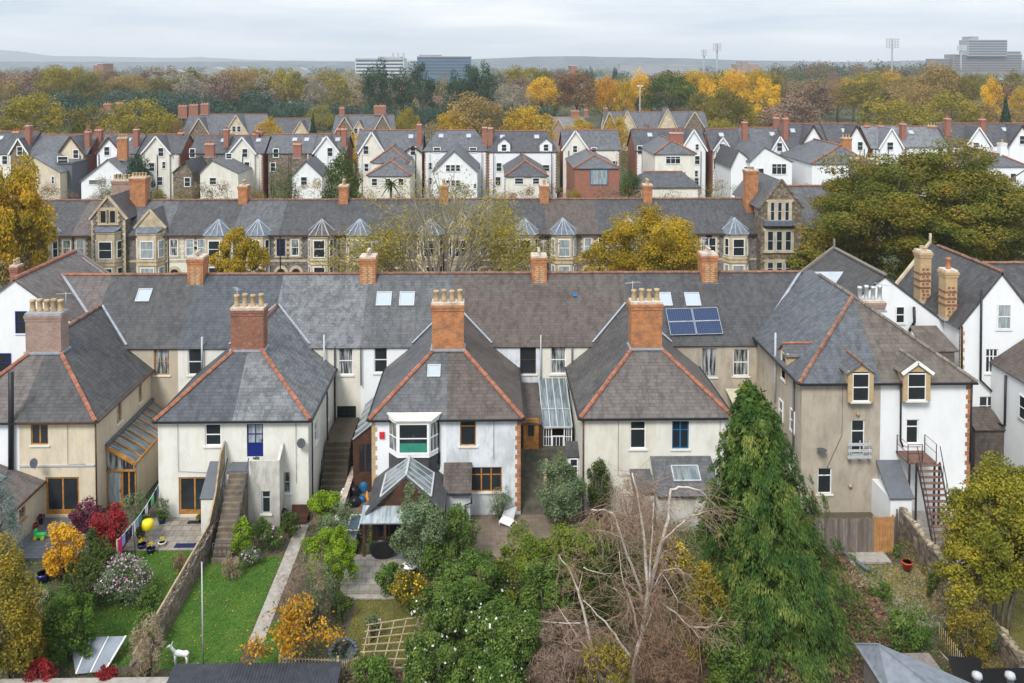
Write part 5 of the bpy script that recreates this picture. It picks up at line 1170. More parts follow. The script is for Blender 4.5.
h3('far white house with steep gable and hipped white wing', 830, 866, 124, 148, 'white', 's3b', gables=[(855, 12, 126)], wins=[(860, 146)], chims=[(866, 126, 144, 5), (880, 126, 145, 5)],
   ann=dict(p=(812, 868), e=164, r=146, k='hip', run=4, m=849, y=168, rf='s3a', wins=[(833, 171, .8, 1.5), (842, 171, .8, 1.5)], ch=[(846, 138, 150, 9, 'b_orange', 3)]))
h3('far white house with a gabled dormer and brick trimmed window', 872, 905, 126, 148, 'white', 's3c', gables=[(890, 11, 129)], wins=[(890, 146, 1.5, 1.8)])
h3('far house with pale blue slates and a broad brick stack', 905, 948, 127, 147, 'white', 's3c', wins=[(940, 152)], chims=[(934, 126, 131, 14, 'b_orange', 5)])
h3('far white house with cream gable under a charcoal roof', 950, 984, 124, 146, 'white', 's3b', gables=[(977, 12, 128)], wins=[(976, 145, 1.4, 1.2)])
h3('far white house at the right edge with two gables', 985, 1060, 124, 145, 'white', 's3b', gables=[(1020, 12, 126)], wins=[(1022, 140)], chims=[], ann=dict(p=(985, 1026), e=167, r=155, k='hip', run=4, m=1010, y=170, w='white', rf='s3a', ch=[(1002, 143, 156, 6, 'white', 1)], wins=[(1013, 178)]))
# ---------------------------------------------------------------- gabled halls and villas further back
def far_villa(label, p0, p1, r, e, gables, wall='stone', roof='s3a', chims=(), Y=290., wins=()):
    return h3(label, p0, p1, r, e, wall, roof, gables=gables, chims=chims, Y=Y, dep=14, wins=wins, name='villa', quoin=False, side=wall)
far_villa('distant brown roofed house behind the round olive trees', 88, 122, 109, 118, [], 'b_old', 's3b', [(108, 104, 116, 8), (120, 103, 116, 7)], Y=270)
far_villa('distant villa with three brick stacks and stone gables, left of centre', 183, 262, 114, 133, [(200, 9, 118, 'gwall'), (237, 11, 115, 'stone')], 'stone', 's3a', [(183, 106, 118, 9), (194, 105, 117, 9), (205, 104, 115, 8)], Y=285, wins=[(234, 129), (239, 129)])
far_villa('distant stone hall with two end gables and middle dormer', 333, 392, 115, 132, [(345, 9, 117, 'gwall'), (359, 6, 121, 'stone'), (383, 9, 115, 'gwall')], 'stone', 's3a', [(342, 108, 116, 5), (380, 106, 115, 12)], Y=285, wins=[(356, 131), (361, 131)])
far_villa('distant slate roofed villa between the conifer and yellow tree', 270, 306, 118, 133, [(301, 7, 121, 'stone')], 'stone', 's3b', Y=280)
far_villa('distant house with a blue grey roof beside the small orange tree', 555, 585, 117, 128, [(558, 5, 119)], 'b_old', 's3c', [(575, 111, 117, 8), (586, 110, 117, 4)], Y=285)
far_villa('distant church like hall with ornate stone gables and a blue slate roof', 606, 674, 112, 128, [(609, 6, 112, 'gwall'), (627, 8, 111, 'stone'), (667, 9, 109, 'stone')], 'stone', 's3a', [(606, 108, 116, 3)], Y=290)
far_villa('distant hall with pale slate roof and one brown stone gable', 674, 708, 112, 127, [(694, 9, 112, 'gwall')], 'gwall', 's3a', Y=290)
T2 = 'street trees before the second terrace'
big_tree('amber and yellow green tree cut by the left edge', 2, 158, 92, 96, 'autumn', 48000, 80, .26, 3.0, seed=31)
big_tree('small young green tree between two bays of the stone terrace', 238, 229, 52, 96, 'ygreen', 16000, 36, .2, 2.5, seed=32)
big_tree('dense round yellow green tree before the stone terrace', 654, 206, 112, 94, 'ygreen', 52000, 70, .23, 3.0, seed=33, extra=[(-5.5, 6.5, 3.0, 4000)])
big_tree('huge spreading oak turning brown, filling the right side', 922, 146, 232, 98, 'oak', 150000, 150, .32, 3.5, seed=34, cr=.17, extra=[(-11, 6.5, 4.0, 9000), (12.5, 10, 5.0, 12000), (10, 6, 5, 9000), (-4, 4.5, 5, 9000)])
# the bare spreading tree
bx = XA(440, 95, 270); t = thing('tree', 'half bare spreading tree with fanned grey limbs before the stone terrace', 'tree', (bx, 95, 0))
mb = MB(); rg = random.Random(8); tips = []
mb.tube([(bx, 95, 0), (bx + .1, 95, 2.6)], [.42, .34], 8)
for k in range(30):
    a = math.pi * (k + .5) / 30; dx = math.cos(a) * 1.15; grow(mb, rg, (bx, 95, 2.3 + rg.random()), (dx, rg.uniform(-.5, .5), .25 + math.sin(a) * .8), rg.uniform(4.2, 5.4), .17, 3, tips, bend=.18, spread=.30, nch=(2, 3), up=.03, minr=.035)
mb.build('trunk', plain('pale grey branches', (.30, .26, .19), .9, var=.3, scale=1), t)
rng = np.random.default_rng(5); P = np.array([tuple(q[0]) for q in tips if q[2] <= 1]); P = P[rng.integers(0, len(P), 24000)] + rng.normal(size=(24000, 3)) * .6
keep = (np.abs(P[:, 0] - bx) > 4.2 * rng.uniform(.6, 1.4, len(P))) | (rng.random(len(P)) < .3); P = P[keep]
link_mesh('crown', quads_mesh('crown', leaf_quads(rng, P - np.array([bx, 95, 0]), .24), [LF['yolive']]), t)
# small greenery among the third row
for a in (('dark green shrub tree between the far gabled houses at left', 138, 154, 30, 166, 'dkgreen', 'round', 0), ('scrubby bare tree in front of the far cream gable', 106, 172, 30, 160, 'twig', 'sparse', 1),
          ('green and grey scrubby tree beside a far white wing', 284, 163, 34, 150, 'green', 'sparse', 0), ('olive green bushy tree left of the brick trimmed house', 342, 152, 40, 150, 'green', 'round', 1),
          ('round bright green bush beside the far glazed brick wing', 631, 169, 24, 155, 'green', 'round', 2), ('low olive bush left of the glazed brick wing', 575, 190, 14, 150, 'yolive', 'round', 0),
          ('small green bush at the foot of far white house', 886, 176, 14, 160, 'green', 'round', 1), ('small olive tree between two far brick stacks', 160, 190, 18, 150, 'olive', 'round', 0), ('russet hedge plant behind the stone terrace', 610, 184, 46, 145, 'mauve', 'sparse', 2),
          ('thin russet tree between far houses at left', 180, 117, 24, 225, 'brown', 'sparse', 1)):
    tree(*a, low=.05)
# palm
px_, D_ = 391, 150; x = XA(px_, D_, 190); t = thing('palm_tree', 'small palm in front of the brick trimmed far house', 'palm', (x, D_, 0)); zt = ZA(184, D_)
mb = MB(); mb.tube([(x, D_, 0), (x, D_, zt)], [.3, .22], 7); mb.build('trunk', BARK, t); mb = MB()
for k in range(22):
    a = k * 2.4; e_ = .9 - .07 * k; pts = [Vector((x, D_, zt))]; 
    for q in range(1, 5): rr = q * .55; pts.append(Vector((x + rr * math.cos(a), D_ + rr * math.sin(a), zt + e_ * rr - .16 * rr * rr)))
    for q in range(4): mb.beam(pts[q], pts[q + 1], .45 * (1 - q * .2), .03)
mb.build('fronds', LF['green'], t)
# ---------------------------------------------------------------- autumn trees beyond the houses
GB = 'autumn trees beyond the rooftops'
for i, a in enumerate((
    ('broad yellow olive tree at far left above the gabled roofs', 34, 94, 66, 250, 'yolive', 'round'), ('olive tree partly cut by the left edge beyond the roofs', -4, 113, 44, 240, 'yolive', 'round'),
    ('smaller green olive tree second from the left beyond the roofs', 90, 103, 44, 255, 'olive', 'round'), ('broad dome shaped olive tree behind brick chimneys at left', 139, 99, 60, 250, 'yolive', 'round'), ('low olive tree right of the broad dome shaped one', 168, 115, 26, 245, 'yolive', 'round'),
    ('yellow tree standing left of the small dark conifer', 267, 118, 30, 250, 'gold', 'round'), ('thin yellow green tree behind the small conifer', 320, 103, 32, 320, 'yolive', 'sparse'),
    ('golden tree behind twin red chimneys', 355, 134, 26, 215, 'gold', 'round'), ('yellow green tree right of the distant stone hall', 408, 108, 32, 265, 'yolive', 'oval'),
    ('large orange brown tree above the white hipped house', 476, 94, 62, 265, 'tan', 'round'), ('orange brown smaller tree left of the large one', 452, 110, 34, 260, 'gold', 'round'), ('olive brown tree above the dormered white house', 530, 106, 52, 260, 'gold', 'round'),
    ('small yellow tree behind the brick side of far houses', 515, 112, 22, 300, 'yolive', 'round'),
    ('low orange tree between two distant roofs', 580, 117, 30, 240, 'gold', 'round'), ('golden tree right of the cream gabled far house', 616, 115, 30, 238, 'gold', 'oval'),
    ('bright golden tree over the pale bare trees, upper middle', 542, 77, 32, 400, 'yellow', 'round'), ('big russet brown tree in the upper middle', 577, 72, 48, 380, 'brown', 'round'), ('grey bare tree left of the golden one', 512, 80, 44, 390, 'twig', 'sparse'),
    ('orange gold tree right of the big russet tree', 607, 75, 28, 375, 'orange', 'round'), ('tall bright yellow tree left of the lamp mast', 637, 69, 34, 380, 'yellow', 'oval'), ('yellow orange tree between orange and tall yellow ones', 624, 80, 24, 370, 'gold', 'round'),
    ('large dark green tree right of the lamp mast', 671, 73, 60, 370, 'green', 'round'), ('yellow tree behind the floodlight pair', 697, 71, 26, 420, 'gold', 'round'), ('bright yellow small tree below the floodlight pair', 706, 79, 24, 390, 'yellow', 'round'),
    ('gold tree right of the floodlight pair', 733, 70, 34, 400, 'yellow', 'round'), ('greenish round tree below the gold ones', 727, 88, 46, 300, 'olive', 'round'), ('olive tree low beside the distant hall', 722, 118, 34, 260, 'yolive', 'round'), ('brown green tree behind the distant hall roof', 703, 92, 34, 340, 'olive', 'round'),
    ('bright yellow tree above the white dormer house', 765, 77, 34, 340, 'yellow', 'oval'), ('orange tree behind the bright yellow one', 755, 70, 30, 410, 'gold', 'round'),
    ('mauve brown bare crowned tree right of the yellow tree', 812, 80, 52, 330, 'mauve', 'round'), ('low mauve brown tree spreading above brick sided house', 790, 98, 62, 290, 'mauve', 'round'), ('dark olive tree in front of the tall floodlight', 868, 80, 50, 380, 'olive', 'round'),
    ('tan olive tree left of the tall floodlight', 838, 82, 36, 400, 'tan', 'round'), ('wide yellow olive tree above the white gables at right', 892, 98, 66, 270, 'yolive', 'round'), ('orange brown tree right of the tall floodlight', 905, 76, 42, 370, 'tan', 'round'),
    ('tall russet olive tree below the hospital', 937, 64, 46, 360, 'tan', 'round'), ('olive tree in front of the pale stadium roof', 952, 92, 56, 300, 'yolive', 'round'), ('olive tree right of the tall russet one', 962, 74, 32, 370, 'olive', 'round'),
    ('bright yellow oval tree before the stadium roof', 993, 76, 25, 340, 'yellow', 'oval'), ('gold tree at the right edge before the stadium', 1022, 88, 26, 330, 'gold', 'round'), ('brown tree low at the right edge', 1012, 108, 36, 300, 'tan', 'round'), ('olive brown tree beneath the yellow oval tree', 978, 100, 40, 310, 'tan', 'round'),
    ('low olive tree left of the mauve brown trees', 748, 104, 36, 300, 'yolive', 'round'), ('golden brown tree beside the tall russet one', 922, 86, 36, 340, 'tan', 'round'))):
    tree(*a, var=i % 4, group=GB)
tree('small dark cone shaped conifer above the far cream roofs', 313, 113, 17, 245, 'dkgreen', 'cone', 0, low=.1)
tree('dark blue green conifer at the right among autumn trees', 1006, 97, 24, 270, 'dkgreen', 'cone', 1, low=.1)
for i, (l, px, tp, w_, dz) in enumerate((('leftmost broad dark pine of the tall group', 379, 61, 36, 0), ('tall dark pine second from left, joined to its neighbour', 402, 66, 30, 6), ('dark pine with a flat side, middle of the group', 421, 64, 30, 2), ('smaller dark pine before the glazed office block', 455, 72, 26, 0), ('tall pointed dark pine, rightmost of the group', 483, 60, 34, 3), ('dark pine joined left of the pointed one', 468, 66, 24, 6))):
    tree(l, px, tp, w_, 390 + dz * 3, 'dkgreen', 'pine', i % 3, low=.22, name='pine_tree', group='tall dark pines')
tree('lone far dark pine above the russet tree', 590, 66, 12, 700, 'dkgreen', 'pine', 1, low=.2, name='pine_tree')
tree('lone slim far dark pine above the yellow trees', 615, 65, 7, 700, 'dkgreen', 'oval', 1, low=.1, name='pine_tree')
tree('olive domed tree high on the left horizon wood', 189, 69, 32, 470, 'olive', 'round', 1); tree('olive domed tree left of the white marquee', 255, 67, 34, 470, 'yolive', 'round', 2)
rb = random.Random(17); ORD = ['first', 'second', 'third', 'fourth', 'fifth', 'sixth', 'seventh', 'eighth', 'ninth', 'tenth', 'eleventh', 'twelfth', 'thirteenth', 'fourteenth', 'fifteenth', 'sixteenth', 'seventeenth', 'eighteenth', 'nineteenth', 'twentieth']; CW = {'tan': 'tan brown', 'twig': 'bare grey', 'yolive': 'yellow olive', 'mauve': 'mauve brown', 'olive': 'olive green', 'gold': 'golden'}; CNT = {}
def nth_label(c, where): CNT[(c, where)] = CNT.get((c, where), -1) + 1; return f'{CW[c]} tree {where}, {ORD[CNT[(c, where)]]} of that colour from the left'
for k in range(46):
    px = -20 + k * 9 + rb.uniform(-3, 3) if k < 40 else 500 + (k - 40) * 11
    c_ = rb.choice(['tan', 'twig', 'yolive', 'twig', 'tan', 'mauve', 'olive']); tree(nth_label(c_, 'in the left distant wood'), px, rb.uniform(66, 79), rb.uniform(26, 44), rb.uniform(430, 520), c_, 'round', k % 4, group='tall thinning trees of the left distant wood')
for k in range(26):
    c_ = rb.choice(['tan', 'olive', 'mauve', 'gold', 'yolive', 'olive']); tree(nth_label(c_, 'in the right distant wood'), 640 + k * 15 + rb.uniform(-4, 4), rb.uniform(68, 82), rb.uniform(28, 46), rb.uniform(430, 560), c_, 'round', k % 4, group='rounded trees of the right distant wood')
# ---------------------------------------------------------------- woods
wood('woodland', 'dark evergreen wood behind the left rooftops', 70, (40, 265), (400, 450), (12, 17.5), (6, 9), ['dkgreen', 'bluegreen'], 260, .17, 1)
wood('woodland', 'dark evergreen wood low behind the middle rooftops', 60, (245, 545), (370, 420), (9, 13), (5, 8), ['dkgreen', 'bluegreen', 'dkgreen'], 260, .17, 2)
wood('woodland', 'bare brown and olive wood across the left distance', 150, (-60, 380), (470, 600), (18, 24), (7, 11), ['twig', 'mauve', 'yolive', 'tan', 'olive', 'twig'], 300, .15, 3)
wood('woodland', 'mixed wood behind the yellow trees', 130, (330, 800), (430, 620), (14, 20), (7, 11), ['twig', 'mauve', 'olive', 'tan', 'bluegreen'], 260, .16, 4)
wood('woodland', 'brown and olive wood behind the right trees', 120, (740, 1090), (420, 700), (14, 20), (7, 11), ['tan', 'olive', 'mauve', 'brown', 'green'], 260, .16, 5)
wood('woodland', 'low trees and gardens just beyond the third row', 90, (-60, 1090), (235, 330), (5, 9.5), (4, 6), ['olive', 'yolive', 'mauve', 'green', 'brown'], 200, .17, 6)
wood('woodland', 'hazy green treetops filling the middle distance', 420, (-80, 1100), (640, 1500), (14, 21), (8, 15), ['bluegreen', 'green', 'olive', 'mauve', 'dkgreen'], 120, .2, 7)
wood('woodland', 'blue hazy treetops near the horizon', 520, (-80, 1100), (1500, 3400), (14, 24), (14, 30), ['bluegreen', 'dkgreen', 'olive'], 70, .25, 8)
wood('woodland', 'taller blue green trees below the hospital skyline', 60, (775, 945), (760, 900), (24, 31), (12, 17), ['bluegreen', 'green', 'brown'], 200, .17, 9)
wood('garden_trees', 'trees and bushes in the gaps between third row houses', 70, (-40, 1080), (201, 232), (6, 9.5), (3, 4.5), ['olive', 'yolive', 'mauve', 'green', 'brown'], 260, .14, 21)
wood('garden_trees', 'bushes and hedges in the yards before the third row', 85, (-40, 1080), (146, 166), (5.2, 8.2), (1.6, 2.8), ['olive', 'green', 'mauve', 'brown', 'tan'], 260, .13, 22)
# hills
def hill(Y, prof, name='hills', seed=0, thick=500):
    rg = random.Random(seed); mb = MB(); xs = np.linspace(-120, 1150, 140); h = []
    for px in xs:
        y = np.interp(px, [p[0] for p in prof], [p[1] for p in prof]) + rg.uniform(-.25, .25); h.append((XA(px, Y, y), max(1, ZA(y, Y, px))))
    for k in range(len(h) - 1):
        (x0, z0), (x1, z1) = h[k], h[k + 1]; mb.poly([(x0, Y - thick, 0), (x1, Y - thick, 0), (x1, Y, z1), (x0, Y, z0)], 0, True); mb.poly([(x0, Y, z0), (x1, Y, z1), (x1, Y + thick, 0), (x0, Y + thick, 0)], 0, True)
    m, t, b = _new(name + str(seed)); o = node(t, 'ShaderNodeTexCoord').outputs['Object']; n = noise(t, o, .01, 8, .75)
    t.links.new(ramp(t, n, [(.35, (.015, .035, .045)), (.5, (.035, .06, .065)), (.58, (.10, .11, .12)), (.66, (.03, .045, .045))]), b.inputs['Base Color']); b.inputs['Roughness'].default_value = 1  # blue of the distance haze is painted into these hill colours
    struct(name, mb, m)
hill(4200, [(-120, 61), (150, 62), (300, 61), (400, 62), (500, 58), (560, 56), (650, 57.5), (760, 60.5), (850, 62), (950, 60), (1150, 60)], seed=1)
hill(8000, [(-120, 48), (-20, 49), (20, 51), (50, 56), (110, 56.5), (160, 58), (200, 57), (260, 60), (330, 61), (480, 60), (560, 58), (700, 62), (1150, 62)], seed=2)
# ---------------------------------------------------------------- distant buildings and masts
def slabs(label, cat, rects, Y, mats, name='office_block', dep=30, bands=0, group=None):
    t = thing(name, label, cat, (XA(rects[0][0], Y, 60), Y, 0), group)
    for i, (a, b, tp, *rest) in enumerate(rects):
        x0, x1, zt = XA(a, Y, 60), XA(b, Y, 60), ZA(tp, Y); z0 = ZA(rest[0], Y) if rest else 0; dy = i * 3
        mb = MB(); mb.box(x0, x1, Y + dy, Y + dep + dy, max(0, z0), zt); w_ = mb.build('wall', M[mats[i % len(mats)]], t)
        if bands and x1 - x0 > 12:
            mb = MB(); nf = max(1, int((zt - max(z0, 12)) / bands))
            for k in range(nf): z = zt - (k + .75) * bands; mb.box(x0 + 1, x1 - 1, Y + dy - .3, Y + dy, z, z + bands * .45)
            mb.build('window_band', M['farglass'], w_)
        mb = MB(); mb.box(x0 - .5, x1 + .5, Y + dy - .5, Y + dep + dy + .5, zt, zt + .8); mb.build('roof', M['ltgrey'], w_)
    return t
M['farglass'] = plain('far window glass', (.06, .09, .13), .3)
M['fargrey'] = plain('far grey cladding', (.30, .32, .34), .8); M['farpale'] = plain('far pale cladding', (.55, .57, .58), .8); M['farbr'] = plain('far brown cladding', (.24, .20, .18), .8); M['farblue'] = plain('far blue glass', (.10, .16, .24), .4)
slabs('big hospital like tower block on the right horizon', 'building', [(968, 1007, 40, 56), (972, 979, 36.5, 40), (955, 1024, 54.5), (1000, 1024, 51.5), (938, 953, 59)], 1500, ['fargrey', 'fargrey', 'farbr', 'fargrey', 'farbr'], bands=4.2, name='tower_block')
slabs('pale grey low office block left of the dark pines', 'building', [(355, 404, 59), (378, 400, 57.2)], 1000, ['farpale'], bands=3.8)
t = slabs('blue glazed office block behind the dark pines', 'building', [(417, 471, 56.8), (419, 440, 55.2)], 1100, ['farblue', 'fargrey'], bands=3.8)
for px, wh in ((393, 'leftmost'), (398, 'middle'), (403.5, 'rightmost')):
    x = XA(px, 1010, 60); mb = MB(); mb.tube([(x, 1010, 0), (x, 1010, ZA(53, 1010))], 1.0, 8); tag(mb.build('boiler_flue', M['fargrey'], origin=(x, 1010, 0)), wh + ' of three slim flues above the pale office block', 'flue', 'flues over the office block')
slabs('distant red brick block among the left horizon trees', 'building', [(97, 103, 64), (92, 97, 65.5)], 1100, ['b_red'])
slabs('tiny far red brick building right of the slim pine', 'building', [(571, 577, 66)], 900, ['b_red'])
slabs('far square brick tower on the horizon, right of floodlights', 'building', [(742, 748, 61.5), (738, 760, 64.5)], 1200, ['b_old'])
slabs('long pale flat roofed block on the middle horizon', 'building', [(620, 665, 64.5), (655, 700, 66)], 1500, ['fargrey'])
slabs('long white stadium stand roof at right', 'building', [(968, 1060, 80.5), (985, 1060, 83)], 560, ['farpale', 'fargrey'], dep=14, name='stadium_stand')
for lab, a, b, tp in (('flat white marquee left on the wooded horizon', 147, 181, 69), ('curved white marquee right of the flat one', 202, 222, 67), ('brightest white marquee on the left horizon', 228, 248, 67), ('white marquee peeping over olive trees, rightmost', 286, 307, 67.5)):
    Y = 640; x0, x1, zt = XA(a, Y, 68), XA(b, Y, 68), ZA(tp, Y); mb = MB(); n = 8; pts = [(x0 + (x1 - x0) * k / n, Y, zt - 4 + 4 * math.sin(math.pi * k / n) ** .6) for k in range(n + 1)]
    mb.ext([(x0, Y, 0)] + pts + [(x1, Y, 0)], (0, 18, 0)); tag(mb.build('marquee', M['fargrey'], origin=((x0 + x1) / 2, Y, 0)), lab, 'marquee')
def floodlight(label, px, top, base, Y, w_, cols, rows, tilt=0):
    x = XA(px, Y, 60); zt = ZA(top, Y); s_ = Y / FPX; t = thing('floodlight_mast', label, 'floodlight', (x, Y, 0), 'stadium floodlights')
    mb = MB(); mb.tube([(x, Y, 0), (x, Y, zt)], [1.0, .55], 8); mb.build('pole', M['fargrey'], t)
    mb = MB(); W_2 = w_ * s_ / 2; H = W_2 * 2 * rows / cols * .9
    for r_ in range(rows): z = zt - H * (r_ + .5) / rows; mb.beam((x - W_2, Y - .4, z + tilt * -W_2), (x + W_2, Y - .4, z + tilt * W_2), .3, .3)
    for c_ in range(cols): xx = x - W_2 + 2 * W_2 * (c_ + .5) / cols; mb.beam((xx, Y - .4, zt - H), (xx, Y - .4, zt), .3, .3)
    fr_ = mb.build('lamp_frame', M['fargrey'], t)
    mb = MB()
    for r_ in range(rows):
        for c_ in range(cols): xx = x - W_2 + 2 * W_2 * (c_ + .5) / cols; z = zt - H * (r_ + .5) / rows; mb.box(xx - W_2 / cols * .7, xx + W_2 / cols * .7, Y - 1.4, Y - .5, z - .6, z + .6)
    mb.build('lamp', M['farpale'], fr_)
floodlight('tall floodlight mast standing alone against the sky at right', 892, 38, 83, 700, 14, 5, 4)
floodlight('larger of the two floodlights right of centre', 717, 43, 86, 640, 9, 4, 4, .1); floodlight('smaller of the two floodlights right of centre', 704, 49, 80, 720, 6, 3, 4, .1)
floodlight('floodlight mast in front of the hospital tower', 961, 45, 74, 800, 10, 5, 3)
x = XA(640, 300, 90); t = thing('lamp_mast', 'slim pale lamp mast between yellow and green trees', 'lamp mast', (x, 300, 0)); mb = MB(); zt = ZA(86.5, 300); mb.tube([(x, 300, 0), (x, 300, zt)], [.3, .18], 6); mb.build('pole', M['fargrey'], t); mb = MB(); mb.box(x - 1.1, x + 1.1, 299.7, 300.3, zt, zt + .4); mb.build('lamp_head', M['farpale'], t)
# haze
hz = MB(); hz.box(-8600, 8600, -150, 9400, -1.2, 165); m, t, b = _new('haze'); t.nodes.remove(b)
pv = node(t, 'ShaderNodeVolumePrincipled', {'Density': 1.5e-4, 'Color': (.88, .94, 1, 1), 'Anisotropy': 0.0}); t.links.new(pv.outputs[0], t.nodes['Material Output'].inputs['Volume'])
tag(hz.build('haze', m), 'thin pale blue haze over the distance', kind='stuff')
# ---------------------------------------------------------------- near gardens: ground surfaces
LF['lime'] = leaf('leaves lime', [(.08, .13, .008), (.18, .29, .015), (.32, .44, .03)], cl=1.2)
LF['mid'] = leaf('leaves mid green', [(.03, .06, .012), (.08, .14, .025), (.19, .26, .05)], cl=1.2)
LF['bright'] = leaf('leaves bright green', [(.035, .07, .012), (.085, .155, .024), (.20, .27, .06)], cl=1.2)
LF['laurel'] = leaf('leaves laurel', [(.03, .07, .01), (.08, .16, .02), (.19, .29, .04)], cl=1.5)
LF['grgreen'] = leaf('leaves grey green', [(.06, .10, .04), (.14, .20, .09), (.27, .34, .19)], cl=1.2)
LF['silver'] = leaf('needles silver blue', [(.07, .11, .10), (.14, .20, .18), (.24, .31, .29)], cl=1.2)
LF['crimson'] = leaf('leaves crimson', [(.12, .008, .012), (.30, .02, .025), (.45, .05, .05)], cl=1.2)
LF['plum'] = leaf('leaves plum', [(.07, .012, .03), (.16, .035, .07), (.26, .08, .12)], cl=1.2)
LF['amberS'] = leaf('leaves amber shrub', [(.40, .19, .012), (.62, .33, .02), (.78, .47, .04)], cl=1.2)
LF['hedgeO'] = leaf('leaves yellowing', [(.09, .085, .012), (.22, .18, .025), (.42, .30, .03)], cl=.8)
LF['cypress'] = leaf('cypress sprays', [(.014, .042, .010), (.038, .09, .016), (.08, .14, .024), (.26, .26, .06)], cl=.9, trans=.12)
LF['dry'] = leaf('dry stems', [(.14, .10, .06), (.28, .21, .13), (.42, .33, .22)], cl=1.2, trans=.05)
LF['pinkf'] = leaf('pink petals', [(.50, .16, .40), (.70, .36, .60), (.85, .65, .78)], cl=2)
LF['whitef'] = leaf('white petals', [(.7, .7, .68), (.85, .85, .82)], cl=2); LF['yellowf'] = leaf('yellow petals', [(.7, .5, .01), (.85, .68, .02)], cl=2)
LF['rtree'] = leaf('yellow green tree leaves', [(.07, .095, .012), (.20, .20, .022), (.40, .32, .03)], cl=.7)
LF['olgreen'] = leaf('leaves olive green', [(.05, .08, .012), (.13, .18, .02), (.27, .30, .045)], cl=1.0)
LF['redtwig'] = leaf('red brown twigs', [(.10, .055, .035), (.20, .12, .075), (.32, .21, .13)], cl=1.0, trans=.05)
LF['birchtwig'] = leaf('birch twigs', [(.12, .075, .055), (.22, .15, .11), (.32, .235, .18)], cl=1.0, trans=.05)
def patch_mat(name, c1, c2, c3, sc_=1.2, bmp=.3):
    m, t, b = _new(name); o = node(t, 'ShaderNodeTexCoord').outputs['Object']; n = noise(t, o, sc_, 7, .7); f = noise(t, o, 14, 4, .7)
    c = ramp(t, n, [(.3, c1), (.5, c2), (.7, c3)]); c = mixc(t, ramp(t, f, [(.35, (0, 0, 0)), (.75, (.55,) * 3)]), c, tuple(x * .5 for x in c1))
    t.links.new(c, b.inputs['Base Color']); b.inputs['Roughness'].default_value = .95; bump(t, b, f, bmp, .05); return m
M['lawn'] = patch_mat('lawn turf', (.04, .095, .012), (.065, .15, .015), (.12, .17, .03), 1.0)
M['mossy'] = patch_mat('mossy turf', (.07, .075, .02), (.12, .12, .035), (.10, .13, .03), 1.3)
M['soil'] = patch_mat('bare soil and litter', (.06, .045, .03), (.11, .085, .06), (.07, .085, .03), 1.6)
M['gravel'] = patch_mat('pale gravel', (.10, .12, .04), (.25, .21, .155), (.33, .29, .23), 1.3)
def paving(name, c1, c2, w_=.6, h=.6, mort=(.12, .11, .09)):
    m, t, b = _new(name); uv = node(t, 'ShaderNodeUVMap').outputs[0]
    br = node(t, 'ShaderNodeTexBrick', {'Vector': uv, 'Color1': c4(c1), 'Color2': c4(c2), 'Mortar': c4(mort), 'Scale': 1.0, 'Mortar Size': .02, 'Brick Width': w_, 'Row Height': h}); n = noise(t, uv, 1.5, 6, .7)
    c = mixc(t, ramp(t, n, [(.4, (0, 0, 0)), (.7, (.6,) * 3)]), br.outputs[0], tuple(x * .45 for x in c1)); t.links.new(c, b.inputs['Base Color']); b.inputs['Roughness'].default_value = .85; return m
M['pave'] = paving('concrete slabs', (.27, .24, .20), (.33, .30, .25)); M['pave_b'] = paving('brown slabs', (.17, .12, .085), (.22, .165, .12), .5, .5); M['deck'] = paving('grey decking', (.14, .155, .18), (.17, .185, .21), 3.0, .15, (.05, .05, .06))
NOGRASS = []
def sheet(name, x0, x1, y0, y1, m, z=.004, h=None):
    mb = MB()
    if h: mb.box(x0, x1, y0, y1, -.1, h)
    else:
        n = max(2, int((y1 - y0) / 1.2)); rg = random.Random(int(x0 * 10)); L = [(x0 + rg.uniform(-.08, .08), y0 + (y1 - y0) * k / n, z) for k in range(n + 1)]; Rr = [(x1 + rg.uniform(-.08, .08), y0 + (y1 - y0) * k / n, z) for k in range(n + 1)]; mb.poly(L[::-1] + Rr, 0) if False else mb.poly(Rr + L[::-1], 0)
    NOGRASS.append((x0, x1, y0, y1)); return struct(name, mb, M[m])
sheet('garden_soil', -40, 42, 34, 56.5, 'soil', .004); NOGRASS.clear()
sheet('lawn', -21.4, -16.6, 41.3, 51.2, 'lawn', .012); sheet('lawn', -15.9, -11.75, 41.0, 50.6, 'lawn', .012); sheet('lawn', -10.9, -9.6, 41.0, 44.5, 'lawn', .012)
sheet('lawn', -6.9, -2.9, 41.2, 46.5, 'mossy', .012); sheet('lawn', 25.6, 33, 40, 48.4, 'mossy', .012)
sheet('patio', -27.5, -22.9, 50.4, 54.98, 'deck', h=.12); sheet('patio', -21.9, -16.5, 51.25, 54.98, 'pave', h=.06); sheet('path', -11.7, -10.95, 42.8, 54.0, 'conc', h=.03)
sheet('path', -11.1, -7.3, 54.0, 64, 'pave_b', h=.05); sheet('patio', -7.9, -4.6, 46.7, 50.4, 'pave', h=.16); sheet('step', -7.9, -4.7, 46.3, 46.68, 'conc', h=.08)
sheet('patio', -1.2, 4.2, 49.6, 54.98, 'pave_b', h=.05); sheet('path', 2.2, 4.6, 55, 58.7, 'soil', h=.04); sheet('patio', 20.6, 22.9, 49.2, 50.6, 'conc', h=.12); sheet('patio', 25.5, 30.6, 48.4, 54.98, 'conc', h=.06)
sheet('track', 20.2, 24.2, 43.5, 49.1, 'gravel', .012)
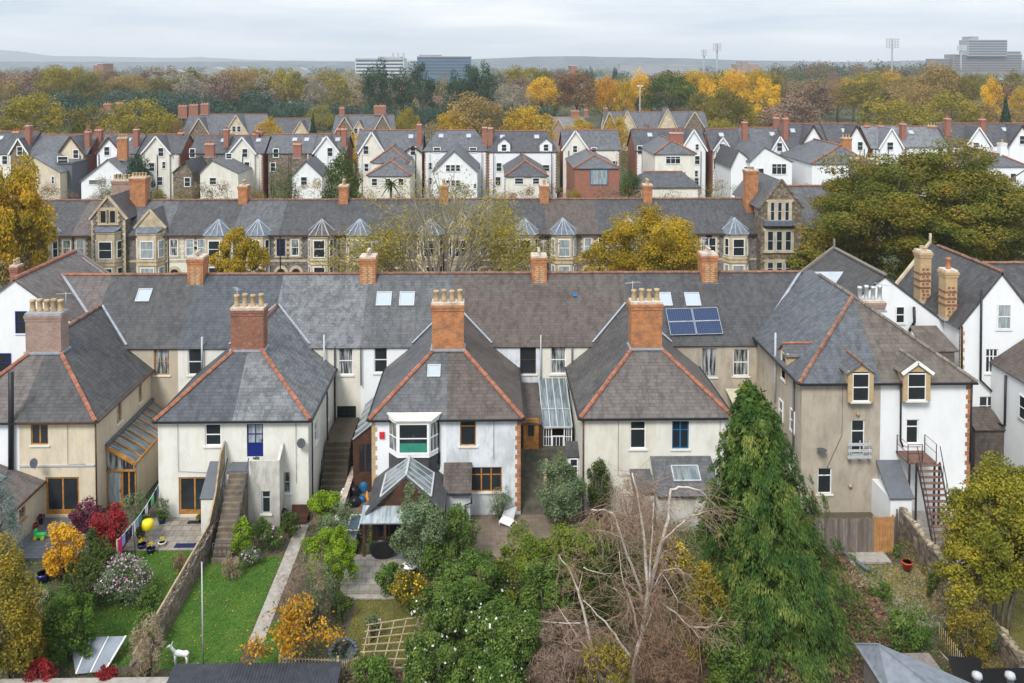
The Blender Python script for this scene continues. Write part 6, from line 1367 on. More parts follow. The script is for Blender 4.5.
# blades of grass on the lawns
def blades(name, label, rects, n, h, col, seed, patchy=False):
    rng = np.random.default_rng(seed); A = np.array([(b - a) * (d - c) for a, b, c, d in rects]); k = rng.choice(len(rects), n, p=A / A.sum()); r = np.array(rects)[k]
    P = np.stack([rng.uniform(r[:, 0], r[:, 1]), rng.uniform(r[:, 2], r[:, 3]), rng.uniform(.01, h, n)], 1)
    o = link_mesh(name, quads_mesh(name, leaf_quads(rng, P, h * 1.6, up=1.2, asp=.35), [LF[col]])); return tag(o, label, 'grass', kind='stuff')
LF['turf'] = leaf('grass blades', [(.04, .10, .012), (.075, .18, .015), (.15, .24, .035)], cl=.6, trans=.1)
blades('grass', 'short bright green grass on the left lawns', [(-21.4, -16.7, 41.3, 51.2), (-15.9, -11.75, 41.0, 50.5), (-10.9, -9.7, 41, 44.4)], 60000, .05, 'turf', 1)
blades('grass', 'thin mossy yellowing grass', [(-6.9, -2.9, 41.2, 46.5), (25.7, 33, 40, 48.3)], 20000, .06, 'hedgeO', 2)
rngl = np.random.default_rng(41); PL = np.stack([rngl.uniform(-21.5, -9.5, 900), rngl.uniform(41, 55, 900), rngl.uniform(.05, .1, 900)], 1)
tag(link_mesh('fallen_leaves', quads_mesh('fallen_leaves', leaf_quads(rngl, PL, .09, up=3), [LF['orange'], LF['dry'] if 'dry' in LF else LF['tan']], rngl.integers(0, 2, 900))), 'scattered brown and orange fallen leaves on the lawns', 'fallen leaves', kind='stuff')
# low undergrowth everywhere else
rng = np.random.default_rng(77)
def cover(name, label, n, rect, cols, hmax, size, seed, holes=True, asp=.6):
    rng = np.random.default_rng(seed); P = np.stack([rng.uniform(rect[0], rect[1], n), rng.uniform(rect[2], rect[3], n), np.zeros(n)], 1)
    hgt = .5 + .5 * np.sin(P[:, 0] * 1.3 + np.sin(P[:, 1] * .9) * 2) * np.cos(P[:, 1] * 1.7); P[:, 2] = rng.uniform(.02, 1, n) * hmax * (.25 + hgt)
    if holes:
        ok = np.ones(n, bool)
        for a, b, c, d in NOGRASS: ok &= ~((P[:, 0] > a - .15) & (P[:, 0] < b + .15) & (P[:, 1] > c - .15) & (P[:, 1] < d + .15))
        P = P[ok]
    V = leaf_quads(rng, P, size, up=.6, asp=asp); mi = (np.sin(P[:, 0] * .7 + 3) + np.cos(P[:, 1] * .8) + rng.normal(size=len(P)) * .5 > 0).astype(int) % len(cols)
    o = link_mesh(name, quads_mesh(name, V, [LF[c] for c in cols], mi)); return tag(o, label, 'undergrowth', kind='stuff')
cover('undergrowth', 'tangled low weeds and ivy between the left gardens', 30000, (-36, -7, 38, 54), ['mid', 'green'], .45, .13, 1)
cover('undergrowth', 'tangled low weeds in the middle gardens', 64000, (-7, 19.5, 37.5, 54), ['mid', 'redtwig'], 1.0, .14, 2)
cover('undergrowth', 'rough grass, weeds and brambles in the right gardens', 30000, (18.5, 34, 37.5, 54), ['bright', 'hedgeO'], .28, .12, 3)
cover('bramble_heap', 'heap of cut reddish brown brambles beside the cypress', 9000, (17.6, 20.4, 41.5, 50.0), ['redtwig', 'dry'], .6, .22, 4, holes=False, asp=.25)
cover('undergrowth', 'thin weeds on the gravel track', 7000, (20.2, 24.3, 43.0, 49.1), ['bright', 'hedgeO'], .12, .1, 5, holes=False)
# ---------------------------------------------------------------- shrubs
def shrub(label, px, top, base, wpx, col, n=5000, leaf_=.12, ncl=26, cr=.3, name='shrub', flowers=None, nf=200, fs=.14, stems=True, asp=.6, low=-.75, dep=.85, group=None, bare=.0, zb=.05, cat='shrub', seed=None):
    g_ = gdc(px, base); Y = g_.y; x = g_.x; zt = ZA(top, Y, px); rx = wpx / 2 * Y / FPX; rz = (zt - zb) / 2; t = thing(name, label, cat, (x, Y, 0), group)
    rng = np.random.default_rng(seed if seed else int(px * 13 + top)); r = np.array([rx, rx * dep, rz])
    V = crown_V(rng, int(n * 1.35), (1, 1, 1), ncl=ncl, cr=cr, leaf_=.001, low=low); C = V.mean(1) * r * np.array([1, 1, 1.08]); nn_ = C / r; V = leaf_quads(rng, C + np.array([0, 0, zb + rz]), leaf_, nn_, asp=asp)
    link_mesh('foliage', quads_mesh('foliage', V, [LF[col]]), t)
    if flowers:
        d = sph(rng, nf); d[:, 2] = np.abs(d[:, 2]) * .9; P = d * r * rng.uniform(.8, 1.05, nf)[:, None] + np.array([0, 0, zb + rz]); link_mesh('blossom', quads_mesh('blossom', leaf_quads(rng, P, fs, d, asp=.9), [LF[flowers]]), t)
    if stems:
        mb = MB(); rg = random.Random(int(px))
        for k in range(6): a = k * 1.05; mb.tube([(x, Y, 0), (x + rx * .25 * math.cos(a), Y + rx * .2 * math.sin(a), rz * .7), (x + rx * .6 * math.cos(a), Y + rx * .5 * math.sin(a), rz * 1.5)], [.05, .035, .012], 5)
        mb.build('stem', BARK, t)
    return t
S = shrub
S('bright orange yellow shrub beside the grey deck', 66, 524, 578, 44, 'amberS', 5200, .13)
S('crimson maple between the clothes line and glazed lean-to', 109, 507, 556, 44, 'crimson', 5500, .12)
S('dusky plum coloured shrub left of the crimson maple', 88, 500, 532, 34, 'plum', 3000, .12)
S('dark green shrub behind the orange yellow one', 97, 532, 585, 38, 'green', 3500, .13); S('dark green leafy border shrub above the round laurel', 84, 560, 612, 44, 'green', 4200, .13)
S('grey green spiky shrub left of the round laurel', 58, 585, 640, 36, 'mid', 3000, .14, asp=.3)
S('green bush smothered in pink daisies at the lawn edge', 122, 556, 604, 60, 'grgreen', 5500, .11, flowers='pinkf', nf=420, fs=.10)
S('big rounded glossy green laurel at bottom left', 70, 592, 662, 54, 'laurel', 8000, .12, ncl=50, cr=.22)
S('large yellow brown leafy bush at the lower left edge', 12, 552, 690, 66, 'hedgeO', 12000, .13); S('olive yellow bush low at the left edge', 26, 612, 676, 46, 'hedgeO', 6000, .12)
S('pale peach flowering plant beside the blue pot', 36, 588, 624, 26, 'dry', 1500, .12); S('silvery blue conifer cut by the left edge', 4, 476, 574, 40, 'silver', 2600, .2, asp=.2, name='conifer', cat='conifer')
S('small crimson bush at the bottom edge, left one', 40, 660, 694, 30, 'crimson', 2500, .1); S('small crimson bush at the bottom edge, right one', 106, 668, 694, 26, 'crimson', 2000, .1)
S('pale green grassy plant beside the lean-to wall', 133, 492, 516, 26, 'grgreen', 1500, .16, asp=.2); S('small leafy plant left of patio doors', 160, 497, 517, 15, 'grgreen', 700, .13, asp=.25)
S('dark green plants along the boundary, beyond the maple', 143, 512, 540, 16, 'mid', 1200, .11)
S('green leafy clump on the first lawn below the daisies', 152, 588, 618, 26, 'bright', 2200, .12); S('loose green bush left of the stone wall, lower part', 146, 612, 650, 30, 'mid', 2600, .12); S('dry straw coloured stalks by bottom of the stone wall', 148, 620, 684, 38, 'dry', 2200, .2, asp=.1); S('rusty fern like plant on the patio corner', 181, 553, 575, 16, 'redtwig', 900, .12, asp=.25)
S('lime yellow upright shrub beside the steps', 242, 518, 562, 20, 'lime', 2600, .11); S('spiky green border plant under the blockhouse window', 262, 516, 543, 24, 'mid', 1500, .16, asp=.2); S('green border clump beside a red flower', 272, 526, 552, 22, 'mid', 1300, .11, flowers='pinkf', nf=25)
S('dark rounded shrub in front of the garden bench', 290, 512, 538, 20, 'green', 1800, .1); S('tan ornamental grass at foot of the steps', 231, 556, 579, 22, 'dry', 1100, .18, asp=.12); S('small pink flowering plants along the lawn border', 250, 548, 566, 22, 'grgreen', 900, .1, flowers='pinkf', nf=30)
S('lime green shrub beside the passage, upper one', 324, 488, 528, 36, 'lime', 4200, .11); S('large rounded lime green shrub in the middle garden', 331, 528, 592, 58, 'lime', 12000, .10, ncl=80, cr=.16); S('grey green feathery shrub behind the large lime one', 338, 505, 548, 42, 'grgreen', 3500, .13, asp=.3)
S('bare straw coloured twiggy shrub beside the concrete path', 306, 555, 632, 52, 'birchtwig', 2600, .22, asp=.08); S('pale feathery shrub next to the path, lower', 316, 560, 625, 40, 'grgreen', 2200, .12, asp=.3)
S('small dark green bush between paving and lime shrub', 342, 592, 622, 22, 'green', 1500, .11)
S('clipped round green bush on the paving', 391, 562, 596, 29, 'laurel', 4500, .09, ncl=60, cr=.16, cat='topiary'); S('yellow leaved shrub below the clipped round bush', 410, 572, 612, 38, 'hedgeO', 3000, .11, flowers='yellowf', nf=110, fs=.10)
S('tall olive green bush hiding the garden room front', 420, 492, 574, 58, 'grgreen', 9500, .12, ncl=44, cr=.24); S('lush green bush right of the garden room', 460, 508, 566, 42, 'bright', 5200, .12); S('leafy climber by the low stone wall', 438, 540, 585, 36, 'mid', 3200, .12)
S('white flowering green shrub, highest of the central mass', 472, 556, 628, 82, 'bright', 13000, .13, flowers='whitef', nf=32, fs=.16, ncl=44, cr=.24); S('white flowering shrub in the left of the central mass', 440, 588, 655, 62, 'mid', 8500, .13, flowers='whitef', nf=40, fs=.16)
S('white flowering shrub in the right of the central mass', 505, 598, 678, 84, 'bright', 13000, .13, flowers='whitef', nf=34, fs=.16, ncl=44, cr=.24); S('green shrub at the bottom edge below the white flowers', 432, 634, 700, 66, 'mid', 8500, .13, flowers='whitef', nf=25); S('white flowering shrub at the bottom edge, right of it', 492, 654, 712, 86, 'bright', 9500, .13, flowers='whitef', nf=40)
S('green leafy shrub in front of the wooden lattice', 374, 654, 700, 44, 'bright', 4200, .12); S('rose bush with one pink bloom by the lattice', 374, 612, 640, 16, 'grgreen', 700, .1, flowers='pinkf', nf=4, fs=.25)
S('broad green bush below the brown slabs, left part', 522, 530, 612, 74, 'olgreen', 11000, .13, ncl=44, cr=.24); S('broad yellow green bush below the variegated one', 572, 524, 600, 72, 'olgreen', 11000, .13, ncl=44, cr=.24); S('bright green shrub left of the bare twigs', 548, 560, 640, 60, 'bright', 7500, .13)
S('tall pale variegated shrub in the passage mouth', 562, 458, 530, 52, 'grgreen', 8000, .12, ncl=44, cr=.24); S('dark upright evergreen against the cream wall', 599, 456, 510, 26, 'green', 4200, .11); S('red brown tangle beneath the lean-to', 630, 478, 535, 44, 'redtwig', 2600, .18, asp=.1)
S('grey brown twiggy thicket under the dead birch, left', 565, 622, 684, 92, 'birchtwig', 9000, .30, asp=.06, ncl=40); S('grey brown twiggy thicket under the dead birch, right', 668, 590, 700, 88, 'redtwig', 9000, .30, asp=.06, ncl=40); S('twiggy thicket beyond the dead birch', 640, 500, 590, 90, 'birchtwig', 6000, .28, asp=.06, ncl=40)
S('yellow leaved bush beyond the dead birch', 668, 535, 590, 46, 'hedgeO', 3200, .12, flowers='yellowf', nf=420, fs=.12); S('green ivy clad bush behind the dead birch', 612, 545, 620, 80, 'green', 7000, .13); S('tangled green and yellow bush between birch and cypress', 705, 560, 690, 60, 'hedgeO', 5500, .12); S('thin green and brown thicket at bottom centre', 606, 645, 715, 70, 'hedgeO', 2500, .16, asp=.3)
S('low leafy green bush at foot of the cypress', 728, 610, 705, 52, 'mid', 5500, .13); S('bright green weeds in front of the grey felt roof', 905, 612, 650, 50, 'bright', 2600, .12, zb=0); S('weedy clump on the brambles', 880, 582, 600, 26, 'bright', 600, .11)
S('small green plant by the orange timber gate', 897, 545, 559, 8, 'bright', 450, .09); S('ivy patch growing on the boundary wall', 936, 572, 600, 20, 'green', 1400, .1); S('straggly bush on the boundary wall lower down', 968, 600, 665, 48, 'hedgeO', 3000, .12, asp=.4); S('dry stalks along the boundary wall', 950, 575, 640, 40, 'dry', 1200, .2, asp=.1)
S('spiky grey plant below the big right bush', 995, 625, 655, 24, 'grgreen', 1000, .15, asp=.2)
S('plants heaped behind the white folding chair', 500, 486, 512, 26, 'grgreen', 1200, .12, asp=.3)
# autumn sapling with orange leaves
g_ = gd(296, 672); x, Y = g_.x, g_.y; t = thing('tree', 'small orange leaved sapling at the end of the lawn', 'tree', (x, Y, 0)); mb = MB(); rg = random.Random(3); tips = []
for k in range(5): grow(mb, rg, (x, Y, .1), (rg.uniform(-.6, .6), rg.uniform(-.4, .4), 1), 1.3, .05, 3, tips, up=.12)
mb.build('trunk', BARK, t); rng = np.random.default_rng(3); P = np.array([tuple(q[0]) for q in tips if q[2] < 3]); P = P[rng.integers(0, len(P), 2600)] + rng.normal(size=(2600, 3)) * .16 - np.array([x, Y, 0])
link_mesh('crown', quads_mesh('crown', leaf_quads(rng, P, .16), [LF['orange'], LF['hedgeO']], (rng.random(2600) < .25).astype(int)), t)
# big bush tree at right
g_ = gd(995, 645); x, Y = g_.x, g_.y; t = thing('tree', 'tall yellow green multi stemmed tree at the right edge', 'tree', (x, Y, 0)); mb = MB(); rg = random.Random(6); tips = []
for k in range(11): a = k * .6; mb.tube([(x + .5 * math.cos(a), Y + .4 * math.sin(a), 0), (x + .7 * math.cos(a), Y + .5 * math.sin(a), 2), (x + 1.5 * math.cos(a), Y + 1.1 * math.sin(a), 5.5)], [.09, .07, .02], 6)
mb.build('trunk', BARK, t); rng = np.random.default_rng(6); V1 = crown_V(rng, 34000, (2.9, 2.4, 3.1), (.3, 0, 5.9), ncl=70, cr=.24, leaf_=.055, low=-.9)
V1 = np.concatenate([V1, crown_V(rng, 7000, (1.9, 1.6, 1.8), (-1.3, -.5, 3.9), ncl=26, cr=.3, leaf_=.085), crown_V(rng, 7000, (1.6, 1.4, 1.6), (2.4, 0, 4.0), ncl=26, cr=.3, leaf_=.095)]); link_mesh('crown', quads_mesh('crown', V1, [LF['rtree']]), t)
# ---------------------------------------------------------------- the big cypress
CX_, CY_ = 13.5, 42.6; ztop = ZA(384, CY_, 755); t = thing('cypress', 'towering green cypress with drooping sprays, right of the dead birch', 'tree', (CX_, CY_, 0)); rng = np.random.default_rng(9)
nb = 420; V = []
hb = rng.uniform(0, 1, nb) ** .9; ab = rng.uniform(0, 2 * np.pi, nb)
for k in range(nb):
    f = hb[k]; z = .2 + (ztop - .5) * f; Rm = (4.55 * (1 - f) ** .62 * (1 - .35 * max(0, .25 - f))) * rng.uniform(.62, 1.12) + .12; Rm *= 1 + .10 * math.sin(ab[k] * 3 + 1) + .08 * math.sin(f * 22)
    nsub = 5 + int(6 * (1 - f))
    for q_ in range(nsub):
        u0 = rng.uniform(.45, 1); a0 = ab[k] + rng.normal() * .10; rr0 = Rm * u0; z0_ = z + rr0 * .35 - (u0 ** 2) * Rm * .35; L = rng.uniform(.5, 1.15) * (.55 + .45 * (1 - f)); n = 40; s_ = rng.uniform(0, 1, n)
        rr = rr0 + s_ * L * .45; zz = z0_ - s_ ** 1.3 * L; aa = a0 + rng.normal(size=n) * .045 * (1.3 - s_)
        P = np.stack([rr * np.cos(aa) - .75 * f + (1 - f) * .85, rr * np.sin(aa), zz], 1) + rng.normal(size=(n, 3)) * .05; out = np.stack([np.cos(aa), np.sin(aa), np.full(n, .6)], 1)
        V.append(leaf_quads(rng, P, .21, out, up=.1, asp=.20, spread=.6, droop=(math.cos(a0) * .6, math.sin(a0) * .6, -1.0)))
    n = 40; u = rng.uniform(.1, .7, n); P = np.stack([Rm * u * np.cos(ab[k]) - .75 * f, Rm * u * np.sin(ab[k]), z + Rm * u * .3], 1) + rng.normal(size=(n, 3)) * .15; V.append(leaf_quads(rng, P, .3))
V = np.concatenate(V); V = V[V[:, :, 2].min(1) > .02]; link_mesh('crown', quads_mesh('crown', V, [LF['cypress']]), t)
mb = MB(); mb.tube([(CX_ + .2, CY_, 0), (CX_, CY_, 5), (CX_ - .7, CY_, ztop - .6)], [.4, .25, .04], 8); mb.build('trunk', BARK, t)
# ---------------------------------------------------------------- the dead birch
g_ = gd(636, 700); bx, by = g_.x, g_.y + .3; t = thing('birch_tree', 'dead white barked birch with bare reaching limbs', 'tree', (bx, by, 0)); mb = MB(); rg = random.Random(12)
def cp(x, y): return 500 + x / 3.064, 460 + y / 3.064
limbs = [([(400, 700), (418, 600), (440, 500), (455, 400), (442, 250), (425, 120), (405, 40)], .16, .035, 0), ([(440, 500), (462, 380), (490, 270), (515, 180), (525, 90), (560, 82), (612, 92), (660, 140)], .13, .02, 1.0), ([(455, 400), (463, 300), (466, 220), (471, 125)], .07, .02, -.6),
         ([(436, 440), (425, 380), (390, 290), (352, 170), (320, 152), (280, 152)], .09, .02, -1.0), ([(375, 240), (335, 222), (285, 214)], .04, .012, -1.0), ([(425, 560), (412, 470), (398, 420), (375, 370), (365, 280)], .07, .015, -1.2), ([(385, 410), (345, 392)], .03, .012, -1.2),
         ([(385, 700), (310, 670), (285, 590), (255, 460), (238, 400), (210, 330), (180, 290)], .12, .02, .5), ([(240, 405), (252, 345)], .03, .012, .4), ([(405, 610), (365, 555), (320, 495), (255, 430)], .09, .02, -.6), ([(300, 620), (240, 545), (205, 490), (175, 445)], .05, .014, .8), ([(385, 690), (290, 600), (225, 580), (195, 550)], .05, .012, -.5),
         ([(300, 672), (220, 608), (130, 555)], .05, .012, 1.2), ([(245, 500), (180, 500), (100, 490)], .03, .01, 1.0), ([(470, 390), (500, 340), (545, 332), (565, 350)], .04, .012, -.8), ([(492, 255), (540, 205), (590, 170), (645, 155)], .045, .01, .7), ([(425, 130), (375, 85), (370, 110)], .03, .01, .3), ([(465, 345), (505, 280), (520, 285)], .03, .01, .3),
         ([(435, 540), (480, 430), (540, 470), (585, 515), (655, 508), (680, 480)], .05, .012, -1.5), ([(560, 490), (610, 545)], .03, .01, -1.5), ([(430, 150), (470, 95), (455, 80)], .02, .008, .2), ([(255, 330), (300, 345), (350, 350)], .03, .01, .6), ([(415, 650), (440, 600), (450, 600)], .05, .02, -.5), ([(500, 350), (530, 400), (545, 435)], .03, .01, -.6)]
tw = []
for pts, r0, r1, dy in limbs:
    L = len(pts); W3 = []
    for k, q in enumerate(pts): p = at(*cp(*q), by + dy * k / max(1, L - 1)); W3.append(p)
    # resample with a little wander
    F = []
    for k in range(L - 1):
        for s_ in range(3): p = W3[k].lerp(W3[k + 1], s_ / 3); F.append(p + Vector((rg.uniform(-.03, .03), rg.uniform(-.05, .05), rg.uniform(-.03, .03))))
    F.append(W3[-1]); mb.tube(F, [.85 * (r0 + (r1 - r0) * k / (len(F) - 1)) for k in range(len(F))], 7); tw += F[3:]
mb.build('trunk', PB, t)
mb = MB(); tips = []
for k in range(700):
    p = rg.choice(tw); d = (rg.uniform(-1, 1), rg.uniform(-1, .6), rg.uniform(-.5, .6)); grow(mb, rg, p, d, rg.uniform(.5, 1.3), .013, 1, tips, bend=.35, up=-.16, minr=.006, sides=3)
mb.build('twigs', plain('birch twig bark', (.30, .20, .14), .9), t)
# ---------------------------------------------------------------- garden structures and objects
# left single storey extension
t = thing('garden_extension', 'low cream extension with slate and glass lean-to roof beside the grey deck', 'extension', (-29, 50, 0))
mb = MB(); so = [(1.6, 2.2, 1.2, 2.0)]; wallface(mb, (-27.6, 46.0), (0, 1), 9.0, 0, 2.5, [(6.2, 6.9, 1.3, 2.0), (2.0, 4.4, .1, 2.2)]); wallface(mb, (-31.5, 46.0), (1, 0), 3.9, 0, 2.5); mb.build('wall', M['cream'], t)
window(t, (-27.6, 46.0), (0, 1), (6.2, 6.9, 1.3, 2.0), 'plain', 'oak', 'd', sill='oak'); window(t, (-27.6, 46.0), (0, 1), (2.0, 4.4, .1, 2.2), 'french', 'oak', 'd', door=True)
mb = MB(); mb.slab([(-27.4, 45.7, 2.5), (-27.4, 54.9, 2.5), (-31.5, 54.9, 4.1), (-31.5, 45.7, 4.1)], .1); ro = mb.build('roof', M['s_taupe'], t); mb = MB(); mb.slab([(-29.2, 47, 3.27), (-29.2, 53.9, 3.27), (-31.4, 53.9, 4.13), (-31.4, 47, 4.13)], .03); mb.build('roof_glass', M['glass_r'], ro)
mb = MB(); mb.beam((-27.35, 45.7, 2.45), (-27.35, 54.9, 2.45), .1, .12); mb.build('gutter', M['oakdk'], t)
def dish(label, p, face=(-.3, -1, .3)):
    mb = MB(); p = Vector(p); n = Vector(face).normalized(); prof = [(0, 0), (.16, .03), (.28, .1), (.30, .11)]; mb.tube([p + n * q for r_, q in prof], [max(.01, r_) for r_, q in prof], 12, cap=True); mb.tube([p, p + Vector((0, 0, -.4))], .025, 5); mb.tube([p, p + n * .35], .012, 4); return tag(mb.build('satellite_dish', M['dgrey'], origin=tuple(p)), label, 'dish')
dish('dark satellite dish on the low extension roof', at(35, 463, 54.3))
tag(M and dish('grey satellite dish high on the white wall beside the blue door', at(302, 443, 54.7)), cat='dish')
def pot(label, px, py, r, h, m, plant=None, name='plant_pot', group=None, z=0, cat='pot'):
    g_ = gdc(px, py, z); t = thing(name, label, cat, tuple(g_), group); mb = MB(); mb.lathe(tuple(g_), [(r * .7, 0), (r * .95, h * .85), (r * 1.05, h * .88), (r * 1.05, h), (r * .85, h), (r * .8, h * .9)], 10); mb.build('pot', M[m], t)
    if plant: 
        rng = np.random.default_rng(int(px * 7)); fz = .75 if plant == 'yellowf' else 1.6; V = crown_V(rng, 420 if fz > 1 else 120, (r * fz, r * fz, r * fz * .9), (0, 0, h + r * .8), ncl=10, cr=.4, leaf_=.35); link_mesh('plant', quads_mesh('plant', V, [LF[plant]]), t)
    return t
M['bluepot'] = plain('blue glaze', (.015, .03, .16), .25); M['terra'] = plain('orange red plastic', (.65, .07, .02), .4); M['yel'] = plain('yellow plastic', (.75, .60, .02), .45); M['blackpl'] = plain('black plastic', (.012, .012, .014), .35); M['pinkc'] = plain('hot pink cloth', (.75, .015, .22), .8); M['navy'] = plain('navy cloth', (.01, .016, .07), .9); M['teal'] = plain('teal cloth', (.05, .22, .26), .9); M['whitec'] = plain('white cloth', (.75, .75, .77), .9); M['lblue'] = plain('pale blue cloth', (.25, .36, .6), .9); M['greent'] = plain('green plastic', (.05, .6, .12), .4)
pot('blue pot with clipped green plant left of the patio doors', 162, 524, .24, .35, 'bluepot', 'laurel'); pot('blue pot beside the right leaf of the patio doors', 199, 519, .2, .35, 'bluepot', 'hedgeO'); pot('blue pot of yellow flowers at the patio edge, left', 142, 549, .26, .3, 'bluepot', 'yellowf'); pot('blue pot of yellow flowers at the patio edge, middle', 151, 553, .26, .3, 'bluepot', 'yellowf'); pot('white pot of yellow flowers at the patio edge, right', 162, 547, .22, .3, 'whitef', 'yellowf')
pot('dark pot of herbs by the oak french doors', 70, 518, .2, .3, 'dgrey', 'mid', z=.12); pot('pot with leafy plant right of the french doors', 80, 515, .24, .3, 'dgrey', 'bright', z=.12); pot('small red pot against the extension wall', 36, 528, .14, .28, 'terra', z=.12); pot('small dark pot against the extension wall', 41, 524, .14, .3, 'blackpl', 'plum', z=.12); pot('blue glazed pot at the end of the grey deck', 43, 583, .36, .55, 'bluepot'); pot('terracotta pot at the deck step', 10, 562, .22, .35, 'pot_r')
pot('round orange red pot by the timber gate', 907, 569, .3, .42, 'terra', z=.12); pot('red flower pot on the lawn border', 271, 545, .12, .2, 'terra', 'pinkf')
# yellow hanging ball planter on a stake
g_ = gd(148, 545); t = thing('planter_on_stake', 'round yellow planter on a stake at the patio edge', 'planter', tuple(g_)); mb = MB(); mb.tube([g_, g_ + Vector((0, 0, .9))], .03, 6); mb.build('stake', M['timber'], t); mb = MB(); mb.lathe((g_.x, g_.y, .85), [(.1, 0), (.33, .15), (.36, .42), (.3, .62), (.1, .66)], 12); mb.build('planter', M['yel'], t)
g_ = gd(40, 539, .12); t = thing('ride_on_toy', 'bright green ride-on toy on the grey deck', 'toy', tuple(g_)); mb = MB(); x, y = g_.x, g_.y; mb.box(x - .3, x + .3, y - .15, y + .15, .25, .45); mb.box(x - .3, x - .2, y - .12, y + .12, .45, .7); mb.build('body', M['greent'], t)
for sx in (-.22, .22):
    for sy in (-.18, .18): mb = MB(); mb.tube([(x + sx, y + sy - .03, .24), (x + sx, y + sy + .03, .24)], .11, 10); mb.build('wheel', M['yel'], t)
g_ = gd(36, 605); mb = MB(); rg = random.Random(2)
for k in range(16): mb.blob((g_.x + rg.uniform(-.5, .5), g_.y + rg.uniform(-.4, .6), .1 + rg.uniform(0, .15)), (rg.uniform(.12, .24),) * 2 + (.14,), n=6, jit=.15, rng=rg)
tag(mb.build('rock_pile', plain('pinkish stones', (.45, .36, .31), .9), origin=tuple(g_)), 'heap of pinkish stones below the grey deck', 'stones', kind='stuff')
g_ = gd(186, 547); mb = MB(); mb.box(g_.x - .65, g_.x + .65, g_.y - .2, g_.y + .25, .062, .09); tag(mb.build('door_mat', M['navy'], origin=tuple(g_)), 'dark blue mat lying on the concrete patio', 'mat')
g_ = gdc(194, 517); mb = MB(); mb.box(g_.x - .55, g_.x + .35, g_.y - .15, g_.y + .15, .062, .1); tag(mb.build('door_mat', M['blackpl'], origin=tuple(g_)), 'black mat at the sill of the patio doors', 'mat')
# clothes line
p0, p1 = at(163, 476, 56), at(117, 541, 48.5); t = thing('clothes_line', 'sagging clothes line strung over the first lawn', 'clothes line', (p1.x, p1.y, 0)); L = [p0.lerp(p1, k / 16) - Vector((0, 0, .35 * math.sin(math.pi * k / 16))) for k in range(17)]; mb = MB(); mb.tube(L, .015, 4); mb.build('rope', M['whitef'], t); mb = MB(); mb.tube([(p1.x, p1.y, 0), (p1.x, p1.y, p1.z + .1)], .05, 6); mb.build('post', M['timber'], t); mb = MB(); mb.tube([gd(136, 562), L[11]], .03, 5); mb.build('prop', M['oakdk'], t)
cl = [('navy', 'navy jumper'), ('teal', 'teal towel'), ('navy', 'navy trousers'), ('greent', 'green cloth'), ('navy', 'dark shirt'), ('whitec', 'white shirt'), ('navy', 'navy skirt'), ('teal', 'teal shirt'), ('lblue', 'pale blue shirt'), ('whitec', 'white towel'), ('navy', 'navy shirt'), ('navy', 'navy towel'), ('lblue', 'pale blue towel'), ('pinkc', 'long hot pink towel')]
nth = ['first', 'second', 'third', 'fourth', 'fifth', 'sixth', 'seventh', 'eighth', 'ninth', 'tenth', 'eleventh', 'twelfth', 'thirteenth', 'last']
for k, (c_, nm) in enumerate(cl):
    f = (k + .8) / 14.6 * 16; i = int(f); a = L[i].lerp(L[min(16, i + 1)], f - i); d = (L[16] - L[0]).normalized() * .19; hh = 1.0 if c_ == 'pinkc' else random.Random(k).uniform(.45, .75); mb = MB(); hh = min(hh, a.z - .05)
    pts = [a - d, a + d, a + d * 1.1 - Vector((0, 0, hh)), a + Vector((.04, 0, -hh * .93)), a - d * .9 - Vector((0, 0, hh))]; mb.ext(pts, (.02, .02, 0)); tag(mb.build('garment', M[c_], origin=tuple(a)), f'{nm}, {nth[k]} on the clothes line from the house', 'garment', 'washing on the clothes line')
# cold frame with pale sheets
q = [gd(72, 650), gd(76, 676), gd(106, 674), gd(124, 641)]; g_ = q[0]; t = thing('cold_frame', 'pale translucent sheets leaning over a cold frame at bottom left', 'cold frame', tuple(g_)); M['sheetw'] = plain('milky polycarbonate', (.24, .27, .31), .35); 
a, b, c_, d_ = at(76, 674, 40.6), at(105, 671, 40.6), at(126, 636, 42.2), at(91, 637, 42.2); mb = MB(); mb.slab([a, b, c_, d_], .04); mb.slab([at(71, 643, 42.1), a - Vector((.02, 0, 0)), d_ - Vector((.02, 0, .02))], .04); mb.build('sheet', M['sheetw'], t); mb = MB(); mb.beam(a, d_, .07, .07); mb.beam(b, c_, .07, .07); mb.beam(a.lerp(b, .5), d_.lerp(c_, .5), .05, .06); mb.build('frame', M['whitef'], t)
# garden end wall at the bottom left
mb = MB(); mb.box(-24, -13.9, 38.9, 39.3, 0, .85); tag(mb.build('garden_wall', M['conc'], origin=(-19, 39, 0)), 'grey concrete wall along the bottom left edge', 'wall')
# stone wall between the first two lawns
def stonewall(label, x, y0, y1, h, th=.45, caps=None, drift=0.0, seed=1, name='stone_wall', capm='gwall'):
    rg = random.Random(seed); t = thing(name, label, 'wall', (x, (y0 + y1) / 2, 0)); n = int((y1 - y0) / .45); mb = MB(); cap = MB(); 
    prev = None
    for k in range(n + 1):
        f = k / n; y = y0 + (y1 - y0) * f; hh = h(f) if callable(h) else h; hh += rg.uniform(-.06, .06); xx = x + drift * f + rg.uniform(-.04, .04); cur = [(xx - th / 2, y, 0), (xx + th / 2, y, 0), (xx + th / 2 * .85, y, hh), (xx - th / 2 * .85, y, hh)]
        if prev:
            for a in range(4): b = (a + 1) % 4; mb.poly([prev[a], prev[b], cur[b], cur[a]])
        else: mb.poly(cur)
        prev = cur
        for q in range(2): cap.blob((xx + rg.uniform(-.12, .12), y + q * .2, hh + .03), (rg.uniform(.1, .2), rg.uniform(.12, .22), rg.uniform(.08, .15)), n=6, jit=.2, rng=rg)
    mb.poly(prev[::-1]); mb.build('wall', M['gwall'], t); cap.build('coping_stones', M[capm], t); return t
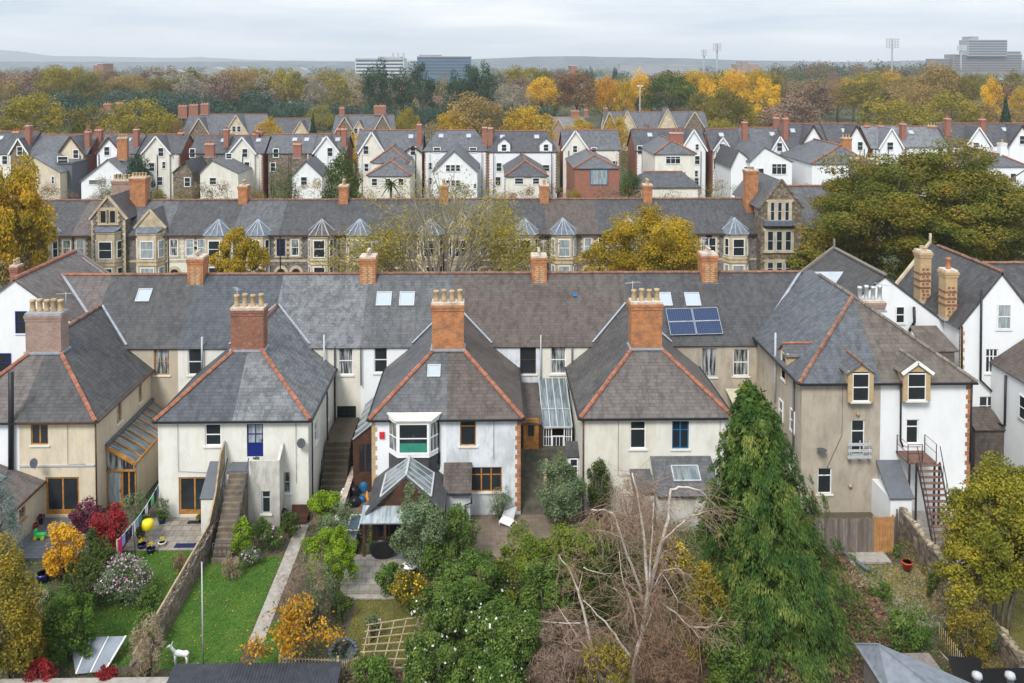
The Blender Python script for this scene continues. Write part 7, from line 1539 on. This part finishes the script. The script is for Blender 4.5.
stonewall('rubble wall between the two left lawns', -16.25, 40.3, 52.6, lambda f: .85 + .25 * f, seed=3)
M['capst'] = plain('pale sandy stones', (.30, .245, .17), .9, var=.5, scale=1.2)
stonewall('rubble wall with pale coping stones between the two right gardens', 24.6, 39.5, 54.0, lambda f: 1.0 + .6 * f, capm='capst', drift=.45, seed=4, th=.5)
# rail fence over the stone wall
pts = [(54.9, 4.9), (54.0, 4.5), (53.0, 2.6), (51.6, 1.35), (40.4, 1.12)]; t = thing('timber_fence', 'slanting pale timber rail fence above the left stone wall', 'fence', (-16.3, 48, 0)); mb = MB()
for k in range(4): mb.beam((-16.3, pts[k][0], pts[k][1]), (-16.3, pts[k + 1][0], pts[k + 1][1]), .09, .09)
mb.build('rail', M['timber'], t); mb = MB()
for k in range(40):
    y = 54.9 - k * .1; zt = np.interp(-y, [-a for a, b in pts], [b for a, b in pts]); mb.box(-16.33, -16.29, y - .035, y + .035, max(0, zt - 1.6), zt)
mb.build('slats', M['timber'], t)
for y in (40.6, 43.2, 45.8, 48.4, 51.0): zt = np.interp(-y, [-a for a, b in pts], [b for a, b in pts]); mb = MB(); mb.box(-16.37, -16.27, y - .05, y + .05, 0, zt); mb.build('post', M['timber'], t)
# stone steps and blockhouse under the blue door
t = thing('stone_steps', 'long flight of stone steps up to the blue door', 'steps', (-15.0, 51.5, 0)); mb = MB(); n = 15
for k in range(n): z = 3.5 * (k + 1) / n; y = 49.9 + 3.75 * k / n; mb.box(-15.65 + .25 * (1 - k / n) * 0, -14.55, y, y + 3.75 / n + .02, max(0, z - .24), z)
mb.ext([(-14.58, 49.9, 0), (-14.58, 53.65, 0), (-14.58, 53.65, 3.25)], (.03, 0, 0)); mb.ext([(-15.65, 49.9, 0), (-15.65, 53.65, 0), (-15.65, 53.65, 3.25)], (.03, 0, 0)); mb.build('treads', plain('worn shaded stone', (.15, .12, .09), .9, var=.4, scale=2), t)  # tread colour is darkened to carry the shadows on the steps
for x in (-15.75, -14.48):
    mb = MB(); mb.tube([(x, 49.9, 0), (x, 49.9, .95), (x, 53.6, 4.4)], .035, 5)
    for k in range(1, 6): y = 49.9 + 3.7 * k / 6; mb.tube([(x, y, 3.5 * k / 6 * .97), (x, y, .95 + 3.45 * k / 6)], .02, 4)
    mb.build('handrail', M['dgrey'] if x > -15 else M['black'], t)
mb = MB(); 
for k in range(5): mb.tube([(-15.6 + k * .26, 50.0, .35), (-15.6 + k * .26, 50.0, 1.1)], .02, 4)
mb.tube([(-15.6, 50.0, 1.1), (-14.5, 50.0, 1.1)], .03, 4); mb.tube([(-15.6, 50.0, .4), (-14.5, 50.0, .4)], .03, 4); mb.build('gate', M['dgrey'], t)
t = thing('porch_block', 'stained render block carrying the landing before the blue door', 'porch', (-14.4, 54.2, 0)); mb = MB(); wallface(mb, (-14.5, 53.7), (1, 0), 1.85, 0, 4.15, [(.75, 1.3, .9, 2.3)]); wallface(mb, (-12.65, 53.7), (0, 1), 1.3, 0, 4.15); mb.box(-15.85, -12.67, 53.72, 54.98, 3.35, 3.55, 1); mb.box(-14.5, -12.66, 53.72, 53.9, 3.55, 4.15); mb.ext([(-12.66, 53.9, 3.55), (-12.66, 54.98, 3.55), (-12.66, 54.98, 4.75), (-12.66, 53.9, 4.15)], (-.16, 0, 0)); mb.ext([(-14.5, 53.71, 4.15), (-12.65, 53.71, 4.15), (-12.65, 53.71, 4.18)], (0, .1, 0)); wallface(mb, (-15.85, 53.71), (1, 0), 1.35, 0, 3.35); wallface(mb, (-15.85, 54.98), (0, -1), 1.27, 0, 3.35)
mb.build('wall', [M['blockw'], M['felt']], t); window(t, (-14.5, 53.7), (1, 0), (.75, 1.3, .9, 2.3), 'top', 'ltgrey', 'd', sill='offw')
mb = MB(); mb.box(-17.2, -16.45, 53.0, 54.98, 0, 2.2); mb.slab([(-17.25, 52.9, 2.25), (-16.4, 52.9, 2.25), (-16.4, 54.98, 3.6), (-17.25, 54.98, 3.6)], .08, 1); mb.build('side_wall', [M['offw'], M['felt']], t)
pot('plant pot on the landing beside the blue door', 254, 466, .14, .3, 'cream', 'grgreen', z=3.55)
# pole, deer, bench, cover
g_ = gd(203, 664); mb = MB(); mb.tube([g_, (g_.x, g_.y, ZA(562, g_.y, 203))], [.04, .03], 6); tag(mb.build('metal_pole', M['ltgrey'], origin=tuple(g_)), 'thin upright metal pole standing on the second lawn', 'pole')
def deer(px, py):
    g_ = gd(px, py, 0.012); x, y = g_.x, g_.y; t = thing('deer_statue', 'white fawn statue near the corrugated shed roof', 'statue', tuple(g_)); mb = MB()
    mb.tube([(x - .32, y, .62), (x - .12, y, .64), (x + .15, y, .6), (x + .34, y, .6), (x + .42, y, .66)], [.06, .15, .13, .15, .03], 9); mb.tube([(x - .22, y, .66), (x - .36, y, .85), (x - .42, y, .97)], [.1, .065, .06], 8); mb.tube([(x - .38, y, .98), (x - .52, y, .96), (x - .62, y, .9)], [.075, .06, .03], 8); mb.build('body', M['whitef'], t)
    for s_ in (-1, 1): mb = MB(); mb.tube([(x - .4, y + .04 * s_, 1.02), (x - .36, y + .14 * s_, 1.12)], [.035, .01], 5); mb.build('ear', M['whitef'], t)
    for lx in (-.2, .3):
        for s_ in (-1, 1): mb = MB(); mb.tube([(x + lx, y + .07 * s_, .56), (x + lx + (.05 if lx > 0 else -.02), y + .07 * s_, .28), (x + lx, y + .07 * s_, 0)], [.06, .03, .025], 6); mb.build('leg', M['whitef'], t)
deer(180, 666)
g_ = gdc(298, 516); t = thing('garden_bench', 'brown storage bench against the white house wall', 'bench', tuple(g_)); x, y = g_.x, g_.y; mb = MB(); mb.box(x - .55, x + .55, y - .2, y + .3, .1, .45); mb.build('seat', M['b_old'] if False else M['oakdk'], t); mb = MB(); mb.box(x - .55, x + .55, y + .3, y + .38, .1, .95); mb.build('backrest', M['oakdk'], t)
for s_ in (-.55, .5): mb = MB(); mb.box(x + s_, x + s_ + .05, y - .2, y + .38, 0, .65); mb.build('armrest', M['oakdk'], t)
def lump(label, px, py, r, h, m, name, cat, n=10, prof=None, group=None, z=0):
    g_ = gdc(px, py, z); mb = MB(); mb.lathe(tuple(g_), [(a * r, b * h) for a, b in (prof or [(.9, 0), (1, .15), (.95, .6), (.8, .85), (.45, 1)])], n); return tag(mb.build(name, M[m], origin=tuple(g_)), label, cat, group)
lump('black covered barbecue beside the porch block', 282, 522, .34, .85, 'blackpl', 'covered_barbecue', 'barbecue')
def bin_(label, px, py, m='blackpl', h=1.05, z=.05):
    g_ = gd(px, py, z); x, y = g_.x, g_.y; t = thing('wheelie_bin', label, 'bin', tuple(g_)); mb = MB(); P = lambda s_, z_: [(x - s_, y - s_, z_), (x + s_, y - s_, z_), (x + s_, y + s_, z_), (x - s_, y + s_, z_)]; a, b = P(.22, z + .05), P(.29, z + h * .9); mb.poly(a[::-1])
    for k in range(4): j = (k + 1) % 4; mb.poly([a[k], a[j], b[j], b[k]])
    mb.build('body', M[m], t); mb = MB(); mb.ext([(x - .31, y - .34, z + h * .9), (x + .31, y - .34, z + h * .9), (x + .31, y - .34, z + h * .93), (x - .31, y - .34, z + h * .93)], (0, .66, 0)); mb.ext([(x - .3, y - .3, z + h * .93), (x - .3, y + .3, z + h * .93), (x - .3, y + .3, z + h)], (.6, 0, 0)); mb.build('lid', M[m], t)
    for s_ in (-1, 1): mb = MB(); mb.tube([(x + s_ * .25, y + .3, .12 + z), (x + s_ * .31, y + .3, .12 + z)], .1, 10); mb.build('wheel', M['dgrey'], t)
bin_('black wheelie bin in the left passage', 326, 487)
# left passage
t = thing('passage_steps', 'stone steps climbing the left passage to the back door', 'steps', (-10, 60, 0)); mb = MB()
for k in range(9): mb.box(-10.95, -9.3, 57.4 + k * .32, 64.2, .29 * k, .29 * (k + 1))
mb.build('treads', M['soil'], t)
mb = MB(); mb.box(-9.2, -8.95, 52.8, 60, 0, .85); mb.box(-9.25, -8.9, 52.8, 60, .85, .92, 1); tag(mb.build('brick_wall', [M['b_brown'], M['pot_w']], origin=(-9, 57, 0)), 'low brick wall with pale coping down the left passage', 'wall')
t = thing('side_conservatory', 'dark timber side porch with grey glass roof in the left passage', 'conservatory', (-8.1, 61, 0)); mb = MB(); mb.slab([(-8.85, 58, 3.6), (-7.25, 58, 4.9), (-7.25, 64.2, 4.9), (-8.85, 64.2, 3.6)], .05); cgr = mb.build('roof_glass', M['glass_r'], t); mb = MB()
for k in range(6): mb.beam((-8.85, 58 + k * 1.2, 3.64), (-7.25, 58 + k * 1.2, 4.95), .07, .06)
mb.build('glazing_bar', M['ltgrey'], cgr); mb = MB(); wallface(mb, (-8.85, 58.1), (1, 0), 1.6, 0, 3.6, [(.35, 1.25, 1.2, 3.3)]); wallface(mb, (-8.85, 64.2), (0, -1), 6.1, 0, 3.6); mb.ext([(-8.85, 58.12, 3.6), (-7.25, 58.12, 3.6), (-7.25, 58.12, 4.8)], (0, .05, 0)); mb.build('wall', M['oakdk'], t); window(t, (-8.85, 58.1), (1, 0), (.35, 1.25, 1.2, 3.3), 'case', 'oakdk', 'd', door=True, rec=.05)
for lab, px, py, r, h, m, prof in (('large blue tarpaulin bundle in the left passage', 364, 492, .34, .75, 'tarp', None), ('black refuse sack beside the blue tarpaulin', 354, 497, .38, .75, 'blackpl', None), ('second black refuse sack, nearer the camera', 355, 506, .36, .6, 'blackpl', None), ('small blue bag under the tarpaulin bundle', 362, 502, .26, .4, 'tarp', None), ('orange traffic cone beside the blue tarpaulin', 367, 500, .2, .6, 'orangep', [(1, 0), (1, .08), (.6, .1), (.15, 1)])):
    if 'tarp' not in M: M['tarp'] = plain('blue tarpaulin', (.015, .11, .24), .5); M['orangep'] = plain('orange plastic', (.75, .25, .02), .5)
    lump(lab, px, py, r, h, m, 'traffic_cone' if 'cone' in lab else 'bag', 'cone' if 'cone' in lab else 'bag', prof=prof)
g_ = gd(342, 497, .05); mb = MB(); x, y = g_.x, g_.y; mb.tube([(x, y, .05), (x, y, .3), (x + .05, y, .5)], [.16, .14, .08], 8); mb.tube([(x + .05, y, .5), (x + .12, y - .05, .58), (x + .24, y - .1, .55)], [.09, .1, .04], 8)
for s_ in (-.07, .07): mb.tube([(x + .05 + s_ * .2, y - .1 + s_, .3), (x + .08, y - .13 + s_, .04)], [.04, .03], 5)
tag(mb.build('dog_statue', M['whitef'], origin=(x, y, .05)), 'small white sitting dog statue in the left passage', 'statue')
t = thing('raised_planter', 'long dark raised tank with a pale framed lid beside the paving', 'planter', (-7.95, 51.9, 0)); mb = MB(); mb.box(-8.25, -7.6, 50.3, 53.4, 0, .85); mb.build('tank', M['felt'], t); mb = MB(); mb.box(-8.2, -7.65, 51.7, 53.35, .9, .93); lid = mb.build('lid', M['farblue'], t); mb = MB()
for a, b in (((-8.25, 51.65, .92), (-7.6, 51.65, .92)), ((-8.25, 53.4, .92), (-7.6, 53.4, .92)), ((-8.25, 51.65, .92), (-8.25, 53.4, .92)), ((-7.6, 51.65, .92), (-7.6, 53.4, .92))): mb.beam(a, b, .07, .07)
mb.build('frame', M['whitef'], lid)
g_ = gd(382, 563, .0); x, y = g_.x, g_.y; mb = MB(); mb.tube([(x, y - .1, .72), (x, y - .02, .74), (x, y + .04, .76), (x, y + .12, .78)], [.5, .7, .7, .55], 18); tag(mb.build('folded_pool', M['blackpl'], origin=(x, y, 0)), 'big black round folded paddling pool leaning by the porch', 'pool')
g_ = gd(410, 578); x, y = g_.x, g_.y; t = thing('garden_table', 'small round white table beside the clipped bush', 'table', tuple(g_)); mb = MB(); mb.lathe((x, y, .7), [(.42, 0), (.45, .02), (.45, .04), (.05, .05)], 16); mb.build('tabletop', M['whitef'], t)
for k in range(3): a = k * 2.09; mb = MB(); mb.tube([(x, y, .7), (x + .3 * math.cos(a), y + .3 * math.sin(a), 0)], .025, 5); mb.build('leg', M['whitef'], t)
stonewall('short dry stone wall behind the white flowering shrubs', -1.9, 48.6, 51.5, .8, seed=8)
mb = MB(); mb.box(-6.4, -3.6, 49.9, 50.5, 0, .22); tag(mb.build('stone_step', M['felt'], origin=(-5, 50.2, 0)), 'dark slate step along the garden room front', 'step')
# wooden lattice over the bed
t = thing('wooden_lattice', 'raised grid of weathered wooden poles over a bed', 'trellis', (-5, 41.5, 0)); mb = MB(); a, b, c_, d_ = [gd(*p, .9) for p in ((360, 668), (404, 669), (419, 618), (369, 626))]
for k in range(5): f = k / 4; mb.beam(a.lerp(b, f), d_.lerp(c_, f) + Vector((0, .15, 0)), .05, .05)
mb.build('long_pole', M['timber'], t); mb = MB()
for k in range(7): f = k / 6; p, q = a.lerp(d_, f), b.lerp(c_, f); e_ = (q - p) * .06; mb.beam(p - e_ + Vector((0, 0, .07)), q + e_ + Vector((0, 0, .05)), .045, .045)
mb.build('cross_pole', M['timber'], t)
for p in (a, b, c_, d_): mb = MB(); mb.box(p.x - .05, p.x + .05, p.y - .05, p.y + .05, 0, .88); mb.build('post', M['timber'], t)
def lattice_fence(label, p, q, h, n, z0=0):
    p, q = Vector(p), Vector(q); t = thing('lattice_fence', label, 'fence', tuple(p)); mb = MB()
    for k in range(n + 1): a = p.lerp(q, k / n); mb.beam(a + Vector((0, 0, z0)), a + Vector((0, 0, h)), .035, .035)
    for k in range(5): z = z0 + (h - z0) * (k + .5) / 5; mb.beam(p + Vector((0, .03, z)), q + Vector((0, .03, z)), .035, .035)
    mb.build('lattice', M['timber'], t); mb = MB()
    for a in (p, q): mb = MB(); mb.box(a.x - .05, a.x + .05, a.y - .05, a.y + .05, 0, h + .1); mb.build('post', M['timber'], t)
lattice_fence('lattice fence at the bottom beside the corrugated shed', gd(338, 684), gd(364, 676), 1.0, 12); lattice_fence('lattice fence behind the orange sapling', gd(280, 678), gd(338, 680), 1.0, 18); lattice_fence('dark lattice fence lost in the bottom centre thicket', gd(517, 690), gd(554, 690), 1.1, 12)
g_ = gd(343, 652); x, y = g_.x, g_.y; t = thing('garden_pond', 'small dark rimmed pond with a rocky ornament', 'pond', tuple(g_)); mb = MB(); 
for k in range(18): a = k / 18 * 2 * math.pi; mb.blob((x + .62 * math.cos(a), y + .8 * math.sin(a), .08), (.14, .14, .1), n=6, jit=.2)
mb.build('rim', M['felt'], t); mb = MB(); mb.tube([(x, y, .02), (x, y, .05)], [.6, .6], 16); mb.build('pond_water', M['glass'], t); mb = MB(); rg = random.Random(4)
for k in range(5): mb.blob((x + rg.uniform(-.2, .25), y + .1 + rg.uniform(-.15, .2), .18 + k * .09), (.2 - k * .02,) * 3, n=6, jit=.25, rng=rg)
mb.build('rockwork', M['dgrey'], t)
# corrugated shed at the bottom
M['corr'] = plain('dark corrugated sheet', (.055, .058, .07), .5, var=.25)
t = thing('garden_shed', 'shed with dark corrugated roof at the bottom edge, left of centre', 'shed', (-10, 37.5, 0)); a, b = at(163, 683, 37.4), at(178, 664.5, 39.6); x0, x1 = b.x - .15, at(342, 666, 39.6).x; mb = MB(); z0, z1 = 1.75, at(178, 664.5, 39.6).z; n = int((x1 - x0) / .14); y0_, y1_ = 36.2, 39.6
zz = lambda y: z1 - (y1_ - y) * .10
for k in range(n):
    xa, xb = x0 + (x1 - x0) * k / n, x0 + (x1 - x0) * (k + 1) / n; xm = (xa + xb) / 2; mb.poly([(xa, y0_, zz(y0_)), (xm, y0_, zz(y0_) + .06), (xm, y1_, zz(y1_) + .06), (xa, y1_, zz(y1_))]); mb.poly([(xm, y0_, zz(y0_) + .06), (xb, y0_, zz(y0_)), (xb, y1_, zz(y1_)), (xm, y1_, zz(y1_) + .06)])
mb.ext([(x0, y0_, zz(y0_) - .02), (x1, y0_, zz(y0_) - .02), (x1, y1_, zz(y1_) - .02), (x0, y1_, zz(y1_) - .02)], (0, 0, -.04)); mb.build('roof', M['corr'], t); mb = MB(); mb.box(x0 + .15, x1 - .15, y0_ + .1, y1_ - .15, 0, zz(y0_) - .07); mb.build('wall', M['fence'], t)
# white folding chair on the slabs
g_ = gd(507, 524, .05); x, y = g_.x, g_.y; t = thing('folding_chair', 'white folded garden chair lying on the brown slabs', 'chair', tuple(g_)); 
mb = MB(); mb.ext([(x - .5, y - .25, .3), (x + .15, y - .45, .12), (x + .5, y + .1, .2), (x - .25, y + .3, .42)], (0, 0, .05)); mb.build('seat', M['whitec'], t); mb = MB(); mb.ext([(x - .3, y + .3, .4), (x + .4, y + .12, .25), (x + .6, y + .5, .85), (x - .15, y + .45, .6)], (0, .04, .03)); mb.build('backrest', M['ltgrey'], t)
for p, q in (((x - .5, y - .25, .3), (x - .45, y - .3, .05)), ((x + .15, y - .45, .12), (x + .4, y - .5, .05)), ((x + .5, y + .1, .2), (x + .65, y - .1, .05)), ((x - .25, y + .3, .4), (x - .3, y + .4, .05))): mb = MB(); mb.tube([p, q], .025, 5); mb.build('leg', M['ltgrey'], t)
# dead post and ivy in right passage
mb = MB(); mb.tube([(3.9, 56.6, 0), (3.75, 56.8, 1.3), (3.85, 57.2, 2.6)], [.13, .12, .09], 7); tag(mb.build('tree_stump', M['timber'], origin=(3.9, 56.6, 0)), 'bare leaning post in the passage before the conservatory', 'post')
# timber fence and gate in the right garden
def board_fence(label, p, q, h, m, bw=.15, name='board_fence', rails=True, wav=.03, seed=1):
    p, q = Vector(p), Vector(q); L = (q - p).length; n = max(2, int(L / bw)); rg = random.Random(seed); t = thing(name, label, 'fence' if 'gate' not in name else 'gate', tuple(p)); mb = MB(); d = (q - p) / n; nn = Vector((d.y, -d.x, 0)).normalized()
    for k in range(n): a = p + d * k; b = p + d * (k + .92); hh = h + rg.uniform(-wav, wav); o_ = nn * rg.uniform(0, .012); mb.ext([a + o_, b + o_, b + o_ + Vector((0, 0, hh)), a + o_ + Vector((0, 0, hh))], -nn * .022)
    mb.build('boards', M[m], t); mb = MB()
    for z in (.4, h - .35): mb.beam(p - nn * .05 + Vector((0, 0, z)), q - nn * .05 + Vector((0, 0, z)), .05, .08)
    for a in (p, q): mb.beam(a - nn * .07, a - nn * .07 + Vector((0, 0, h + .05)), .1, .1)
    mb.build('rail', M[m], t); return t
a, b, c_, d_ = gd(816, 555), gd(873.5, 554), gd(893, 553), gd(899, 552); board_fence('weathered grey board fence at the beige house', a, b, 2.1, 'fence'); g_ = board_fence('orange stained timber gate beside the grey board fence', b + Vector((.03, 0, 0)), c_, 2.15, 'orangew', name='garden_gate', wav=.0); board_fence('short grey board panel right of the orange gate', c_ + Vector((.04, .1, 0)), c_ + Vector((.85, 1.2, 0)), 1.9, 'fence', seed=5)
mb = MB(); mb.ext([(20.3, 50.5, .12), (21.1, 48.3, .12), (21.3, 48.3, .12), (20.55, 50.5, .12)], (0, 0, .1)); tag(mb.build('sleeper', M['felt'], origin=(20.8, 49.4, 0)), 'dark sleeper edging the small concrete pad', 'edging')
# iron staircase
t = thing('iron_staircase', 'rusty dark iron staircase up to the white house', 'staircase', (26.5, 51.8, 0)); M['iron'] = plain('rusty dark iron', (.045, .028, .028), .6, var=.4); M['rust'] = plain('rusty treads', (.16, .09, .065), .8, var=.35); pz = ZA(456, 54.2, 917); px0, px1 = XA(903, 54, 455), XA(931, 54, 455); mb = MB(); mb.box(px0, px1, 53.3, 54.98, pz - .1, pz); mb.build('landing', M['rust'], t); mb = MB(); n = 15; sxa, sxb = XA(919, 53, 480), XA(942, 53, 480); f0, f1 = XA(935, 50, 560), XA(957, 50, 560); y0_, y1_ = 50.0, 53.3
for k in range(n): f = (k + .5) / n; y = y0_ + (y1_ - y0_) * f; xa, xb = f0 + (sxa - f0) * f, f1 + (sxb - f1) * f; mb.box(xa, xb, y - .13, y + .13, pz * f - .02, pz * f + .02)
mb.build('treads', M['rust'], t)
for e0, e1 in ((f0, sxa), (f1, sxb)):
    mb = MB(); mb.beam((e0, y0_, 0), (e1, y1_, pz), .05, .2); mb.build('stringer', M['iron'], t); mb = MB(); mb.tube([(e0, y0_, 0), (e0, y0_, 1.0), (e1, y1_, pz + 1.0)], .028, 5)
    for k in range(1, 5): f = k / 5; mb.tube([(e0 + (e1 - e0) * f, y0_ + (y1_ - y0_) * f, pz * f), (e0 + (e1 - e0) * f, y0_ + (y1_ - y0_) * f, pz * f + 1)], .018, 4)
    mb.build('handrail', M['iron'], t)
mb = MB()
for x, y in ((px0, 53.35), (px0, 54.8), (px1, 53.35), (px1, 54.8), ((px0 + px1) / 2, 53.35)): mb.tube([(x, y, pz - .1), (x, y, pz + 1.1)], .03, 5)
for z in (.55, 1.1): mb.tube([(px0, 53.35, pz + z), (px0, 54.8, pz + z)], .022, 4); mb.tube([(px0, 53.35, pz + z), ((px0 + px1) / 2, 53.35, pz + z)], .022, 4); mb.tube([(px1, 53.35, pz + z), (px1, 54.8, pz + z)], .022, 4)
mb.build('landing_rail', M['iron'], t); mb = MB()
for x in (px0 + .1, px1 - .1, sxa, sxb): mb.box(x - .05, x + .05, 53.3, 53.4, 0, pz - .1)
mb.build('support_post', M['iron'], t)
# felt shed roof and dark lean-to at the bottom right
t = thing('garden_shed', 'grey felt hipped shed roof at the bottom right', 'shed', (17.8, 38, 0)); zr_, ze_ = 2.9, 2.1; pk = gd(877.5, 643, zr_); a, b = gd(857, 647, ze_), gd(957, 684, ze_); mb = MB(); ex, ey = a.x - .1, pk.y; rx_ = pk.x
mb.slab([(a.x, a.y - 3.4, ze_), (a.x, a.y + .3, ze_), pk, (pk.x + 1.0, pk.y - 2.6, zr_)], .06); mb.slab([(a.x, a.y + .3, ze_), (pk.x + 3.2, b.y + .2, ze_), pk], .06); mb.slab([pk, (pk.x + 3.4, b.y, ze_), (pk.x + 2.9, a.y - 3.4, ze_), (pk.x + 1.0, pk.y - 2.6, zr_)], .06); mb.build('roof', M['feltl'] if 'feltl' in M else plain('pale grey felt', (.19, .21, .24), .85, var=.2), t); mb = MB(); mb.box(a.x + .2, pk.x + 2.6, a.y - 3.0, a.y - .3, 0, 2.0); mb.build('wall', M['fence'], t)
t = thing('dark_shed', 'black boarded roof with two grey vents at bottom right corner', 'shed', (23, 38.5, 0)); mb = MB(); q = [gd(948, 656, 1.6), gd(981, 658, 1.6), gd(982, 671, 1.6), gd(1030, 674, 1.6), gd(1030, 700, 1.6), gd(962, 700, 1.6)]; mb.slab(q, .1); mb.build('roof', M['blackpl'], t); mb = MB(); mb.box(20.8, 24.6, 36.6, 38.3, 0, 1.5); mb.build('wall', M['blackpl'], t)
for px in (977, 1010): g_ = gd(px, 682, 1.6); mb = MB(); mb.lathe(tuple(g_), [(.16, 0), (.16, .2), (.24, .22), (.2, .38), (.02, .46)], 8); mb.build('vent', M['ltgrey'], t)
t = thing('cane_fence', 'curved pale cane fence beside the grey felt roof', 'fence', tuple(gd(955, 665))); mb = MB()
for k in range(2): mb.tube([gd(939, 650, 1.3 - k * .3), gd(944, 656, 1.45 - k * .3), gd(952, 664, 1.4 - k * .3), gd(958, 676, 1.3 - k * .3), gd(966, 690, 1.2 - k * .3)], .03, 5)
for k in range(14): f = k / 13; p = gd(939 + 26 * f, 650 + 38 * f, .0); mb.tube([p, p + Vector((0, 0, 1.35))], .015, 4)
mb.build('canes', M['timber'], t)
